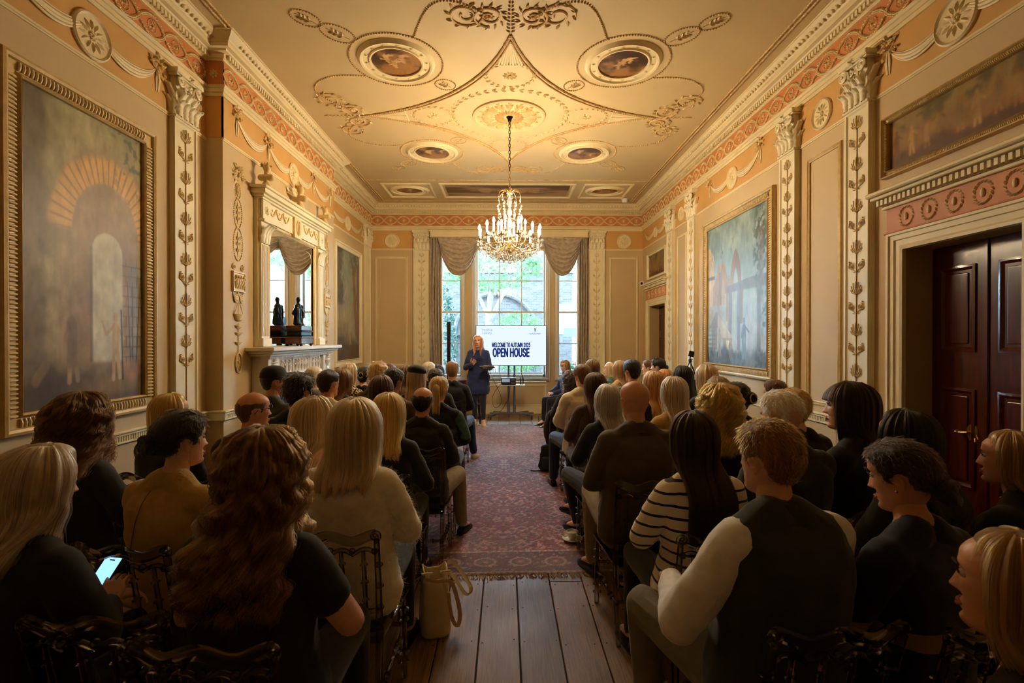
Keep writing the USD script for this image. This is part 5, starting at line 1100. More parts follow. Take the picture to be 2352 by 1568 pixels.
# ================================================================== SMALL THINGS ON THE FLOOR
M_cream_leather = plain('cream_leather', 'ecd6aa', rough=.42, var=.08, scale=9.0, bump=.08, bscale=140)
hb = thing('handbag', 'open cream leather tote bag with fallen straps on the floorboards', 'handbag', (-.405, 2.76, 0), .25)
prof = [(.075, .105, .0), (.085, .115, .015), (.084, .112, .10), (.078, .095, .22), (.066, .080, .33)]
def bagring(rx, ry, z, n=36):
    a = np.linspace(0, 2 * PI, n, endpoint=False); return np.stack([rx * np.sign(np.cos(a)) * np.abs(np.cos(a)) ** .5, ry * np.sign(np.sin(a)) * np.abs(np.sin(a)) ** .5, np.full(n, z) + (.022 * np.cos(2 * a) if z > .3 else 0)], 1)
R_ = [bagring(*p) for p in prof] + [bagring(p[0] - .005, p[1] - .005, p[2] + (.006 if i == 0 else 0)) for i, p in list(enumerate(prof))[::-1]]
V = np.vstack(R_ + [[[0, 0, 0.001]], [[0, 0, .012]]]); n = 36; F = []
for i in range(len(R_) - 1):
    for j in range(n): a, b = i * n + j, i * n + (j + 1) % n; F += [[a, b, b + n], [a, b + n, a + n]]
L_ = (len(R_) - 1) * n
for j in range(n): F += [[len(V) - 2, (j + 1) % n, j], [len(V) - 1, L_ + j, L_ + (j + 1) % n]]
obj('body', (V, np.array(F)), M_cream_leather, hb)
obj('rim', tube(bagring(.066, .080, .331), .004, 6, closed=True), M_cream_leather, hb)
for sx in (-1, 1): obj('tab', cat([box(sx * .05 - .014, sx * .05 + .014, -.086, -.074, .24, .36, .004), xf(lathe([(.006, -.03), (.006, .03)], 8), roty(PI / 2), (sx * .05, -.083, .355))]), M_cream_leather, hb)
obj('strap', tube(spline([(-.055, -.085, .30), (-.06, -.11, .335), (.0, -.125, .325), (.07, -.11, .31), (.11, -.10, .22), (.13, -.10, .10), (.115, -.09, .045), (.085, -.09, .10), (.065, -.09, .24)], 50), .012, 8, flat=.22, up=(.3, 1, .2)), M_cream_leather, hb)
obj('strap', tube(spline([(.055, .07, .30), (.10, .05, .345), (.17, .02, .27), (.21, .0, .19), (.185, -.02, .175), (.13, .02, .24), (.07, .06, .30)], 44), .012, 8, flat=.22, up=(.2, 1, .4)), M_cream_leather, hb)
M_china = plain('cream_china', 'e8dcc0', rough=.22, coat=.3)
cu = thing('saucer', 'cream saucer on the near right corner of the rug', 'saucer', (.545, 3.92, .012)); obj('dish', lathe([(.001, .004), (.045, 0), (.05, .003), (.082, .018), (.084, .021), (.080, .021), (.05, .008), (.001, .008)], 36), M_china, cu)
cp = thing('teacup', 'cream teacup standing on the saucer', 'cup', (.545, 3.92, .021)); obj('bowl', lathe([(.001, 0), (.026, 0), (.028, .006), (.036, .018), (.047, .045), (.049, .066), (.046, .066), (.044, .045), (.034, .02), (.001, .01)], 32), M_china, cp)
obj('handle', tube(spline([(-.046, 0, .055), (-.070, 0, .055), (-.074, 0, .035), (-.058, 0, .022), (-.042, 0, .028)], 18), .005, 8), M_china, cp); obj('tea', lathe([(.044, .050), (.001, .0505)], 24), plain('milky_tea', 'c8b48a', rough=.1), cp)
ca = thing('glass_carafe', 'empty clear glass carafe on the floorboards under the front right chairs', 'carafe', (.775, 3.22, 0)); obj('carafe', lathe([(.001, 0), (.034, .001), (.036, .02), (.034, .15), (.026, .19), (.026, .24), (.023, .24), (.023, .19), (.030, .15), (.031, .02), (.001, .012)], 20), M_glass, ca)
M_navy = plain('navy_canvas', '10141f', rough=.75, var=.2, scale=20.0, bump=.15, bscale=200)
bp = thing('backpack', 'dark navy backpack standing on the rug beside the right front chairs', 'backpack', (.545, 6.02, .013), -.2)
v, f = arr(m3.Manifold.hull_points(np.vstack([_S1 * .05 + c for c in (A(-.08, -.03, .05), A(.08, -.03, .05), A(-.08, .05, .05), A(.08, .05, .05), A(-.055, -.01, .27), A(.055, -.01, .27), A(-.055, .03, .27), A(.055, .03, .27))])).refine_to_length(.03))
obj('body', (v + (meshkit.fbm(v * 16, 2) - .5)[:, None] * .03 * [1, 1, 0], f), M_navy, bp)
obj('pocket', hullm(np.vstack([_S1 * .03 + c for c in (A(-.07, -.085, .05), A(.07, -.085, .05), A(-.06, -.07, .15), A(.06, -.07, .15))])), M_navy, bp)
obj('handle', tube(spline([(-.03, .02, .315), (-.02, .02, .35), (.02, .02, .35), (.03, .02, .315)], 12), .007, 6), M_navy, bp)
for sx in (-1, 1): obj('strap', tube(spline([(sx * .05, .085, .28), (sx * .07, .13, .18), (sx * .07, .09, .06)], 14), .016, 6, flat=.3), M_navy, bp)
obj('loose_strap', tube([(-.06, -.06, .012), (-.16, -.10, .006), (-.22, -.08, .006)], .006, 5), M_navy, bp)

# ================================================================== THE GARDEN OUTSIDE
M_grav = plain('garden_paving', '6a665f', rough=.9, var=.2, scale=3.0)
gd = struct('ground', 'pale paved garden outside the windows'); obj('paving', box(-14, 16, YD + .36, 34, -.62, -.5), M_grav, gd)
M_gbrick = mat('garden_brick', {'tc': ('texture_coordinate', {}), 'mp': ('mapping', {'rotation': (PI / 2, 0, 0)}), 'b': ('brick_texture', {'color1': lin('453a38'), 'color2': lin('2f2a2a'), 'mortar': lin('544e4a'), 'scale': 4.4, 'mortar_size': .018, 'brick_width': .95, 'row_height': .33}), 'p': ('principled_bsdf', {'roughness': .9})}, [('tc.object', 'mp.vector'), ('mp.vector', 'b.vector'), ('b.color', 'p.base_color')])
bw = thing('garden_wall', 'tall dark brick garden building with a blind arch seen through the windows', 'wall', (0, 21, -.5))
W_ = man(box(-3.4, 2.9, 0, .6, 0, 5.0)); ar_ = man(xf(lathe([(1.75, -.3), (1.75, .15)], 40), np.array([[1, 0, 0], [0, 0, 1], [0, -1.0, 0]]), (-.4, .0, 2.3))) + man(box(-2.15, 1.35, -.15, .3, 0, 2.3))
obj('brickwork', arr(W_ - ar_), M_gbrick, bw); obj('coping', box(-3.5, 3.0, -.1, .7, 5.0, 5.16, .02), plain('stone', '5c5c5c', rough=.8, var=.1, scale=3.0), bw)
a = np.linspace(0, PI, 24); obj('arch_ring', tube(np.stack([-.4 + 1.82 * np.cos(a), 0 * a - .02, 2.3 + 1.82 * np.sin(a)], 1), .09, 6), M_gbrick, bw)
hs = thing('house', 'pale rendered house behind the garden wall', 'house', (4.0, 27, -.5)); obj('wall', box(-11, 4, 0, 6, 0, 6.4), plain('render', 'a8a6a0', rough=.8, var=.05, scale=1.0), hs); obj('parapet', box(-11.2, 4.2, -.2, 6.2, 6.4, 6.7, .03), plain('stone', '8d8a84'), hs)
for x in (-5.5, -3.4, -1.3, .8): f_ = obj('window', box(x, x + .9, -.06, .02, 4.2, 5.8, .02), M_whiteplastic, hs); obj('pane', box(x + .08, x + .82, -.075, -.05, 4.3, 5.7), plain('dark_pane', '35424a', rough=.1), f_)
sd = thing('stone_shed', 'lower grey stone outbuilding at the right of the garden', 'outbuilding', (3.2, 17, -.5)); obj('wall', box(-.6, 2.6, 0, 1, 0, 2.55), plain('grey_stone', '55565a', rough=.9, var=.3, scale=5.0), sd); obj('roof_edge', box(-.7, 2.7, -.15, 1.1, 2.55, 2.7, .02), plain('stone', '8d8a84'), sd)
def leaves(pts, rng, L, col, col2, tr=.4): pass
M_leaf = {}
for k, (c, c2) in {'light': ('4f6a3c', '8aa468'), 'dark': ('24442c', '4a7448'), 'ivy': ('22382c', '9aa888')}.items():
    M_leaf[k] = mat('leaf_' + k, {'g': ('geometry', {}), 'r': ('rgb_ramp', {'ramp': [(0, lin(c)), (1, lin(c2))]}), 'p': ('principled_bsdf', {'roughness': .5}), 't': ('translucent_bsdf', {}), 'm': ('mix_closure', {'fac': .45})}, [('g.random_per_island', 'r.fac'), ('r.color', 'p.base_color'), ('r.color', 't.color'), ('p.BSDF', 'm.closure1'), ('t.BSDF', 'm.closure2')], surface='m.closure')
def foliage(c, rad, n, L, seed, shell=.55):
    g = np.random.default_rng(seed); d = g.normal(0, 1, (n, 3)); d /= np.linalg.norm(d, axis=1, keepdims=True); p = np.asarray(c) + d * np.asarray(rad) * (shell + (1 - shell) * g.uniform(0, 1, (n, 1)) ** .5)
    p = p[meshkit.noise(p * 1.6 + seed) > .33]; n = len(p)
    a = g.normal(0, 1, (n, 3)); a /= np.linalg.norm(a, axis=1, keepdims=True); b = np.cross(a, g.normal(0, 1, (n, 3))); b /= np.linalg.norm(b, axis=1, keepdims=True); l = L * g.uniform(.6, 1.3, (n, 1))
    V = np.stack([p - a * l * .5, p + b * l * .3, p + a * l * .5, p - b * l * .3], 1).reshape(-1, 3); i = np.arange(n)[:, None] * 4
    return V, np.vstack([i + [0, 1, 2], i + [0, 2, 3]])
M_bark = plain('bark', '5a4c40', rough=.9, var=.3, scale=8.0)
tt = thing('garden_tree', 'leafy tree with a pale trunk outside the wide window', 'tree', (-.55, 16.2, -.5))
obj('trunk', cat([tube([(0, 0, 0), (.05, 0, 1.5), (-.02, 0, 2.8), (.1, .1, 4.2)], [.17, .14, .12, .09], 10), tube([(0, 0, 2.7), (.5, -.1, 3.7), (1.2, 0, 4.5)], [.09, .06, .03], 8), tube([(0, 0, 2.9), (-.5, .2, 3.9), (-.8, .3, 4.8)], [.08, .05, .03], 8)]), M_bark, tt)
obj('crown', cat([foliage((.2, 0, 4.6), (1.5, 1.0, .9), 1500, .16, 1), foliage((1.9, .1, 4.9), (1.1, .8, .6), 800, .15, 2), foliage((-1.2, .2, 4.7), (1.1, .9, .8), 800, .15, 3)]), M_leaf['light'], tt)
tt = thing('garden_tree', 'darker tree beyond the garden wall on the right', 'tree', (3.6, 23.0, -.5)); obj('trunk', tube([(0, 0, 0), (.1, 0, 3), (0, 0, 6)], [.2, .16, .08], 8), M_bark, tt); obj('crown', foliage((0, 0, 6.4), (1.9, 1.6, 1.5), 1500, .22, 5), M_leaf['light'], tt)
tt = thing('climbing_ivy', 'tall ivy-covered tree in the left narrow window', 'ivy', (-1.95, 14.2, -.5)); obj('stem', tube([(0, .1, 0), (.06, .1, 2), (0, .1, 3.6)], [.09, .07, .04], 8), M_bark, tt); obj('leaves', cat([foliage((0, 0, 1.9), (.55, .4, 2.0), 2200, .11, 8, .6), foliage((.1, 0, .7), (.9, .4, .7), 700, .11, 9)]), M_leaf['ivy'], tt)
tt = thing('garden_bush', 'round light green bush behind the television', 'bush', (.40, 15.0, -.5)); obj('stem', tube([(0, 0, 0), (.03, 0, .9)], [.05, .04], 8), M_bark, tt); obj('leaves', foliage((0, 0, 2.05), (1.0, .7, .98), 2600, .10, 12, .7), M_leaf['light'], tt)
tt = thing('flower_bed', 'low green planting with red flowers under the left narrow window', 'plants', (-2.1, 12.9, -.5)); obj('leaves', foliage((0, 0, .55), (1.0, .4, .65), 1300, .10, 14), M_leaf['dark'], tt); g_ = np.random.default_rng(4); obj('flowers', beads(g_.normal(0, 1, (46, 3)) * [.4, .12, .22] + [.2, -.3, .85], .028, 0), plain('red_petals', 'd8503c', rough=.6), tt)
M_canvas_w = plain('parasol_canvas', 'f2f2ee', rough=.8)
pa = thing('parasol', 'big square white parasol in the garden right of the wide window', 'parasol', (2.50, 16.0, -.5)); obj('pole', tube([(0, 0, 0), (0, 0, 3.6)], .03, 8), M_steel, pa)
obj('canopy', cat([hullm([(sx * .98, sy * .9, z) for sx in (-1, 1) for sy in (-1, 1) for z in (2.32, 2.36)] + [(sx * 1.05, sy * .9, 3.25) for sx in (-1, 1) for sy in (-1, 1)])]), M_canvas_w, pa)
for x, y, h, lab in ((-1.15, 18.0, 2.1, 'white pointed garden tent, left one beyond the bush'), (-.52, 18.6, 1.95, 'narrow closed white parasol beyond the bush')):
    g = thing('white_tent', lab, 'tent', (x, y, -.5)); obj('canvas', lathe([(.34 if h > 2 else .2, .6), (.30 if h > 2 else .22, 1.5), (.16, h - .25), (.02, h + .35)], 12), M_canvas_w, g); obj('pole', tube([(0, 0, 0), (0, 0, h)], .03, 6), M_steel, g)
M_stone = plain('urn_stone', '8c8a86', rough=.7, var=.1, scale=6.0)
ur = thing('garden_urn', 'pale stone garden urn on a pedestal in the right narrow window', 'urn', (1.98, 13.4, -.5))
obj('pedestal', box(-.17, .17, -.17, .17, 0, .85, .02), M_stone, ur); obj('bowl', xf(lathe([(.13, 0), (.15, .03), (.06, .08), (.06, .16), (.2, .26), (.27, .42), (.29, .46), (.25, .46), (.001, .40)], 24), t=(0, 0, .85)), M_stone, ur)
obj('flowers', cat([foliage((0, 0, 1.38), (.24, .24, .12), 200, .09, 3)]), M_leaf['dark'], ur); obj('blooms', beads(g_.normal(0, 1, (26, 3)) * [.13, .1, .04] + [0, -.04, 1.48], .03, 0), plain('red_petals', 'd8503c'), ur)
lt = thing('patio_heater', 'dark flat-topped patio heater in the right narrow window', 'heater', (2.05, 14.6, -.5)); obj('pole', tube([(0, 0, 0), (0, 0, 2.25)], .045, 8), M_steel, lt); obj('hood', hullm([(sx * .30, sy * .12, z) for sx in (-1, 1) for sy in (-1, 1) for z in (2.22, 2.48)]), plain('dark_grey', '3c4650', rough=.5), lt)
rl = thing('railing', 'black iron railing with white steps behind, under the wide window', 'railing', (0, 12.6, -.5))
obj('rail', cat([box(-1.8, 2.4, -.02, .02, 1.24, 1.28), box(-1.8, 2.4, -.02, .02, .18, .21)]), M_black, rl)
for x in np.arange(-1.7, 2.35, .13): obj('baluster', tube([(x, 0, 0), (x, 0, 1.38)], .011, 6), M_black, rl)
wt = thing('garden_bench', 'long white garden bench behind the railing', 'bench', (.5, 13.2, -.5)); obj('seat', box(-1.1, 1.1, -.2, .2, .78, .84, .01), M_canvas_w, wt); obj('backrest', cat([box(-1.1, 1.1, .18, .22, z, z + .09, .01) for z in (.98, 1.14)]), M_canvas_w, wt)
for x in (-1.0, .0, 1.0): obj('leg', box(x - .03, x + .03, -.18, .22, 0, 1.2, .006), M_canvas_w, wt)
# ================================================================== PEOPLE

NT, NZ = 60, 52
def head_grid(male=True):
    from scipy.interpolate import PchipInterpolator as PI_
    zk = [-.112, -.104, -.088, -.065, -.042, -.02, 0, .02, .04, .06, .08, .098, .110, .117]
    yf = [.052, .076, .084, .081, .080, .082, .083, .083, .087, .086, .075, .052, .030, .006]
    yb = [.020, -.005, -.040, -.060, -.074, -.088, -.096, -.100, -.100, -.095, -.082, -.060, -.036, -.012]
    w = [.012, .032, .047, .057, .062, .067, .071, .0745, .0765, .0745, .066, .050, .031, .010]
    z = np.r_[np.linspace(-.112, -.02, 24), np.linspace(-.016, .06, 17), np.linspace(.066, .117, NZ - 41)]
    yf, yb, w = (PI_(zk, a)(z)[:, None] for a in (yf, yb, w))
    u = np.linspace(0, 2 * PI, NT, endpoint=False); th = u - 0.38 * np.sin(u)       # denser in the face; th = 0 looks along +y
    c, s = np.cos(th)[None], np.sin(th)[None]
    sg = lambda q, e: np.sign(q) * np.abs(q) ** e
    low = smoothstep(.0, -.09, z)[:, None]
    x = w * sg(s, .92) * (1 - .20 * low * np.clip(c, 0, 1))
    y = (yf + yb) / 2 + (yf - yb) / 2 * sg(c, .92)
    Z = np.repeat(z[:, None], NT, 1)
    front = np.clip(c, 0, 1) ** .7
    k = 1.0 if male else .8
    ns = np.clip((.026 - Z) / .052, 0, 1)
    y = y + front * ((.004 + .021 * ns ** 1.3) * smoothstep(-.037, -.027, Z) * smoothstep(.036, .020, Z) * gss(x, 0, .0065 + .005 * ns)
                     + .007 * gss(np.abs(x), .012, .005) * gss(Z, -.026, .006)
                     - .0105 * gss(np.abs(x), .031, .012) * gss(Z, .016, .009)
                     + .0045 * k * gss(Z, .034, .007) * gss(np.abs(x), .025, .022)
                     + .004 * gss(np.abs(x), .042, .014) * gss(Z, -.018, .014)
                     + .0065 * gss(x, 0, .017) * gss(Z, -.0545, .0048) + .0070 * gss(x, 0, .015) * gss(Z, -.0655, .0050) - .0035 * gss(x, 0, .02) * gss(Z, -.060, .0018)
                     - .004 * gss(x, 0, .02) * gss(Z, -.077, .005) + .006 * k * gss(x, 0, .018) * gss(Z, -.094, .010))
    return np.stack([x, y, Z], -1), th, z

def head_mesh(P):
    V, F = grid(np.swapaxes(P, 0, 1), closed_u=True)          # rows: theta, columns: z
    n = NZ
    a, b = len(V), len(V) + 1
    V = np.vstack([V, [0, P[0, :, 1].mean(), P[0, 0, 2] - .001], [0, P[-1, :, 1].mean(), P[-1, 0, 2] + .0015]])
    i = np.arange(NT); j = (i + 1) % NT
    F = np.vstack([F, np.stack([np.full(NT, a), j * n, i * n], 1), np.stack([np.full(NT, b), i * n + n - 1, j * n + n - 1], 1)])
    if trimesh.Trimesh(V, F, process=False).volume < 0: F = F[:, ::-1]
    return V, F

HEADS = {}
for _s in (True, False):
    _P, HTH, HZ = head_grid(_s)
    _h = man(head_mesh(_P))
    for _sx in (-1, 1):
        e = m3.Manifold.hull_points(np.vstack([ball((0, .004, .016), (.006, .014, .014), 2)[0], ball((0, -.002, -.018), (.005, .008, .010), 2)[0], ball((0, -.008, .004), (.006, .012, .016), 2)[0]]))
        e = e - man(ball((.006 * _sx, .003, .006), (.0045, .009, .014), 2))
        v = arr(e)[0] @ rotz(-.35 * _sx).T @ rotx(-.18).T + [.0765 * _sx, -.012, -.004]
        _h = _h + man((v, arr(e)[1]))
    HEADS[_s] = (_P, _h)

def hand_bones(w, d, up, side, curl=.5, spread=.12):
    """palm, four fingers and a thumb from the wrist w along d; up = back of the hand; side = +1 when the thumb is on the +s side"""
    w, d, up = (np.asarray(q, float) for q in (w, d, up)); d = d / np.linalg.norm(d); up = up - d * (up @ d); up /= np.linalg.norm(up)
    s = np.cross(d, up) * side
    B = [m3.Manifold.hull_points(np.vstack([_S1 * r + w + d * a + s * b for a, b, r in ((0, .013, .017), (0, -.013, .016), (.055, .030, .013), (.082, .024, .0115), (.082, -.024, .0105), (.06, -.030, .011))]))]
    for k, (b, L) in enumerate(((.027, .070), (.0095, .078), (-.0085, .073), (-.026, .058))):
        p = w + d * .082 + s * b; a = 0.15
        dd = d + s * spread * (1.2 - k) * .6
        r = .0092 - .0007 * k
        for q in (.44, .32, .26):
            a += curl * (.55 if q == .44 else .9)
            v = dd * math.cos(a) - up * math.sin(a); v /= np.linalg.norm(v)
            e = p + v * L * q; B.append(bone(p, e, r, r * .93)); p, r = e, r * .93
    p = w + d * .028 + s * .026
    for q, dv in ((.038, d * .55 + s * .75 - up * .25), (.030, d * .85 + s * .35 - up * .35 * (1 + curl)), (.024, d * .95 - up * .4 * (1 + curl))):
        dv = dv / np.linalg.norm(dv); e = p + dv * q; B.append(bone(p, e, .0115, .0098)); p = e
    return B

def sit_pose(**k):
    """joints of a person seated at the origin facing +y, head joint 1.235 m up"""
    J = dict(pel=(0, 0, .54), wai=(0, -.015, .74), che=(0, -.02, .95), sh=.158, shz=1.030, shy=-.03, nb=(0, -.015, 1.085), nt=(0, .012, 1.19), hd=(0, .03, 1.245),
             el=[(-.235, .06, .79), (.235, .06, .79)], wr=[(-.09, .30, .70), (.09, .30, .70)], hd_dir=[(.55, .8, -.15), (-.55, .8, -.15)],
             kn=[(-.115, .44, .545), (.115, .44, .545)], an=[(-.125, .47, .095), (.125, .47, .095)], toe=[(0, 1, 0), (0, 1, 0)], fat=1.0)
    J.update(k); return J

def stand_pose(**k):
    J = sit_pose(pel=(0, 0, .93), wai=(0, .0, 1.10), che=(0, .0, 1.29), shz=1.378, shy=-.01, nb=(0, -.005, 1.43), nt=(0, .015, 1.53), hd=(0, .03, 1.585),
                 el=[(-.235, -.02, 1.12), (.235, -.02, 1.12)], wr=[(-.2, .15, .93), (.2, .15, .93)], kn=[(-.085, .02, .50), (.09, .05, .50)], an=[(-.08, -.03, .10), (.10, .06, .10)])
    J.update(k); return J


def make_body(J, male=True, head_yaw=0.0, head_pitch=0.0, head_roll=0.0, legs='trousers', sleeve=1.0, hem=.0, loose=.012, bare_neck=0.0, coat=0.0, wrinkle=.006, seed=0, nofingers=False):
    """(skin, top, legwear, head matrix, head place): one continuous body, and clothes that follow it"""
    ft = J['fat']; sw = 1.0 if male else .91
    pel, wai, che, nb, nt, hd = (A(*J[q]) for q in ('pel', 'wai', 'che', 'nb', 'nt', 'hd'))
    shx, shz, shy = J['sh'] * sw, J['shz'], J['shy']
    skin, top, leg = [], [], []
    hipw = .088 if male else .095
    R = lambda c, dx, r: np.vstack([_S1 * r + c + A(dx, 0, 0), _S1 * r + c - A(dx, 0, 0)])
    sec = [(pel, hipw, .108 * ft), (wai, .070 * (1 if male else .86), .095 * ft), (che, .078 * sw, .104 * ft), (A(0, shy, shz - .03), .105 * sw, .066)]
    def torso(g):
        return [m3.Manifold.hull_points(np.vstack([R(a[0], a[1], a[2] + g), R(b[0], b[1], b[2] + g)])) for a, b in zip(sec, sec[1:])]
    skin += torso(0); top += torso(loose)
    skin += [m3.Manifold.hull_points(np.vstack([_S1 * .052 + nb + A(sx * .05, 0, -.02) for sx in (-1, 1)] + [_S1 * .05 + nb + A(0, .0, .03)])),
             bone(nb - A(0, 0, .02), nt + A(0, .006, .0), .056 * sw, .052 * sw), bone(nt - A(0, 0, .01), hd + A(0, -.02, -.03), .051 * sw, .05 * sw)]
    top += [m3.Manifold.hull_points(np.vstack([_S1 * .055 + nb + A(sx * .075, -.003, -.035) for sx in (-1, 1)] + [_S1 * .05 + nb + A(0, -.006, -.012)]))]
    if not male and J.get('bust', 1): top += [bone(che + A(-.07, .085, -.01), che + A(.07, .085, -.01), .06, .06)]
    for i, sx in enumerate((-1, 1)):
        s0 = A(sx * shx, shy, shz - .015); e, w = A(*J['el'][i]), A(*J['wr'][i])
        ra, rb, rc = .054 * ft, .041 * ft, .029
        tz = A(sx * .034, nb[1] - .012, nb[2] + .010)
        skin += [bone(tz, A(sx * shx * .8, shy, shz - .002), .046, .042), bone(A(sx * .09, shy, shz - .018), s0, .05, ra), bone(s0, e, ra, rb), bone(e, w, rb, rc)]
        skin += hand_bones(w, A(*J['hd_dir'][i]), J.get('hd_up', [(0, .1, 1), (0, .1, 1)])[i], 1 if sx < 0 else -1, J.get('curl', [.5, .5])[i])
        g = loose * 1.1
        top += [bone(A(sx * .09, shy, shz - .018), s0 if sleeve > 0 else A(sx * shx * .74, shy, shz - .02), .05 + g, ra + g if sleeve > 0 else ra * .95 + g), bone(tz - A(0, 0, .006), A(sx * shx * (.8 if sleeve > 0 else .7), shy, shz - .002), .046 + g * .6, .042 + g)]
        if sleeve > 0:
            f1 = min(1, sleeve / .5); top += [bone(s0, s0 + (e - s0) * f1, ra + g, ra + (rb - ra) * f1 + g)]
            if sleeve > .5: f2 = (sleeve - .5) / .5; top += [bone(e, e + (w - e) * f2, rb + g, rb + (rc - rb) * f2 + g * .9)]
        h = pel + A(sx * .092, .0, -.005); k, a = A(*J['kn'][i]), A(*J['an'][i])
        lr = (.094 * ft, .061 * ft, .036)
        skin += [bone(h, k, lr[0], lr[1]), bone(k, a, lr[1], lr[2])]
        t = A(*J['toe'][i]); t /= np.linalg.norm(t)
        skin += [bone(a, a + t * .12 + A(0, 0, -.055), .036, .026)]
        g = .010
        if legs == 'trousers': leg += [bone(h, k, lr[0] + g, lr[1] + g), bone(k, a + (a - k) * -.05, lr[1] + g, lr[2] + g * 1.7)]
        elif legs == 'slim': leg += [bone(h, k, lr[0] + .006, lr[1] + .005), bone(k, a + (a - k) * -.05, lr[1] + .005, lr[2] + .006)]
    if legs: leg += [m3.Manifold.hull_points(np.vstack([R(pel, hipw, .108 * ft + .007), R(pel + A(0, 0, .09), hipw * .9, .1 * ft + .007)]))]
    if coat:    # a jacket or dress that goes on below the hips
        top += [m3.Manifold.hull_points(np.vstack([R(pel, hipw, .108 * ft + .018), R(pel + A(0, .01, -coat), hipw + .005, .108 * ft + .018)]))]
    body = blend(skin, .026 if not nofingers else .03, 6)
    hy = rotz(head_yaw) @ rotx(head_pitch) @ roty(head_roll)
    hm = arr(HEADS[male][1]); hm = (hm[0] @ hy.T + hd, hm[1])
    body = arr(man(body) + man(hm))
    tm = m3.Manifold.batch_boolean(top, m3.OpType.Add)
    if hem: tm = tm.trim_by_plane((0, 0, 1), hem)
    tv, tf = arr(tm.refine_to_length(.026)); tt = trimesh.Trimesh(tv, tf, process=True)
    trimesh.smoothing.filter_taubin(tt, lamb=.55, nu=.56, iterations=8)
    if wrinkle:
        q = np.array(tt.vertices); nn = np.array(tt.vertex_normals)
        tt.vertices = q + nn * ((meshkit.fbm(q * [9, 9, 16] + seed, 3) - .45) * wrinkle * 2)[:, None]
    topm = (np.array(tt.vertices), np.array(tt.faces))
    legm = None
    if leg:
        lv, lf = blend(leg, .034, 6); lv = lv + (meshkit.fbm(lv * 14 + seed, 2) - .5)[:, None] * .008
        legm = (lv, lf)
    return body, topm, legm, hy, hd

def shoe_mesh(a, t, heel=0.0, boot=0.0):
    """a shoe round the ankle joint a, toes along t"""
    a = np.asarray(a, float); t = np.asarray(t, float) * [1, 1, 0]; t /= np.linalg.norm(t); s = np.cross(t, [0, 0, 1])
    z0 = max(a[2] - .095, 0.0) + .004
    P = lambda f, b, z: a * [1, 1, 0] + t * f + s * b + A(0, 0, z0 + z)
    pts = []
    for f, b, zt in ((-.06, .026, .055), (-.02, .036, .075), (.06, .042, .062), (.13, .043, .040), (.185, .028, .026), (.205, .008, .016)):
        for sg in (-1, 1):
            pts += [P(f, b * sg, .003), P(f, b * sg, zt * .55), P(f, b * .55 * sg, zt)]
    m = m3.Manifold.hull_points(np.array(pts)).refine_to_length(.018)
    v, f = arr(m); q = trimesh.Trimesh(v, f, process=True); trimesh.smoothing.filter_taubin(q, iterations=5)
    up = [(np.array(q.vertices), np.array(q.faces))]
    if boot: up.append(arr(bone(P(-.005, 0, .05), a + A(0, 0, boot), .042, .046)))
    sole = hullm([P(f, b * sg, z) for f, b in ((-.065, .028), (0, .036), (.08, .043), (.14, .043), (.205, .014)) for sg in (-1, 1) for z in (-.004, .010)])
    return cat(up), sole

# ---- hair
def hair_mats(key, a, b, rough=.38):
    a, b = (lin(q) if isinstance(q, str) else q for q in (a, b)); mid = tuple((x + y) / 2 for x, y in zip(a, b))
    shell = mat('hair_' + key, {'u': ('uvmap', {'attribute': 'st'}), 'mp': ('mapping', {'scale': (60, .9, 1)}), 'n': ('noise_texture', {'scale': 1.0, 'detail': 6.0, 'roughness': .7, 'distortion': .25}),
                                'r': ('rgb_ramp', {'ramp': [(.30, a), (.5, mid), (.70, b)]}), 'b': ('bump', {'strength': .9, 'distance': .006}),
                                'p': ('principled_bsdf', {'roughness': rough, 'specular_ior_level': .42, 'sheen_weight': .12})},
                [('u.UV', 'mp.vector'), ('mp.vector', 'n.vector'), ('n.fac', 'r.fac'), ('r.color', 'p.base_color'), ('n.fac', 'b.height'), ('b.normal', 'p.normal')])
    strand = mat('strands', {'a': ('attribute', {'attribute': 'paint'}), 'p': ('principled_hair_bsdf', {'model': 'Chiang', 'parametrization': 'Direct coloring', 'roughness': .32, 'radial_roughness': .55, 'coat': .1})}, [('a.color', 'p.color')])
    return shell, strand

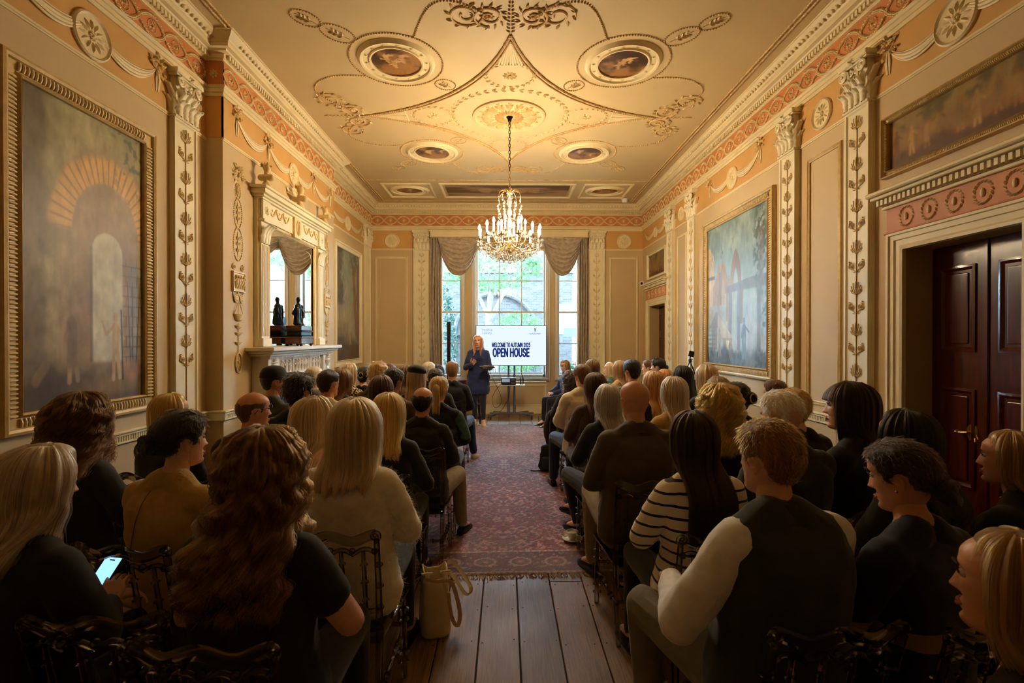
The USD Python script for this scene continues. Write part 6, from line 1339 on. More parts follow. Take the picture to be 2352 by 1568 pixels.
HC, HR = A(0, -.008, .022), A(.081, .104, .100)
def hair_path(th, L, vol=.012, n=26, face=1.05, bob=0.0, flare=.0, part=0.0, wave=0.0, wfreq=3.0, curl=0.0, seed=0, off=0.0, phase=0.0, front=.21, fringe=None, sw=0.0):
    """points (len(th), n, 3) that hair follows from the crown over the skull and down: th = azimuth, 0 at the face"""
    th = np.asarray(th, float)[:, None]; t = np.linspace(0, 1, n)[None]
    a = np.abs((th + PI) % (2 * PI) - PI)
    open_ = smoothstep(face + .22, face - .05, a)                              # 1 over the face
    hl = (.070 - .02 * (a / face) ** 2) if fringe is None else fringe          # hairline or fringe height over the face
    sidey = smoothstep(1.75 - sw, 1.2 - sw, a)
    zend = -(L * (1 - sidey) + min(L, front) * sidey)
    zend = zend * (1 - open_) + hl * open_
    zend = zend + (meshkit.noise(np.stack([th * 9, th * 0, th * 0 + seed], -1)) - .5) * .05 * (1 - open_) * min(1, L / .15)
    R = HR + vol + off
    # arc over the skull to psi1, then down
    top = HC[2] + R[2]
    arc_end = np.where(zend > HC[2], np.arccos(np.clip((zend - HC[2]) / R[2], -1, 1)), PI / 2 * 1.02)
    la = arc_end * .095; lb = np.maximum(0, HC[2] - zend) * np.where(zend > HC[2], 0, 1)
    sarc = la / (la + lb + 1e-9)
    ts = t / np.maximum(sarc, 1e-6)
    psi = np.clip(ts, 0, 1) * arc_end
    d = np.clip((t - sarc) / np.maximum(1 - sarc, 1e-6), 0, 1) * lb                 # distance fallen
    rad = np.sin(psi); z = HC[2] + R[2] * np.cos(psi) - d
    shrink = 1 - .13 * smoothstep(.02, .20, d) * (1 - flare) + flare * .5 * smoothstep(.0, .25, d)
    shrink = shrink - bob * smoothstep(.75, 1.0, d / np.maximum(lb, .05))
    x, y = R[0] * np.sin(th) * rad * shrink, R[1] * np.cos(th) * rad * (1 - (1 - shrink) * .75)
    y = y - .020 * smoothstep(.10, .32, d) * np.clip(-np.cos(th), 0, 1)
    dr = smoothstep(.07, .20, d) * (1 - sidey) * (1 - open_); y = y * (1 - dr) + np.minimum(y, -.104 - .078 * smoothstep(.10, .27, d) + .014 * np.abs(np.sin(th))) * dr; x = x * (1 + .16 * dr)
    if front > .3: y = y + .085 * smoothstep(.09, .22, d) * sidey * (1 - open_) * np.clip(np.cos(th) + .35, 0, 1); x = x * (1 - .22 * smoothstep(.09, .3, d) * sidey)
    P = np.stack([x, y + HC[1], z], -1)
    P[..., 2] = np.where(t < 1e-9, top, P[..., 2])
    if part: P[..., 0] += part * .03 * (1 - np.clip(psi * 1.2, 0, 1))
    P[..., 2] -= .006 * np.exp(-((P[..., 0] - part * .03) / .008) ** 2) * (psi < 1.1) * (t > 0)      # parting
    out = np.stack([np.sin(th) + 0 * z, np.cos(th) + 0 * z, .25 + 0 * z], -1)
    g = smoothstep(.12, .5, psi) * np.ones_like(z)
    q = np.stack([th * 13 + 0 * z, z * 2.5, 0 * z + seed], -1)
    amp = (meshkit.noise(q) - .5) * .012 + (meshkit.noise(q * [2.7, 1, 1]) - .5) * .008
    if wave: amp = amp + wave * np.sin(z * 2 * PI / (.30 / wfreq) + th * 3 + 4 * meshkit.noise(q * [.5, .4, 1]) + phase) * smoothstep(.0, .06, d)
    if curl: amp = amp + curl * (meshkit.fbm(np.stack([np.sin(th) * 3.2 + 0 * z, np.cos(th) * 3.2 + 0 * z, z * 26], -1) + seed, 3) - .45) * 2.4
    P = P + out * (amp * g * (1 - .8 * open_) - (0 if fringe is not None else 1) * open_ * smoothstep(.45, 1.0, t) * (vol + .012))[..., None]
    return P

def hair_long(seed=0, m=90, n=30, **k):
    th = np.linspace(0, 2 * PI, m, endpoint=False)
    P = hair_path(th, n=n, seed=seed, **k)
    tip = P[:, -1].copy(); cen = tip * [.55, .7, 1] + A(0, -.02, .012)
    P = np.concatenate([P, cen[:, None]], 1)
    th2 = np.r_[th, 2 * PI]; P = np.concatenate([P, P[:1]], 0)
    V, F = grid(P, flip=True)
    uv = np.stack([np.repeat(th2 / (2 * PI), n + 1), np.tile(np.linspace(0, 1, n + 1), m + 1)], 1)
    return (V, F), uv

def hair_strands(num, seed=0, n=16, w=.0011, helix=0.0, fly=.006, **k):
    r = np.random.default_rng(seed + 11)
    th = r.uniform(0, 2 * PI, num); a = np.abs((th + PI) % (2 * PI) - PI)
    th = th[a > k.get('face', 1.05) * .72]
    P = hair_path(th, n=n, seed=seed, **k)
    o = r.uniform(0, 1, (len(th), 1, 1)) ** 2 * fly + .001
    dirn = np.stack([np.sin(th), np.cos(th), .2 + 0 * th], -1)[:, None]
    t = np.linspace(0, 1, n)[None, :, None]
    P = P + dirn * o * (.4 + t) + r.normal(0, .0035, (len(th), 1, 3)) * t
    P = P[:, 1:] if n > 4 else P
    P[:, -1] += A(0, 0, -1) * r.uniform(-.008, .018, (len(th), 1))
    if helix:
        ph = r.uniform(0, 6.28, (len(th), 1)); fr = r.uniform(24, 40, (len(th), 1)); tt = np.linspace(0, 1, n - 1)[None]
        hx = helix * smoothstep(.12, .4, tt)
        side = np.stack([np.cos(th), -np.sin(th), 0 * th], -1)[:, None]
        P = P + dirn * (np.cos(ph + fr * tt) * hx)[..., None] + side * (np.sin(ph + fr * tt) * hx)[..., None]
    return P, w

def curves(name, P, w, m, parent, kind='stuff', tint=None, seed=1):
    p = numbered(path_of(parent), name); g = UsdGeom.BasisCurves.Define(stage, p)
    g.CreateTypeAttr('linear'); g.CreatePointsAttr(Vt.Vec3fArray.FromNumpy(P.reshape(-1, 3).astype(np.float32)))
    g.CreateCurveVertexCountsAttr(Vt.IntArray.FromNumpy(np.full(len(P), P.shape[1], np.int32)))
    ww = np.full((len(P), P.shape[1]), w, np.float32); ww[:, -3:] *= [.8, .55, .25]
    g.CreateWidthsAttr(Vt.FloatArray.FromNumpy(ww.ravel())); g.SetWidthsInterpolation('vertex')
    if tint is not None:
        a, b = (np.array(lin(q)) for q in tint); t = np.random.default_rng(seed).beta(1.4, 1.4, (len(P), 1, 1)) * np.ones((1, P.shape[1], 1)); t = t * np.linspace(.75, 1.1, P.shape[1])[None, :, None]
        UsdGeom.PrimvarsAPI(g).CreatePrimvar('paint', Sdf.ValueTypeNames.Color3fArray, 'vertex').Set(Vt.Vec3fArray.FromNumpy(np.clip(a * (1 - t) + b * t, 0, 1).reshape(-1, 3).astype(np.float32)))
    UsdShade.MaterialBindingAPI.Apply(g.GetPrim()).Bind(m)
    return tag(g.GetPrim(), kind=kind)

def hair_cap(male=True, T=.012, top=.02, back=None, hairline=0.0, nape=-.075, bald=0.0, rough=.004, seed=0, curlsz=40.0):
    """close hair: the skull's own surface raised where hair grows"""
    P = HEADS[male][0]; V = P.reshape(-1, 3)
    a = np.abs((HTH + PI) % (2 * PI) - PI)[None]; z = HZ[:, None]
    zh = np.interp(a, [0, .7, 1.05, 1.30, 1.45, 1.62, 1.85, 2.1, 2.5, PI], [.078 + hairline, .070 + hairline, .045, -.004, -.012, .024, .020, -.03, nape + .01, nape])
    mask = smoothstep(-.004, .014, z - zh)
    if bald: zb = .088 - .032 * bald; mask = mask * smoothstep(zb + .018, zb - .022, z + (meshkit.fbm(P * 45, 3) - .5) * .03)
    c = A(0, -.008, .02); out = P - c; out /= np.linalg.norm(out, axis=-1, keepdims=True)
    th_ = T + (top - T) * smoothstep(.045, .10, z)
    nz = (meshkit.fbm(V * curlsz + seed, 3).reshape(P.shape[:2]) - .5) * 2 * rough
    Q = P + out * (-.0035 + mask * (th_ + .0035 + nz))[..., None]
    Q = Q[6:]; zt = Q.shape[0]
    Q = np.concatenate([Q, np.repeat(Q[-1:].mean(1, keepdims=True), NT, 1)], 0)
    G = np.swapaxes(Q, 0, 1); G = np.concatenate([G, G[:1]], 0)
    m = grid(G)
    if trimesh.Trimesh(*m, process=False).volume < 0: m = (m[0], m[1][:, ::-1])
    uv = np.stack([np.repeat(np.linspace(0, 1, NT + 1), zt + 1), np.tile(np.linspace(0, .5, zt + 1), NT + 1)], 1)
    return m, uv, Q, np.concatenate([mask[6:], mask[-1:]], 0)

def cap_strands(Q, mask, num, L=.022, w=.0013, seed=0, lift=.4, down=.5):
    r = np.random.default_rng(seed + 5); c = A(0, -.01, .02)
    idx = np.argwhere(mask[:-2] > .75); idx = idx[r.integers(0, len(idx), num)]
    p = Q[idx[:, 0], idx[:, 1]] + r.normal(0, .003, (num, 3)); o = p - c; o /= np.linalg.norm(o, axis=1, keepdims=True)
    flow = A(0, -.35, -down) + r.normal(0, .25, (num, 3)); flow = flow - o * (flow * o).sum(1, keepdims=True); flow /= np.linalg.norm(flow, axis=1, keepdims=True)
    t = np.linspace(0, 1, 5)[None, :, None]; l = r.uniform(.6, 1.2, (num, 1, 1)) * L
    return p[:, None] - o[:, None] * .002 + (flow[:, None] * t + o[:, None] * t * lift * (1 - .5 * t)) * l, w

def twist_bun(c, r, seed=0, n=5):
    parts = [ball(c, (r, r * .85, r), 3)]
    V = parts[0][0]; V = V + (V - c) * ((meshkit.fbm((V - c) * 60 + seed, 2) - .5) * .5)[:, None]
    out = [(V, parts[0][1])]
    for k in range(n):
        t = np.linspace(0, 2 * PI * .8, 22); a = k * 2 * PI / n
        P = np.stack([r * .8 * np.cos(t + a) * (1 - t / 14), -r * .5 - .006 * np.sin(t * 2), r * .8 * np.sin(t + a) * (1 - t / 14)], 1) + c
        out.append(tube(P, .012 * np.sin(np.linspace(.3, 2.9, 22)) + .003, 6))
    return cat(out)
# ================================================================== CHAIRS
M_acryl = mat('smoked_acrylic', {'t': ('transparent_bsdf', {}), 'lw': ('layer_weight', {'blend': .45}), 'r': ('rgb_ramp', {'ramp': [(0, (.80, .78, .76)), (.55, (.62, .60, .58)), (1, (.16, .15, .15))]}),
                                 'g': ('glossy_bsdf', {'roughness': .05}), 'lf': ('layer_weight', {'blend': .30}), 'm': ('mix_closure', {})},
             [('lw.facing', 'r.fac'), ('r.color', 't.color'), ('lf.fresnel', 'm.fac'), ('t.BSDF', 'm.closure1'), ('g.BSDF', 'm.closure2')], surface='m.closure')
M_pad = plain('seat_pad', '1b1a1c', rough=.8)
def turned(p, q, r, n=9, bands=(.18, .30, .70, .82)):
    t = np.unique(np.r_[np.linspace(0, 1, 9), [b + d for b in bands for d in (-.02, 0, .02)]]); R = r * (1 - .18 * np.abs(2 * t - 1)); 
    for b in bands: R = R + r * .75 * (np.abs(t - b) < .012)
    P = np.asarray(p, float)[None] * (1 - t[:, None]) + np.asarray(q, float)[None] * t[:, None]; return tube(P, R, n)
def build_chair(label):
    c = thing('ghost_chair', label, 'chair', (0, 0, 0), 0)
    obj('seat', hullm([(sx * (w - d), y + e * d * np.sign(y), z) for sx in (-1, 1) for w, y in ((.205, .21), (.185, -.20)) for z, d, e in ((.405, .012, -1), (.415, 0, 0), (.428, 0, 0), (.436, .012, -1))]), M_acryl, c)
    for sx in (-1, 1):
        obj('front_leg', turned((sx * .182, .185, .41), (sx * .186, .195, 0), .017), M_acryl, c)
        obj('back_post', cat([tube([(sx * .170, -.235, 0), (sx * .172, -.190, .22), (sx * .174, -.185, .43), (sx * .178, -.215, .66), (sx * .184, -.262, .86)], [.012, .015, .016, .014, .012], 8)] + [xf(ball((0, 0, 0), (.019, .019, .010), 1), t=(sx * (.174 + .01 * k), -.186 - .07 * k ** 2, .46 + .38 * k)) for k in (0, .25, .5, .75)]), M_acryl, c)
        obj('side_stretcher', turned((sx * .18, .185, .20), (sx * .17, -.19, .20), .011), M_acryl, c)
        obj('back_scroll', cat([tube(spiral((sx * .178, .875, 0), .022, 1.3, side=sx, up0=-PI / 2)[:, [0, 2, 1]] * [1, 1, 1] + [0, -.264, 0], .008, 6)]), M_acryl, c)
    s = np.linspace(-1, 1, 25); top = np.stack([s * .18, -.258 - .02 * (1 - s * s), .868 + .012 * np.cos(s * PI * 2)], 1)
    obj('crest_rail', cat([tube(top, .014, 8, flat=1.5), tube(np.stack([s * .18, -.245 - .02 * (1 - s * s), .80 + .020 * np.abs(np.sin(s * PI * 2.0))], 1), .009, 6)] + [ball((k * .088, -.262, .815), .013, 1) for k in (-2, -1, 0, 1, 2)]), M_acryl, c)
    obj('lower_rail', tube(np.stack([s * .176, -.195 - .02 * (1 - s * s), .545 + 0 * s], 1), .011, 8), M_acryl, c)
    for k in (-1.5, -.5, .5, 1.5): obj('spindle', turned((k * .085, -.213, .55), (k * .088, -.262, .81), .010, 7, (.2, .5, .8)), M_acryl, c)
    obj('front_stretcher', turned((-.184, .19, .26), (.184, .19, .26), .011), M_acryl, c); obj('back_stretcher', turned((-.172, -.20, .22), (.172, -.20, .22), .011), M_acryl, c)
    obj('cushion', hullm([(sx * w, y, z) for sx in (-1, 1) for w, y in ((.18, .185), (.165, -.165)) for z in (.437, .448)]), M_pad, c)
    return c
_chair = [None]
def chair(x, y, rz, label, sc=1.0, group='smoked clear ghost chairs of the audience'):
    if _chair[0] is None:
        c = build_chair(label); _chair[0] = c; c.SetCustomDataByKey('group', group)
        xx = UsdGeom.Xform(c); xx.ClearXformOpOrder(); xx.AddTransformOp(opSuffix='place').Set(Gf.Matrix4d(*np.r_[np.c_[rotz(rz).T, np.zeros(3)], [[x, y, 0.0, 1.0]]].ravel().tolist())); return c
    return copy(_chair[0], (x, y, 0), rz, label)

# ================================================================== THE AUDIENCE
HAIR = dict(stubble=('4a3424', '7a5a42'), black=('070605', '1f1a17'), darkbrown=('100a08', '33201a'), brown=('3a2210', '85582f'), auburn=('3a140c', '8a4428'), red=('a04a2a', 'f0a878'), blonde=('a87a40', 'fbe6b4'), gold=('a0702c', 'f4cc7a'), ash=('8a7258', 'f2dfc2'),
        light=('6e4a26', 'c89a62'), grey=('7a746a', 'd8d4cc'), ginger=('b05a1c', 'ffb058'), plum=('1e1412', '50332c'), white=('cfc0a0', 'fff4dc'), curlygold=('86561a', 'eabc6a'), curlydark=('150b06', '6a452a'), curlydark2=('1c1006', '96683a'), ginger2=('8a5222', 'f0b872'), gingerbrown=('4a2a0e', 'a06830'))
SKIN = {k: plain('skin_' + k, c, rough=.48, sss=.08, var=.06, scale=30.0) for k, c in dict(fair='e4b296', warm='d89c78', tan='b07a58', brown='7a4c34').items()}
def cloth(key, col, rough=.85, sheen=.25, var=.12, scale=24.0, bump=.2, bscale=260): return plain('cloth_' + key, col, rough=rough, sheen=sheen, var=var, scale=scale, bump=bump, bscale=bscale)
def banded(key, base, dark, period, width, zoff=0.0, band=None):
    nodes = {'tc': ('texture_coordinate', {}), 's': ('separate_xyz', {}), 'nz': ('noise_texture', {'scale': 7.0}), 'ad': ('math', {'math_type': 'multiply_add', 'value2': .02}), 'm1': ('math', {'math_type': 'add', 'value2': zoff}),
             'f': ('math', {'math_type': 'floored_modulo', 'value2': period}), 'l': ('math', {'math_type': 'less_than', 'value2': width}), 'mx': ('mix_color', {'a': lin(base), 'b': lin(dark)}), 'p': ('principled_bsdf', {'roughness': .9, 'sheen_weight': .2})}
    return mat(key, nodes, [('tc.object', 's.vector'), ('tc.object', 'nz.vector'), ('nz.fac', 'ad.value1'), ('s.z', 'ad.value3'), ('ad.value', 'm1.value1'), ('m1.value', 'f.value1'), ('f.value', 'l.value1'), ('l.value', 'mx.fac'), ('mx.result', 'p.base_color')])
def checked(key, base, dark, k=.03):
    return mat(key, {'tc': ('texture_coordinate', {}), 'c': ('checker_texture', {'color1': lin(base), 'color2': lin(dark), 'scale': 1 / k}), 'p': ('principled_bsdf', {'roughness': .9})}, [('tc.object', 'c.vector'), ('c.color', 'p.base_color')])
CL = dict(black=cloth('black', '08080a'), soft=cloth('soft', '0c0b0d', sheen=.1), navy=cloth('navy', '10162c'), dress=cloth('dress', '1e2e60'), charcoal=cloth('charcoal', '1c1a1e'), suit=cloth('suit', '2a2628'), tan=cloth('tan', 'c09c50', bump=.5, bscale=90), beige=cloth('beige', 'd0b98e'), cream=cloth('cream', 'fbf0da', sheen=.6), olive=cloth('olive', '3c3822'), khaki=cloth('khaki', '4a3c22'),
          brown=cloth('brown', '4e3a38'), rust=cloth('rust', '6e3c22'), pink=cloth('pink', 'f0c4ac'), gilet=cloth('gilet', '2a2e1c'), white=cloth('white', 'f6f4f6', rough=.7), shirt=cloth('shirt', 'e4d6b8', bump=.35, bscale=40), denim=cloth('denim', '1c2a4c'), grey=cloth('grey', '6a6258'), trousers=cloth('trousers', '7a745e'), stone=cloth('stone', '9a8866'), green=cloth('green', '3c6a5c', var=.5),
          breton=banded('breton', 'f8ecd4', '121018', .052, .011), stripe=banded('onestripe', '0c1226', 'a08048', 2.0, .055, -.775), hound=checked('hound', 'd8c090', '1c1410', .022), plaid=checked('plaid', '8a8474', '26221e', .045), dots=cloth('dots', '141016', var=.8, scale=60))
M_shoe = plain('black_leather', '0c0a0a', rough=.22); M_tanboot = plain('tan_suede', 'c4b48c', rough=.85, var=.1, scale=20.0); M_sole = plain('sole', '1a1614', rough=.7); M_solew = plain('sole_pale', 'c8b898', rough=.7)
M_eye = plain('eye_white', 'd8d0c8', rough=.2); M_iris = plain('eye_dark', '1c1410', rough=.15); M_lip = plain('lips', 'a05448', rough=.4); M_brow = plain('eyebrow', '3a2214', rough=.8)
M_tort = plain('spectacle_frame', '0a0808', rough=.25)
LONG = dict(L=.30, vol=.012)
def person(label, px, ytop, Y, male, hair, hcol, top, rz=0.0, yaw=0.0, pitch=0.0, skin='fair', legs='black', shoe='black', pose=None, sleeve=1.0, over=None, seat=True, face=False, roll=0.0, coat=0.0, strands=None, hem=.40, chairlab=None, fat=1.0, loose=.017, scale=None, stand=False, collar=None, seed=None, nohair=False, boot=0.0, Z0=0.0):
    seed = seed or int(px * 7 + ytop) % 997
    p = at(px, ytop, Y); zt = p[2]; H = (1.722 if stand else 1.372)
    s = scale or min(1.06, max(.90, zt / H))
    J = (stand_pose if stand else sit_pose)(**dict(dict(fat=fat), **(pose or {})))
    hoff = np.array([J['hd'][0], J['hd'][1], 0]) @ rotz(rz).T * s
    g = UsdGeom.Xform.Define(stage, numbered('/World', 'person')); g.AddTranslateOp().Set(Gf.Vec3d(float(p[0] - hoff[0]), float(Y - hoff[1]), Z0)); g.AddRotateZOp().Set(math.degrees(rz)); g.AddScaleOp().Set(Gf.Vec3f(s, s, s))
    g = tag(g.GetPrim(), label, 'person')
    body, topm, legm, hy, hd = make_body(J, male, yaw, pitch, roll, {'none': None}.get(legs, 'slim' if not male else 'trousers') if legs != 'none' else None, sleeve, hem if not stand else .60, loose, 0, coat, seed=seed % 13, wrinkle=.013 if collar or loose > .018 else .009)
    obj('body', body, SKIN[skin], g, smooth=50)
    obj('top' if not over else 'shirt', topm, CL[top], g, smooth=60)
    if over:
        _, vm, _, _, _ = make_body(J, male, yaw, pitch, roll, None, 0, hem if not stand else .6, loose + .016, seed=seed % 13); obj('gilet', vm, CL[over], g, smooth=60)
    if collar:
        a = np.linspace(0, 2 * PI, 28, endpoint=False); nb = A(*J['nb']); rg_ = []
        for r_, z_ in ((.082, -.012), (.074, .014), (.068, .030), (.064, .031), (.066, .012), (.074, -.012)): rg_.append(np.stack([nb[0] + r_ * np.cos(a), nb[1] + .008 + r_ * np.sin(a) * .95, nb[2] + z_ - .024 * np.sin(a) * (1 if z_ > .0 else .5)], 1))
        obj('collar', grid(np.stack(rg_, 1), closed_u=True), CL[collar], g, smooth=60)
    if legm is not None: obj('trousers', legm, CL[legs], g, smooth=60)
    if Y < 7 or stand or not seat:
        for i in range(2):
            up, so = shoe_mesh(J['an'][i], J['toe'][i], boot=boot); sh = obj('shoe', up, {'black': M_shoe, 'tan': M_tanboot}[shoe], g, smooth=60); obj('sole', so, M_sole if shoe == 'black' else M_solew, sh)
    X = lambda m: (np.asarray(m[0]) @ hy.T + hd, m[1])
    for sx in (-1, 1):
        e = obj('eye', X(ball((sx * .031, .0708, .0155), (.0125, .0112, .0095), 2)), M_eye, g)
        obj('iris', X(ball((sx * .031, .0792, .0150), (.0058, .0036, .0056), 2)), M_iris, e)
        if face: obj('eyebrow', X(tube([(sx * .014, .0905, .034), (sx * .030, .090, .039), (sx * .046, .078, .035)], [.003, .0042, .002], 6)), M_brow, g); obj('eyelid', X(tube([(sx * .019, .0835, .017), (sx * .031, .0855, .0245), (sx * .044, .076, .017)], .0022, 6)), M_brow, e)
    if face: obj('lips', X(cat([tube([(sx * .022, .079, -.060), (sx * .010, .0890, -.0565), (0, .0905, -.0575)], [.002, .0045, .0045], 6) for sx in (-1, 1)] + [tube([(-.020, .079, -.061), (-.008, .090, -.0655), (.008, .090, -.0655), (.020, .079, -.061)], [.002, .005, .005, .002], 6)])), M_lip, g)
    if not nohair:
        kind, k = hair[0], dict(hair[1]); a_, b_ = HAIR[hcol]; ms, mst = hair_mats(hcol, a_, b_)
        num = strands if strands is not None else (3600 if Y < 3.3 and k_curly(hair) else 2200 if Y < 2.3 else 1200 if Y < 3.3 else 500 if Y < 5 else 240)
        if kind == 'long':
            curly = k.pop('helix', 0); m, uv = hair_long(seed=seed, m=110 if Y < 3.5 else 70, **k); h = obj('hair', X(m), ms, g, uv=uv)
            kk = dict(k); kk['fly'] = .010 if curly else .007
            P, w = hair_strands(num, seed=seed, helix=curly, n=52 if curly else 15, w=.0014 if Y < 3 else .0022, **kk); curves('strands', P @ hy.T + hd, w, mst, h, tint=(a_, b_), seed=seed)
        else:
            extra = k.pop('bun', None); tail = k.pop('tail', None); sl = k.pop('slen', .02); fac = k.pop('snum', 1.0); lift = k.pop('lift', .4)
            m, uv, Q, mk = hair_cap(male, seed=seed, **k); h = obj('hair', X(m), ms, g, uv=uv)
            P, w = cap_strands(Q, mk, int(num * fac), L=sl, w=.0012 if Y < 3 else .002, seed=seed, lift=lift); curves('strands', P @ hy.T + hd, w, mst, h, tint=(a_, b_), seed=seed)
            if extra: bm = twist_bun(A(*extra[0]), extra[1], seed); obj('bun', X(bm), ms, g, uv=np.stack([bm[0][:, 0] * 4, bm[0][:, 2] * 9], 1))
            if tail:
                r = np.random.default_rng(seed); q = []; base = A(0, -.105, .03)
                for _ in range(150 if Y < 5 else 70):
                    o = r.normal(0, 1, 2); o = o / max(1, np.linalg.norm(o)); d = .030 * o
                    q.append(spline([base + A(d[0] * .4, .02, d[1] * .4), base + A(d[0], -.035, .01 + d[1] * .5), base + A(d[0] * 1.3, -.045 + d[1] * .5, -.10), base + A(d[0] * 1.1, -.03 + d[1] * .5, -tail * r.uniform(.85, 1.05))], 14))
                core = tube(spline([base + A(0, .02, 0), base + A(0, -.035, .01), base + A(0, -.045, -.10), base + A(0, -.03, -tail * .9)], 16), .030 * np.sin(np.linspace(.5, 2.9, 16)), 10); obj('ponytail', X(core), ms, g, uv=np.stack([core[0][:, 0] * 8, core[0][:, 2] * 2], 1))
                curves('strands', np.array(q) @ hy.T + hd, .003, mst, h, tint=(a_, b_), seed=seed)
    if seat:
        bx = g.GetAttribute('xformOp:translate').Get(); chair(bx[0], bx[1], rz * (.5 if abs(rz) < .5 else .9), chairlab or chair_label(label))
    return g, hy, hd, J, s, X

def chair_label(l):
    w = l.split()[:11]
    while w[-1].strip(',') in ('a', 'the', 'and', 'with', 'of', 'in', 'to', 'one', 'over', 'by', 'behind', 'before', 'beside', 'below', 'under', 'at', 'on', 'her', 'his', 'left', 'right', 'black', 'dark', 'short', 'near', 'lit', 'big', 'navy', 'grey', 'brown', 'tan', 'far', 'white', 'looking', 'holding', 'front', 'foot', 'loose', 'straight'): w.pop()
    return 'ghost chair under the ' + ' '.join(w).strip(',')
def k_curly(h): return 'helix' in h[1]
BOB = ('long', dict(L=.20, bob=.30, vol=.016)); STR = ('long', dict(L=.34, vol=.012)); VLONG = ('long', dict(L=.46, vol=.012, front=.24)); MID = ('long', dict(L=.25, vol=.014)); WAVY = ('long', dict(L=.36, vol=.016, wave=.008))
CURL = ('long', dict(L=.20, vol=.030, curl=.014, flare=.35, helix=.011)); SHORTM = ('cap', dict(T=.008, top=.02)); CROP = ('cap', dict(T=.004, top=.010, slen=.010, lift=.7)); BALD = ('cap', dict(T=.0035, top=.0035, bald=1.0, rough=.001, slen=.006, lift=.3))
UPDO = ('cap', dict(T=.014, top=.022, bun=((0, -.118, .03), .045))); LOWBUN = ('cap', dict(T=.012, top=.018, bun=((0, -.115, -.03), .04))); PONY = ('cap', dict(T=.010, top=.016, tail=.24))
SIDE = [(-.11, .42, .55), (.11, .42, .55)]
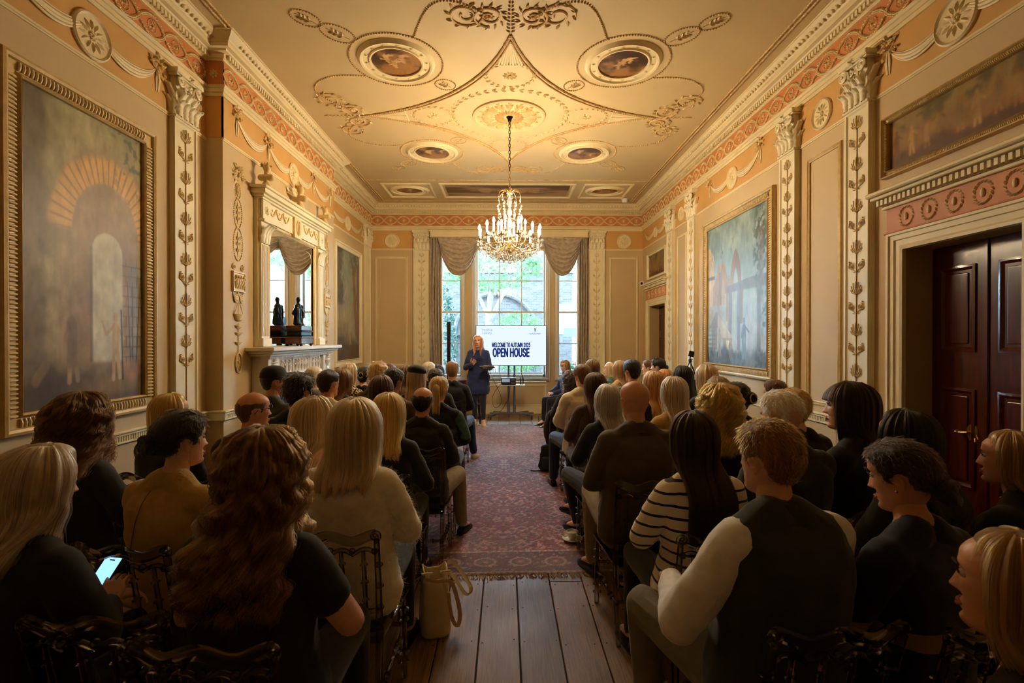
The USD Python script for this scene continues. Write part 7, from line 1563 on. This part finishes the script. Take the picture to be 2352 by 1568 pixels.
# (label, px, top y, depth, male, hair, colour, top, extras); px and top y are where the crown shows in the photograph
CROWD = [
 # ---- left block
 ('woman with long ash-blonde hair and a black top holding a lit phone', 92, 1027, 1.52, 0, ('long', dict(L=.34, vol=.020, part=.6, wave=.005)), 'ash', 'soft', dict(rz=-.22, yaw=-.15, pitch=-.12, pose=dict(el=[(-.25, .05, .80), (.25, .02, .80)], wr=[(-.10, .30, .72), (.045, .20, .765)], hd_dir=[(.5, .8, 0), (-.35, .65, .65)])) ),
 ('woman with big dark curly hair and a dark jumper before the big left painting', 186, 915, 2.42, 0, ('long', dict(L=.21, vol=.042, curl=.015, flare=.45, helix=.013)), 'curlydark', 'charcoal', dict(rz=-.15, fat=1.05)),
 ('person with straight golden-blonde hair beside the left pilaster', 396, 905, 3.05, 0, BOB, 'gold', 'black', dict(rz=-.3, yaw=-.5)),
 ('woman with dark pinned-up hair and a tan jacket looking right', 418, 948, 2.08, 0, ('cap', dict(T=.018, top=.024, nape=-.055, bun=((-.02, -.110, .005), .046))), 'black', 'tan', dict(rz=-.22, yaw=-.32, collar='tan', face=True)),
 ('woman with long dark-golden wavy curls in a black short-sleeved top', 606, 993, 1.5, 0, ('long', dict(L=.34, vol=.030, wave=.016, curl=.017, flare=.25, helix=.012, front=.26)), 'curlydark2', 'soft', dict(sleeve=.27, rz=-.08, pitch=.05, fat=1.08, pose=dict(el=[(-.26, .05, .79), (.27, .04, .79)], wr=[(-.10, .28, .70), (.12, .28, .68)]))),
 ('bald man with black spectacles and a black suit by the chimney breast corner', 583, 897, 2.92, 1, BALD, 'stubble', 'black', dict(rz=-.30, yaw=-.38, skin='warm', collar='black', fat=1.08, face=True)),
 ('man in a black baseball cap in front of the fireplace', 630, 842, 4.1, 1, CROP, 'darkbrown', 'olive', dict(rz=-.3, yaw=-.45, collar='black', skin='warm', fat=1.05)),
 ('man with spiky black hair and a dark navy jacket beside the black cap', 686, 862, 3.5, 1, ('cap', dict(T=.016, top=.034, rough=.010, slen=.035, lift=.9)), 'black', 'navy', dict(rz=-.2, skin='warm')),
 ('woman with long loose blonde hair over a pale pink top', 722, 912, 2.45, 0, ('long', dict(L=.34, vol=.015, wave=.006, part=.4)), 'blonde', 'pink', dict(rz=-.2, yaw=-.2)),
 ('woman with a big blonde bob and a fluffy cream jumper', 815, 925, 2.2, 0, ('long', dict(L=.225, vol=.034, bob=.12, flare=.12)), 'blonde', 'cream', dict(rz=-.05, loose=.022, fat=1.04)),
 ('man with white-blond hair and a grey coat before the fireplace', 722, 843, 5.2, 1, SHORTM, 'white', 'grey', dict(rz=-.2)),
 ('man with a short brown crop and a beige shirt jacket', 755, 848, 4.15, 1, CROP, 'darkbrown', 'beige', dict(rz=-.15, yaw=-.25, collar='beige', skin='warm')),
 ('woman with long brown hair and a black top right of the beige shirt jacket', 786, 846, 4.75, 0, STR, 'brown', 'black', dict(rz=-.25, yaw=-.2)),
 ('woman with a blonde bob and a cream and brown checked jacket', 803, 834, 5.6, 0, BOB, 'blonde', 'hound', dict(rz=-.3, yaw=-.35)),
 ('woman with dark hair clipped up and a black top by the far painting', 836, 843, 6.1, 0, UPDO, 'black', 'black', dict(rz=-.1)),
 ('person with a mop of short curly blond hair', 868, 836, 5.25, 0, ('cap', dict(T=.030, top=.04, rough=.018, slen=.03, lift=1.0, curlsz=55.0)), 'curlygold', 'brown', dict()),
 ('person with short ginger-brown hair near the far left corner', 896, 836, 6.6, 1, SHORTM, 'auburn', 'black', dict()),
 ('woman with long chestnut hair and a tan coat', 876, 862, 3.98, 0, STR, 'plum', 'beige', dict(rz=-.1)),
 ('man with black tied-back hair and a brown coat', 904, 846, 4.45, 1, ('cap', dict(T=.012, top=.02, bun=((0, -.11, -.02), .03))), 'black', 'brown', dict(rz=-.1, yaw=-.3, skin='tan')),
 ('woman with brown hair in front of the panel left of the windows', 932, 839, 6.0, 0, MID, 'brown', 'black', dict()),
 ('woman in a black beret and a grey plaid jacket', 957, 842, 5.15, 0, MID, 'light', 'plaid', dict()),
 ('man with thin fair hair below the left curtain', 985, 832, 6.5, 1, SHORTM, 'white', 'black', dict()),
 ('person with dark hair below the left narrow window', 1006, 838, 7.2, 0, MID, 'darkbrown', 'black', dict()),
 ('person with dark curly hair right of the beret', 1001, 849, 5.75, 0, ('cap', dict(T=.022, top=.03, rough=.014, slen=.03, lift=.9)), 'darkbrown', 'charcoal', dict()),
 ('man with short fair hair and a navy jumper on the left aisle', 1039, 831, 6.25, 1, ('cap', dict(T=.007, top=.024)), 'light', 'navy', dict(legs='denim', shoe='tan', pose=dict(kn=[(-.11, .44, .545), (.20, .42, .545)], an=[(-.12, .45, .095), (.25, .44, .095)], toe=[(0, 1, 0), (.25, 1, 0)]))),
 ('woman with a gold-blonde ponytail and a green print sleeve', 1008, 865, 4.3, 0, PONY, 'gold', 'navy', dict(rz=-.05)),
 ('balding man in a dark grey suit with a foot on the rug', 971, 887, 3.65, 1, ('cap', dict(T=.010, top=.010, bald=1.15, nape=-.07)), 'black', 'suit', dict(legs='stone', collar='suit', fat=1.06, skin='warm', pose=dict(kn=[(-.12, .44, .55), (.24, .42, .56)], an=[(-.12, .46, .095), (.27, .50, .095)], toe=[(0, 1, 0), (.35, 1, 0)]))),
 ('woman with a straight blonde bob and a black coat behind the balding man', 892, 905, 3.0, 0, ('long', dict(L=.24, vol=.020, bob=-.15)), 'gold', 'black', dict(rz=-.05, collar='black')),
 # ---- right block
 ('woman in a navy jacket sitting in the right armchair, looking down', 1297, 827, 9.22, 0, MID, 'light', 'dress', dict(rz=PI / 2 + .35, yaw=.25, pitch=-.2, face=True, seat=False, legs='navy')),
 ('woman with dark plum curls at the front of the right block', 1313, 853, 5.95, 0, ('long', dict(L=.16, vol=.030, curl=.020, flare=.3, helix=.011)), 'plum', 'charcoal', dict(rz=.1)),
 ('man with swept brown hair and a crumpled cream shirt on the right aisle', 1337, 839, 5.05, 1, ('cap', dict(T=.010, top=.026)), 'brown', 'shirt', dict(rz=.12, yaw=.2, collar='shirt', legs='denim', loose=.028, pose=dict(kn=[(-.2, .42, .545), (.1, .42, .545)], an=[(-.22, .42, .095), (.12, .45, .095)]))),
 ('woman with long plum-brown hair behind the cream shirt', 1367, 856, 4.35, 0, STR, 'plum', 'brown', dict(rz=.1)),
 ('woman with silver-grey hair and a navy top over a rust coat', 1396, 884, 3.6, 0, ('long', dict(L=.21, vol=.018, bob=.1, wave=.004)), 'grey', 'navy', dict(rz=.15, yaw=.1, legs='navy', sleeve=.7, pose=dict(kn=[(-.20, .44, .57), (-.06, .44, .60)], an=[(-.09, .54, .10), (-.06, .72, .20)], toe=[(-.4, 1, 0), (-.5, 1, 0)]))),
 ('bald man in a brown-olive jacket and stone trousers, right aisle', 1457, 871, 2.85, 1, BALD, 'light', 'khaki', dict(nohair=True, rz=.1, yaw=.15, legs='stone', skin='warm', collar='khaki', fat=1.14, pose=dict(kn=[(-.12, .46, .60), (.14, .42, .56)], an=[(-.09, .56, .095), (.16, .45, .095)], toe=[(-.25, 1, 0), (.1, 1, 0)]))),
 ('woman with smooth brown hair below the right curtain', 1361, 825, 6.7, 0, STR, 'brown', 'black', dict(rz=.1)),
 ('woman with pale blonde hair in left profile below the right pilaster', 1400, 832, 7.6, 0, STR, 'blonde', 'green', dict(rz=.9, yaw=.5, face=True)),
 ('woman with light brown hair and a tan jacket looking left', 1424, 828, 6.2, 0, STR, 'light', 'beige', dict(rz=.3, yaw=.3)),
 ('man with thick blue-black hair and spectacles', 1451, 828, 5.5, 1, ('cap', dict(T=.014, top=.03, slen=.03)), 'black', 'navy', dict(rz=.2, yaw=.15, skin='warm', collar='navy')),
 ('woman with strawberry-blonde hair in a half-up ponytail', 1502, 852, 4.4, 0, ('long', dict(L=.32, vol=.014, wave=.004)), 'ginger2', 'black', dict(rz=.2)),
 ('woman with long pale blonde hair and a mustard top', 1548, 865, 3.65, 0, STR, 'ash', 'tan', dict(rz=.15)),
 ('person with orange-red hair behind the strawberry-blonde woman', 1526, 848, 5.9, 0, MID, 'ginger', 'black', dict(rz=.2)),
 ('woman with black hair under a dark headband looking left', 1511, 822, 6.7, 0, ('cap', dict(T=.014, top=.02, bun=((0, -.11, .0), .03))), 'black', 'navy', dict(rz=.45, yaw=.45)),
 ('person with short brown hair in profile near the far door', 1489, 827, 7.3, 0, SHORTM, 'brown', 'navy', dict(rz=.6, yaw=.5)),
 ('woman with long sleek black hair under the tripod', 1568, 840, 5.1, 0, STR, 'black', 'soft', dict(rz=.3)),
 ('woman with long honey-blonde hair and a dark jacket under the right painting', 1622, 836, 4.6, 0, VLONG, 'blonde', 'charcoal', dict(rz=.25)),
 ('woman with light brown hair clipped up under the right painting', 1650, 866, 4.05, 0, UPDO, 'light', 'black', dict(rz=.25)),
 ('woman with springy golden curls and a dark top', 1651, 887, 2.95, 0, ('long', dict(L=.25, vol=.030, curl=.020, flare=.22, helix=.013)), 'curlygold', 'soft', dict(rz=.2)),
 ('woman with black hair gathered in a clip, right of the golden curls', 1690, 880, 3.5, 0, ('cap', dict(T=.016, top=.024, bun=((.02, -.115, .03), .045))), 'black', 'navy', dict(rz=.25)),
 ('person with short brown hair below the right painting frame', 1779, 873, 4.05, 0, SHORTM, 'brown', 'tan', dict(rz=.3, yaw=.3)),
 ('older man with thin blond hair, pink neck and a dark jacket', 1792, 898, 2.35, 1, ('cap', dict(T=.004, top=.014, slen=.03, lift=.25, nape=.035)), 'white', 'black', dict(rz=.25, yaw=.25, skin='fair', collar='black', fat=1.12)),
 ('person with dark blond hair and a spotted dark top behind the older man', 1822, 893, 2.95, 0, ('cap', dict(T=.012, top=.018)), 'gold', 'dots', dict(rz=.25)),
 ('woman with straight dark hair and a fringe in profile beside the near pilaster', 1948, 878, 2.45, 0, ('long', dict(L=.36, vol=.014, fringe=.038)), 'darkbrown', 'soft', dict(rz=.40, yaw=.48, face=True)),
 ('woman with very long dark brown hair and a striped jumper', 1592, 946, 2.15, 0, ('long', dict(L=.40, vol=.016, front=.30, sw=.4)), 'darkbrown', 'breton', dict(rz=.12, loose=.016, pose=dict(el=[(-.24, .05, .80), (.24, .05, .80)]))),
 ('man with ginger-brown hair in an olive gilet and white shirt sleeves', 1766, 969, 1.55, 1, ('cap', dict(T=.008, top=.022, nape=-.06)), 'gingerbrown', 'white', dict(rz=.18, yaw=.17, skin='fair', legs='trousers', over='gilet', collar='gilet', fat=1.08, loose=.018, pose=dict(el=[(-.315, .03, .77), (.24, .05, .79)], wr=[(-.165, .34, .725), (.08, .30, .70)], hd_dir=[(.35, .9, -.15), (-.5, .8, -.15)], kn=[(-.21, .47, .565), (.13, .44, .55)], an=[(-.20, .44, .095), (.14, .47, .095)]))),
 ('woman with a black bob in front of the mahogany door', 2078, 942, 1.95, 0, MID, 'black', 'soft', dict(rz=.35)),
 ('woman with dark hair tied low and a navy jumper with one tan stripe', 2072, 1011, 1.55, 0, ('cap', dict(T=.014, top=.016, nape=-.05, bun=((0, -.105, -.045), .04))), 'darkbrown', 'stripe', dict(rz=.30, yaw=.28, pitch=-.22, face=True, skin='warm')),
 ('woman with light hair and a black top beside the mahogany door', 2318, 990, 1.92, 0, ('long', dict(L=.13, vol=.012, face=1.2, front=.10, bob=.25)), 'light', 'soft', dict(rz=.35, yaw=.28, face=True, skin='warm')),
 ('woman with fair hair in close profile at the bottom right corner', 2330, 1238, .93, 0, ('long', dict(L=.26, vol=.007, face=1.22, front=.14)), 'light', 'soft', dict(rz=.30, yaw=.20, face=True, skin='warm', scale=.93)),
]
FIG = []
for lab, px, yt, Y, male, hair, hc, top, ex in CROWD: FIG.append(person(lab, px, yt, Y, bool(male), hair, hc, top, **ex))
def fig(word): return next(f for f, c in zip(FIG, CROWD) if word in c[0])
def world(f, p): return np.array(UsdGeom.XformCache().GetLocalToWorldTransform(f[0]).Transform(Gf.Vec3d(*map(float, p))))

# ---- things that people wear: parts of the person
f = fig('baseball cap'); X = f[5]
dome_ = lathe([(.001, .118), (.045, .112), (.075, .090), (.090, .055), (.094, .020), (.092, .020), (.088, .055), (.001, .100)][::-1], 28, 1, 1.14); cp_ = obj('cap', X(xf(dome_, t=(0, -.006, .022))), CL['black'], f[0])
s = np.linspace(-1, 1, 13); brim = np.stack([np.stack([s * .075, .075 + q * .095 * np.sqrt(np.clip(1 - s * s * .8, 0, 1)), .074 - .030 * s * s + .006 * q], 1) for q in (0, .5, 1)], 1); bm = grid(brim); obj('brim', X((np.vstack([bm[0], bm[0] - [0, 0, .007]]), np.vstack([bm[1], bm[1][:, ::-1] + len(bm[0])]))), CL['black'], cp_)
f = fig('black beret'); obj('beret', f[5](xf(ball((0, 0, 0), (.104, .114, .060), 3), rotx(-.18) @ roty(.12), (.006, -.022, .090))), CL['black'], f[0])
def specs(f, dark=True):
    q = []
    for sx in (-1, 1):
        a = np.linspace(0, 2 * PI, 20, endpoint=False); q += [tube(np.stack([sx * .033 + .022 * np.cos(a), .098 - .010 * np.abs(np.cos(a) * 1) * (np.cos(a) * sx > 0), .014 + .017 * np.sin(a)], 1), .0022, 6, closed=True), tube([(sx * .055, .090, .018), (sx * .076, .04, .018), (sx * .080, -.012, .014), (sx * .078, -.03, -.008)], .0022, 6)]
    q.append(tube([(-.012, .101, .016), (0, .103, .018), (.012, .101, .016)], .002, 6)); obj('spectacles', f[5](cat(q)), M_tort, f[0])
specs(fig('black spectacles')); specs(fig('blue-black hair'))
f = fig('pinned-up hair'); q = [tube([(sx * .05, .03, .125), (sx * .055, .0, .14), (sx * .05, -.04, .135)], .005, 6) for sx in (-1, 1)]; obj('hair_clip', f[5](cat(q)), M_steel, f[0]); obj('earring', f[5](tube([(.078, -.006, -.03), (.079, -.006, -.095)], .0016, 5)), M_gold, f[0])
for wd in ('gathered in a clip', 'hair clipped up and a black top'):
    f = fig(wd); a = np.linspace(.2, 5.6, 20); obj('hair_clip', f[5](tube(np.stack([.02 + .028 * np.cos(a), -.160 + 0 * a, .03 + .034 * np.sin(a)], 1), .005, 6)), M_gold, f[0])
f = fig('dark headband'); a = np.linspace(-1.5, 1.5, 24); obj('headband', f[5](tube(np.stack([.090 * np.sin(a), 0 * a + .03, .018 + .112 * np.cos(a)], 1), .010, 6, flat=1.4)), CL['navy'], f[0])
f = fig('green print sleeve'); obj('sleeve_panel', blend([bone((.17, -.02, 1.0), (.235, .05, .82), .075, .062)], .02, 3), CL['green'], f[0])
f = fig('olive gilet'); obj('cuff', blend([bone((-.20, .27, .735), (-.180, .31, .728), .044, .046)], .015, 3), CL['white'], f[0]); a = np.linspace(0, 2 * PI, 18, endpoint=False); obj('bracelet', tube(np.stack([-.166 + .032 * np.cos(a), .335 + 0 * a, .724 + .032 * np.sin(a)], 1), .004, 5, closed=True), M_steel, f[0])
f = fig('tan stripe'); obj('earring', f[5](ball((-.079, -.004, -.032), .005, 1)), M_steel, f[0])
f = fig('beside the mahogany door'); obj('earring', f[5](ball((-.079, -.004, -.032), .005, 1)), M_steel, f[0])
f = fig('fluffy cream'); g_ = np.random.default_rng(8)
_J = f[3]; tm_ = trimesh.Trimesh(*[np.array(UsdGeom.Mesh(stage.GetPrimAtPath(str(f[0].GetPath()) + '/top')).GetPointsAttr().Get()), np.array(UsdGeom.Mesh(stage.GetPrimAtPath(str(f[0].GetPath()) + '/top')).GetFaceVertexIndicesAttr().Get()).reshape(-1, 3)], process=False)
pts, fi = trimesh.sample.sample_surface(tm_, 5200, seed=3); nn = tm_.face_normals[fi]; d = nn + g_.normal(0, .45, nn.shape); P = pts[:, None] + d[:, None] * (np.array([0, .5, 1.0])[None, :, None] * .013); P[:, 2, 2] -= .003
curves('fuzz', P, .0009, CL['cream'], stage.GetPrimAtPath(str(f[0].GetPath()) + '/top'))
f = fig('holding a lit phone'); wp = world(f, np.array(f[3]['wr'][1]) + [-.025, .10, .06])
ph = thing('phone', 'lit phone held by the ash-blonde woman at the left edge', 'phone', at(234, 1328, 1.745), -.2); _R = rotx(-.75)
obj('case', xf(box(-.037, .037, -.004, .004, -.075, .075, .003), _R), M_black, ph); obj('screen', xf(box(-.0345, .0345, -.0052, -.0038, -.071, .071, .001), _R), mat('phone_screen', {'e': ('emission', {'color': (.30, .62, 1.0), 'strength': .75})}, [], surface='e.emission'), ph)
obj('notch', xf(box(-.011, .011, -.0058, -.005, .060, .064), _R), M_black, ph)

# ---- the speaker
SP = person('woman with long red hair in a navy jacket dress speaking beside the television', 1098, 768, 9.2, False, ('long', dict(L=.36, vol=.012, front=.36, wave=.004, face=1.0)), 'red', 'dress', rz=PI - .12, yaw=-.05, face=True, stand=True, seat=False, legs='navy', shoe='tan', boot=.13, coat=.26, hem=.5, strands=900, collar='dress', loose=.014,
            pose=dict(el=[(-.225, .02, 1.10), (.235, .03, 1.10)], wr=[(-.17, .25, 1.10), (.085, .215, 1.165)], hd_dir=[(-.1, 1, .1), (-.45, .75, .45)], hd_up=[(0, -.1, -1), (.5, .6, -.6)], curl=[.35, .25], an=[(-.10, .02, .10), (.07, -.04, .10)], kn=[(-.09, .03, .50), (.075, .02, .50)], toe=[(-.25, 1, 0), (.1, 1, 0)]))
sp_ = SP[0]
cl = thing('clipboard', 'dark clipboard with white papers in the speaker\'s left hand', 'clipboard', world(SP, (-.20, .34, 1.125)), PI - .12)
obj('board', xf(box(-.16, .11, -.11, .11, -.004, .004, .002), rotx(.18)), M_black, cl); obj('papers', xf(box(-.15, .10, -.10, .10, .004, .010), rotx(.18)), plain('paper', 'd8dce0', rough=.7), cl); obj('pen', xf(tube([(-.12, -.02, .014), (.0, .04, .016)], .005, 6), rotx(.18)), M_black, cl)

# ---- chairs nobody sits on
chair(-1.14, 1.60, 0.05, 'empty smoked ghost chair at the bottom left of the room'); chair(2.02, 2.78, .3, 'empty smoked ghost chair before the mahogany door')
cg = thing('draped_coat', 'dark olive coat hanging in folds beside the plum curls on the aisle', 'coat', (.60, 6.15, 0))
u, v = UV(72, 14); r_ = (.055 + .055 * v ** .7) * (1 + .20 * np.sin(u * 2 * PI * 9 + 1.5 * v) * (.3 + v)) * np.sin(PI * np.clip(.10 + .9 * v ** .5, 0, .93)) ** .35
G_ = np.stack([r_ * np.cos(u * 2 * PI) * .9, r_ * np.sin(u * 2 * PI) * 1.2 + .03 * v, .74 - .36 * v + .02 * np.sin(u * 2 * PI * 3) * v], -1)[:-1]
V_, F_ = grid(G_, closed_u=True, flip=True); n_ = len(V_); b_ = G_.shape[1]; js = np.arange(71)
V_ = np.vstack([V_, [0, 0, .745], [0, .03, .39]]); F_ = np.vstack([F_, np.stack([np.full(71, n_), js * b_, (js + 1) % 71 * b_], 1), np.stack([np.full(71, n_ + 1), (js + 1) % 71 * b_ + b_ - 1, js * b_ + b_ - 1], 1)])
obj('cloth', (V_, F_), CL['olive'], cg); obj('sleeve', tube(spline([(-.05, -.10, .70), (-.09, -.13, .58), (-.08, -.12, .42), (-.06, -.10, .34)], 14), [.03] * 4 + [.036] * 6 + [.03] * 4, 10), CL['olive'], cg)
# seam and darts on the tan jacket
f = fig('pinned-up hair'); tp_ = stage.GetPrimAtPath(str(f[0].GetPath()) + '/top'); tv_ = np.array(UsdGeom.Mesh(tp_).GetPointsAttr().Get())
def back_line(a, b, n=16):
    out = []
    for x, z in zip(np.linspace(a[0], b[0], n), np.linspace(a[1], b[1], n)):
        q = tv_[np.hypot(tv_[:, 0] - x, tv_[:, 2] - z) < .032]; out.append((x, (q[:, 1].min() if len(q) else -.15) - .001, z))
    o = np.array(out); o[1:-1, 1] = (o[:-2, 1] + o[1:-1, 1] + o[2:, 1]) / 3; return tube(o, .0016, 5)
for a_, b_2 in (((-.02, 1.07), (-.10, .74)),): obj('seam', back_line(a_, b_2), plain('tan_seam', '7a5c26', rough=.9), tp_)
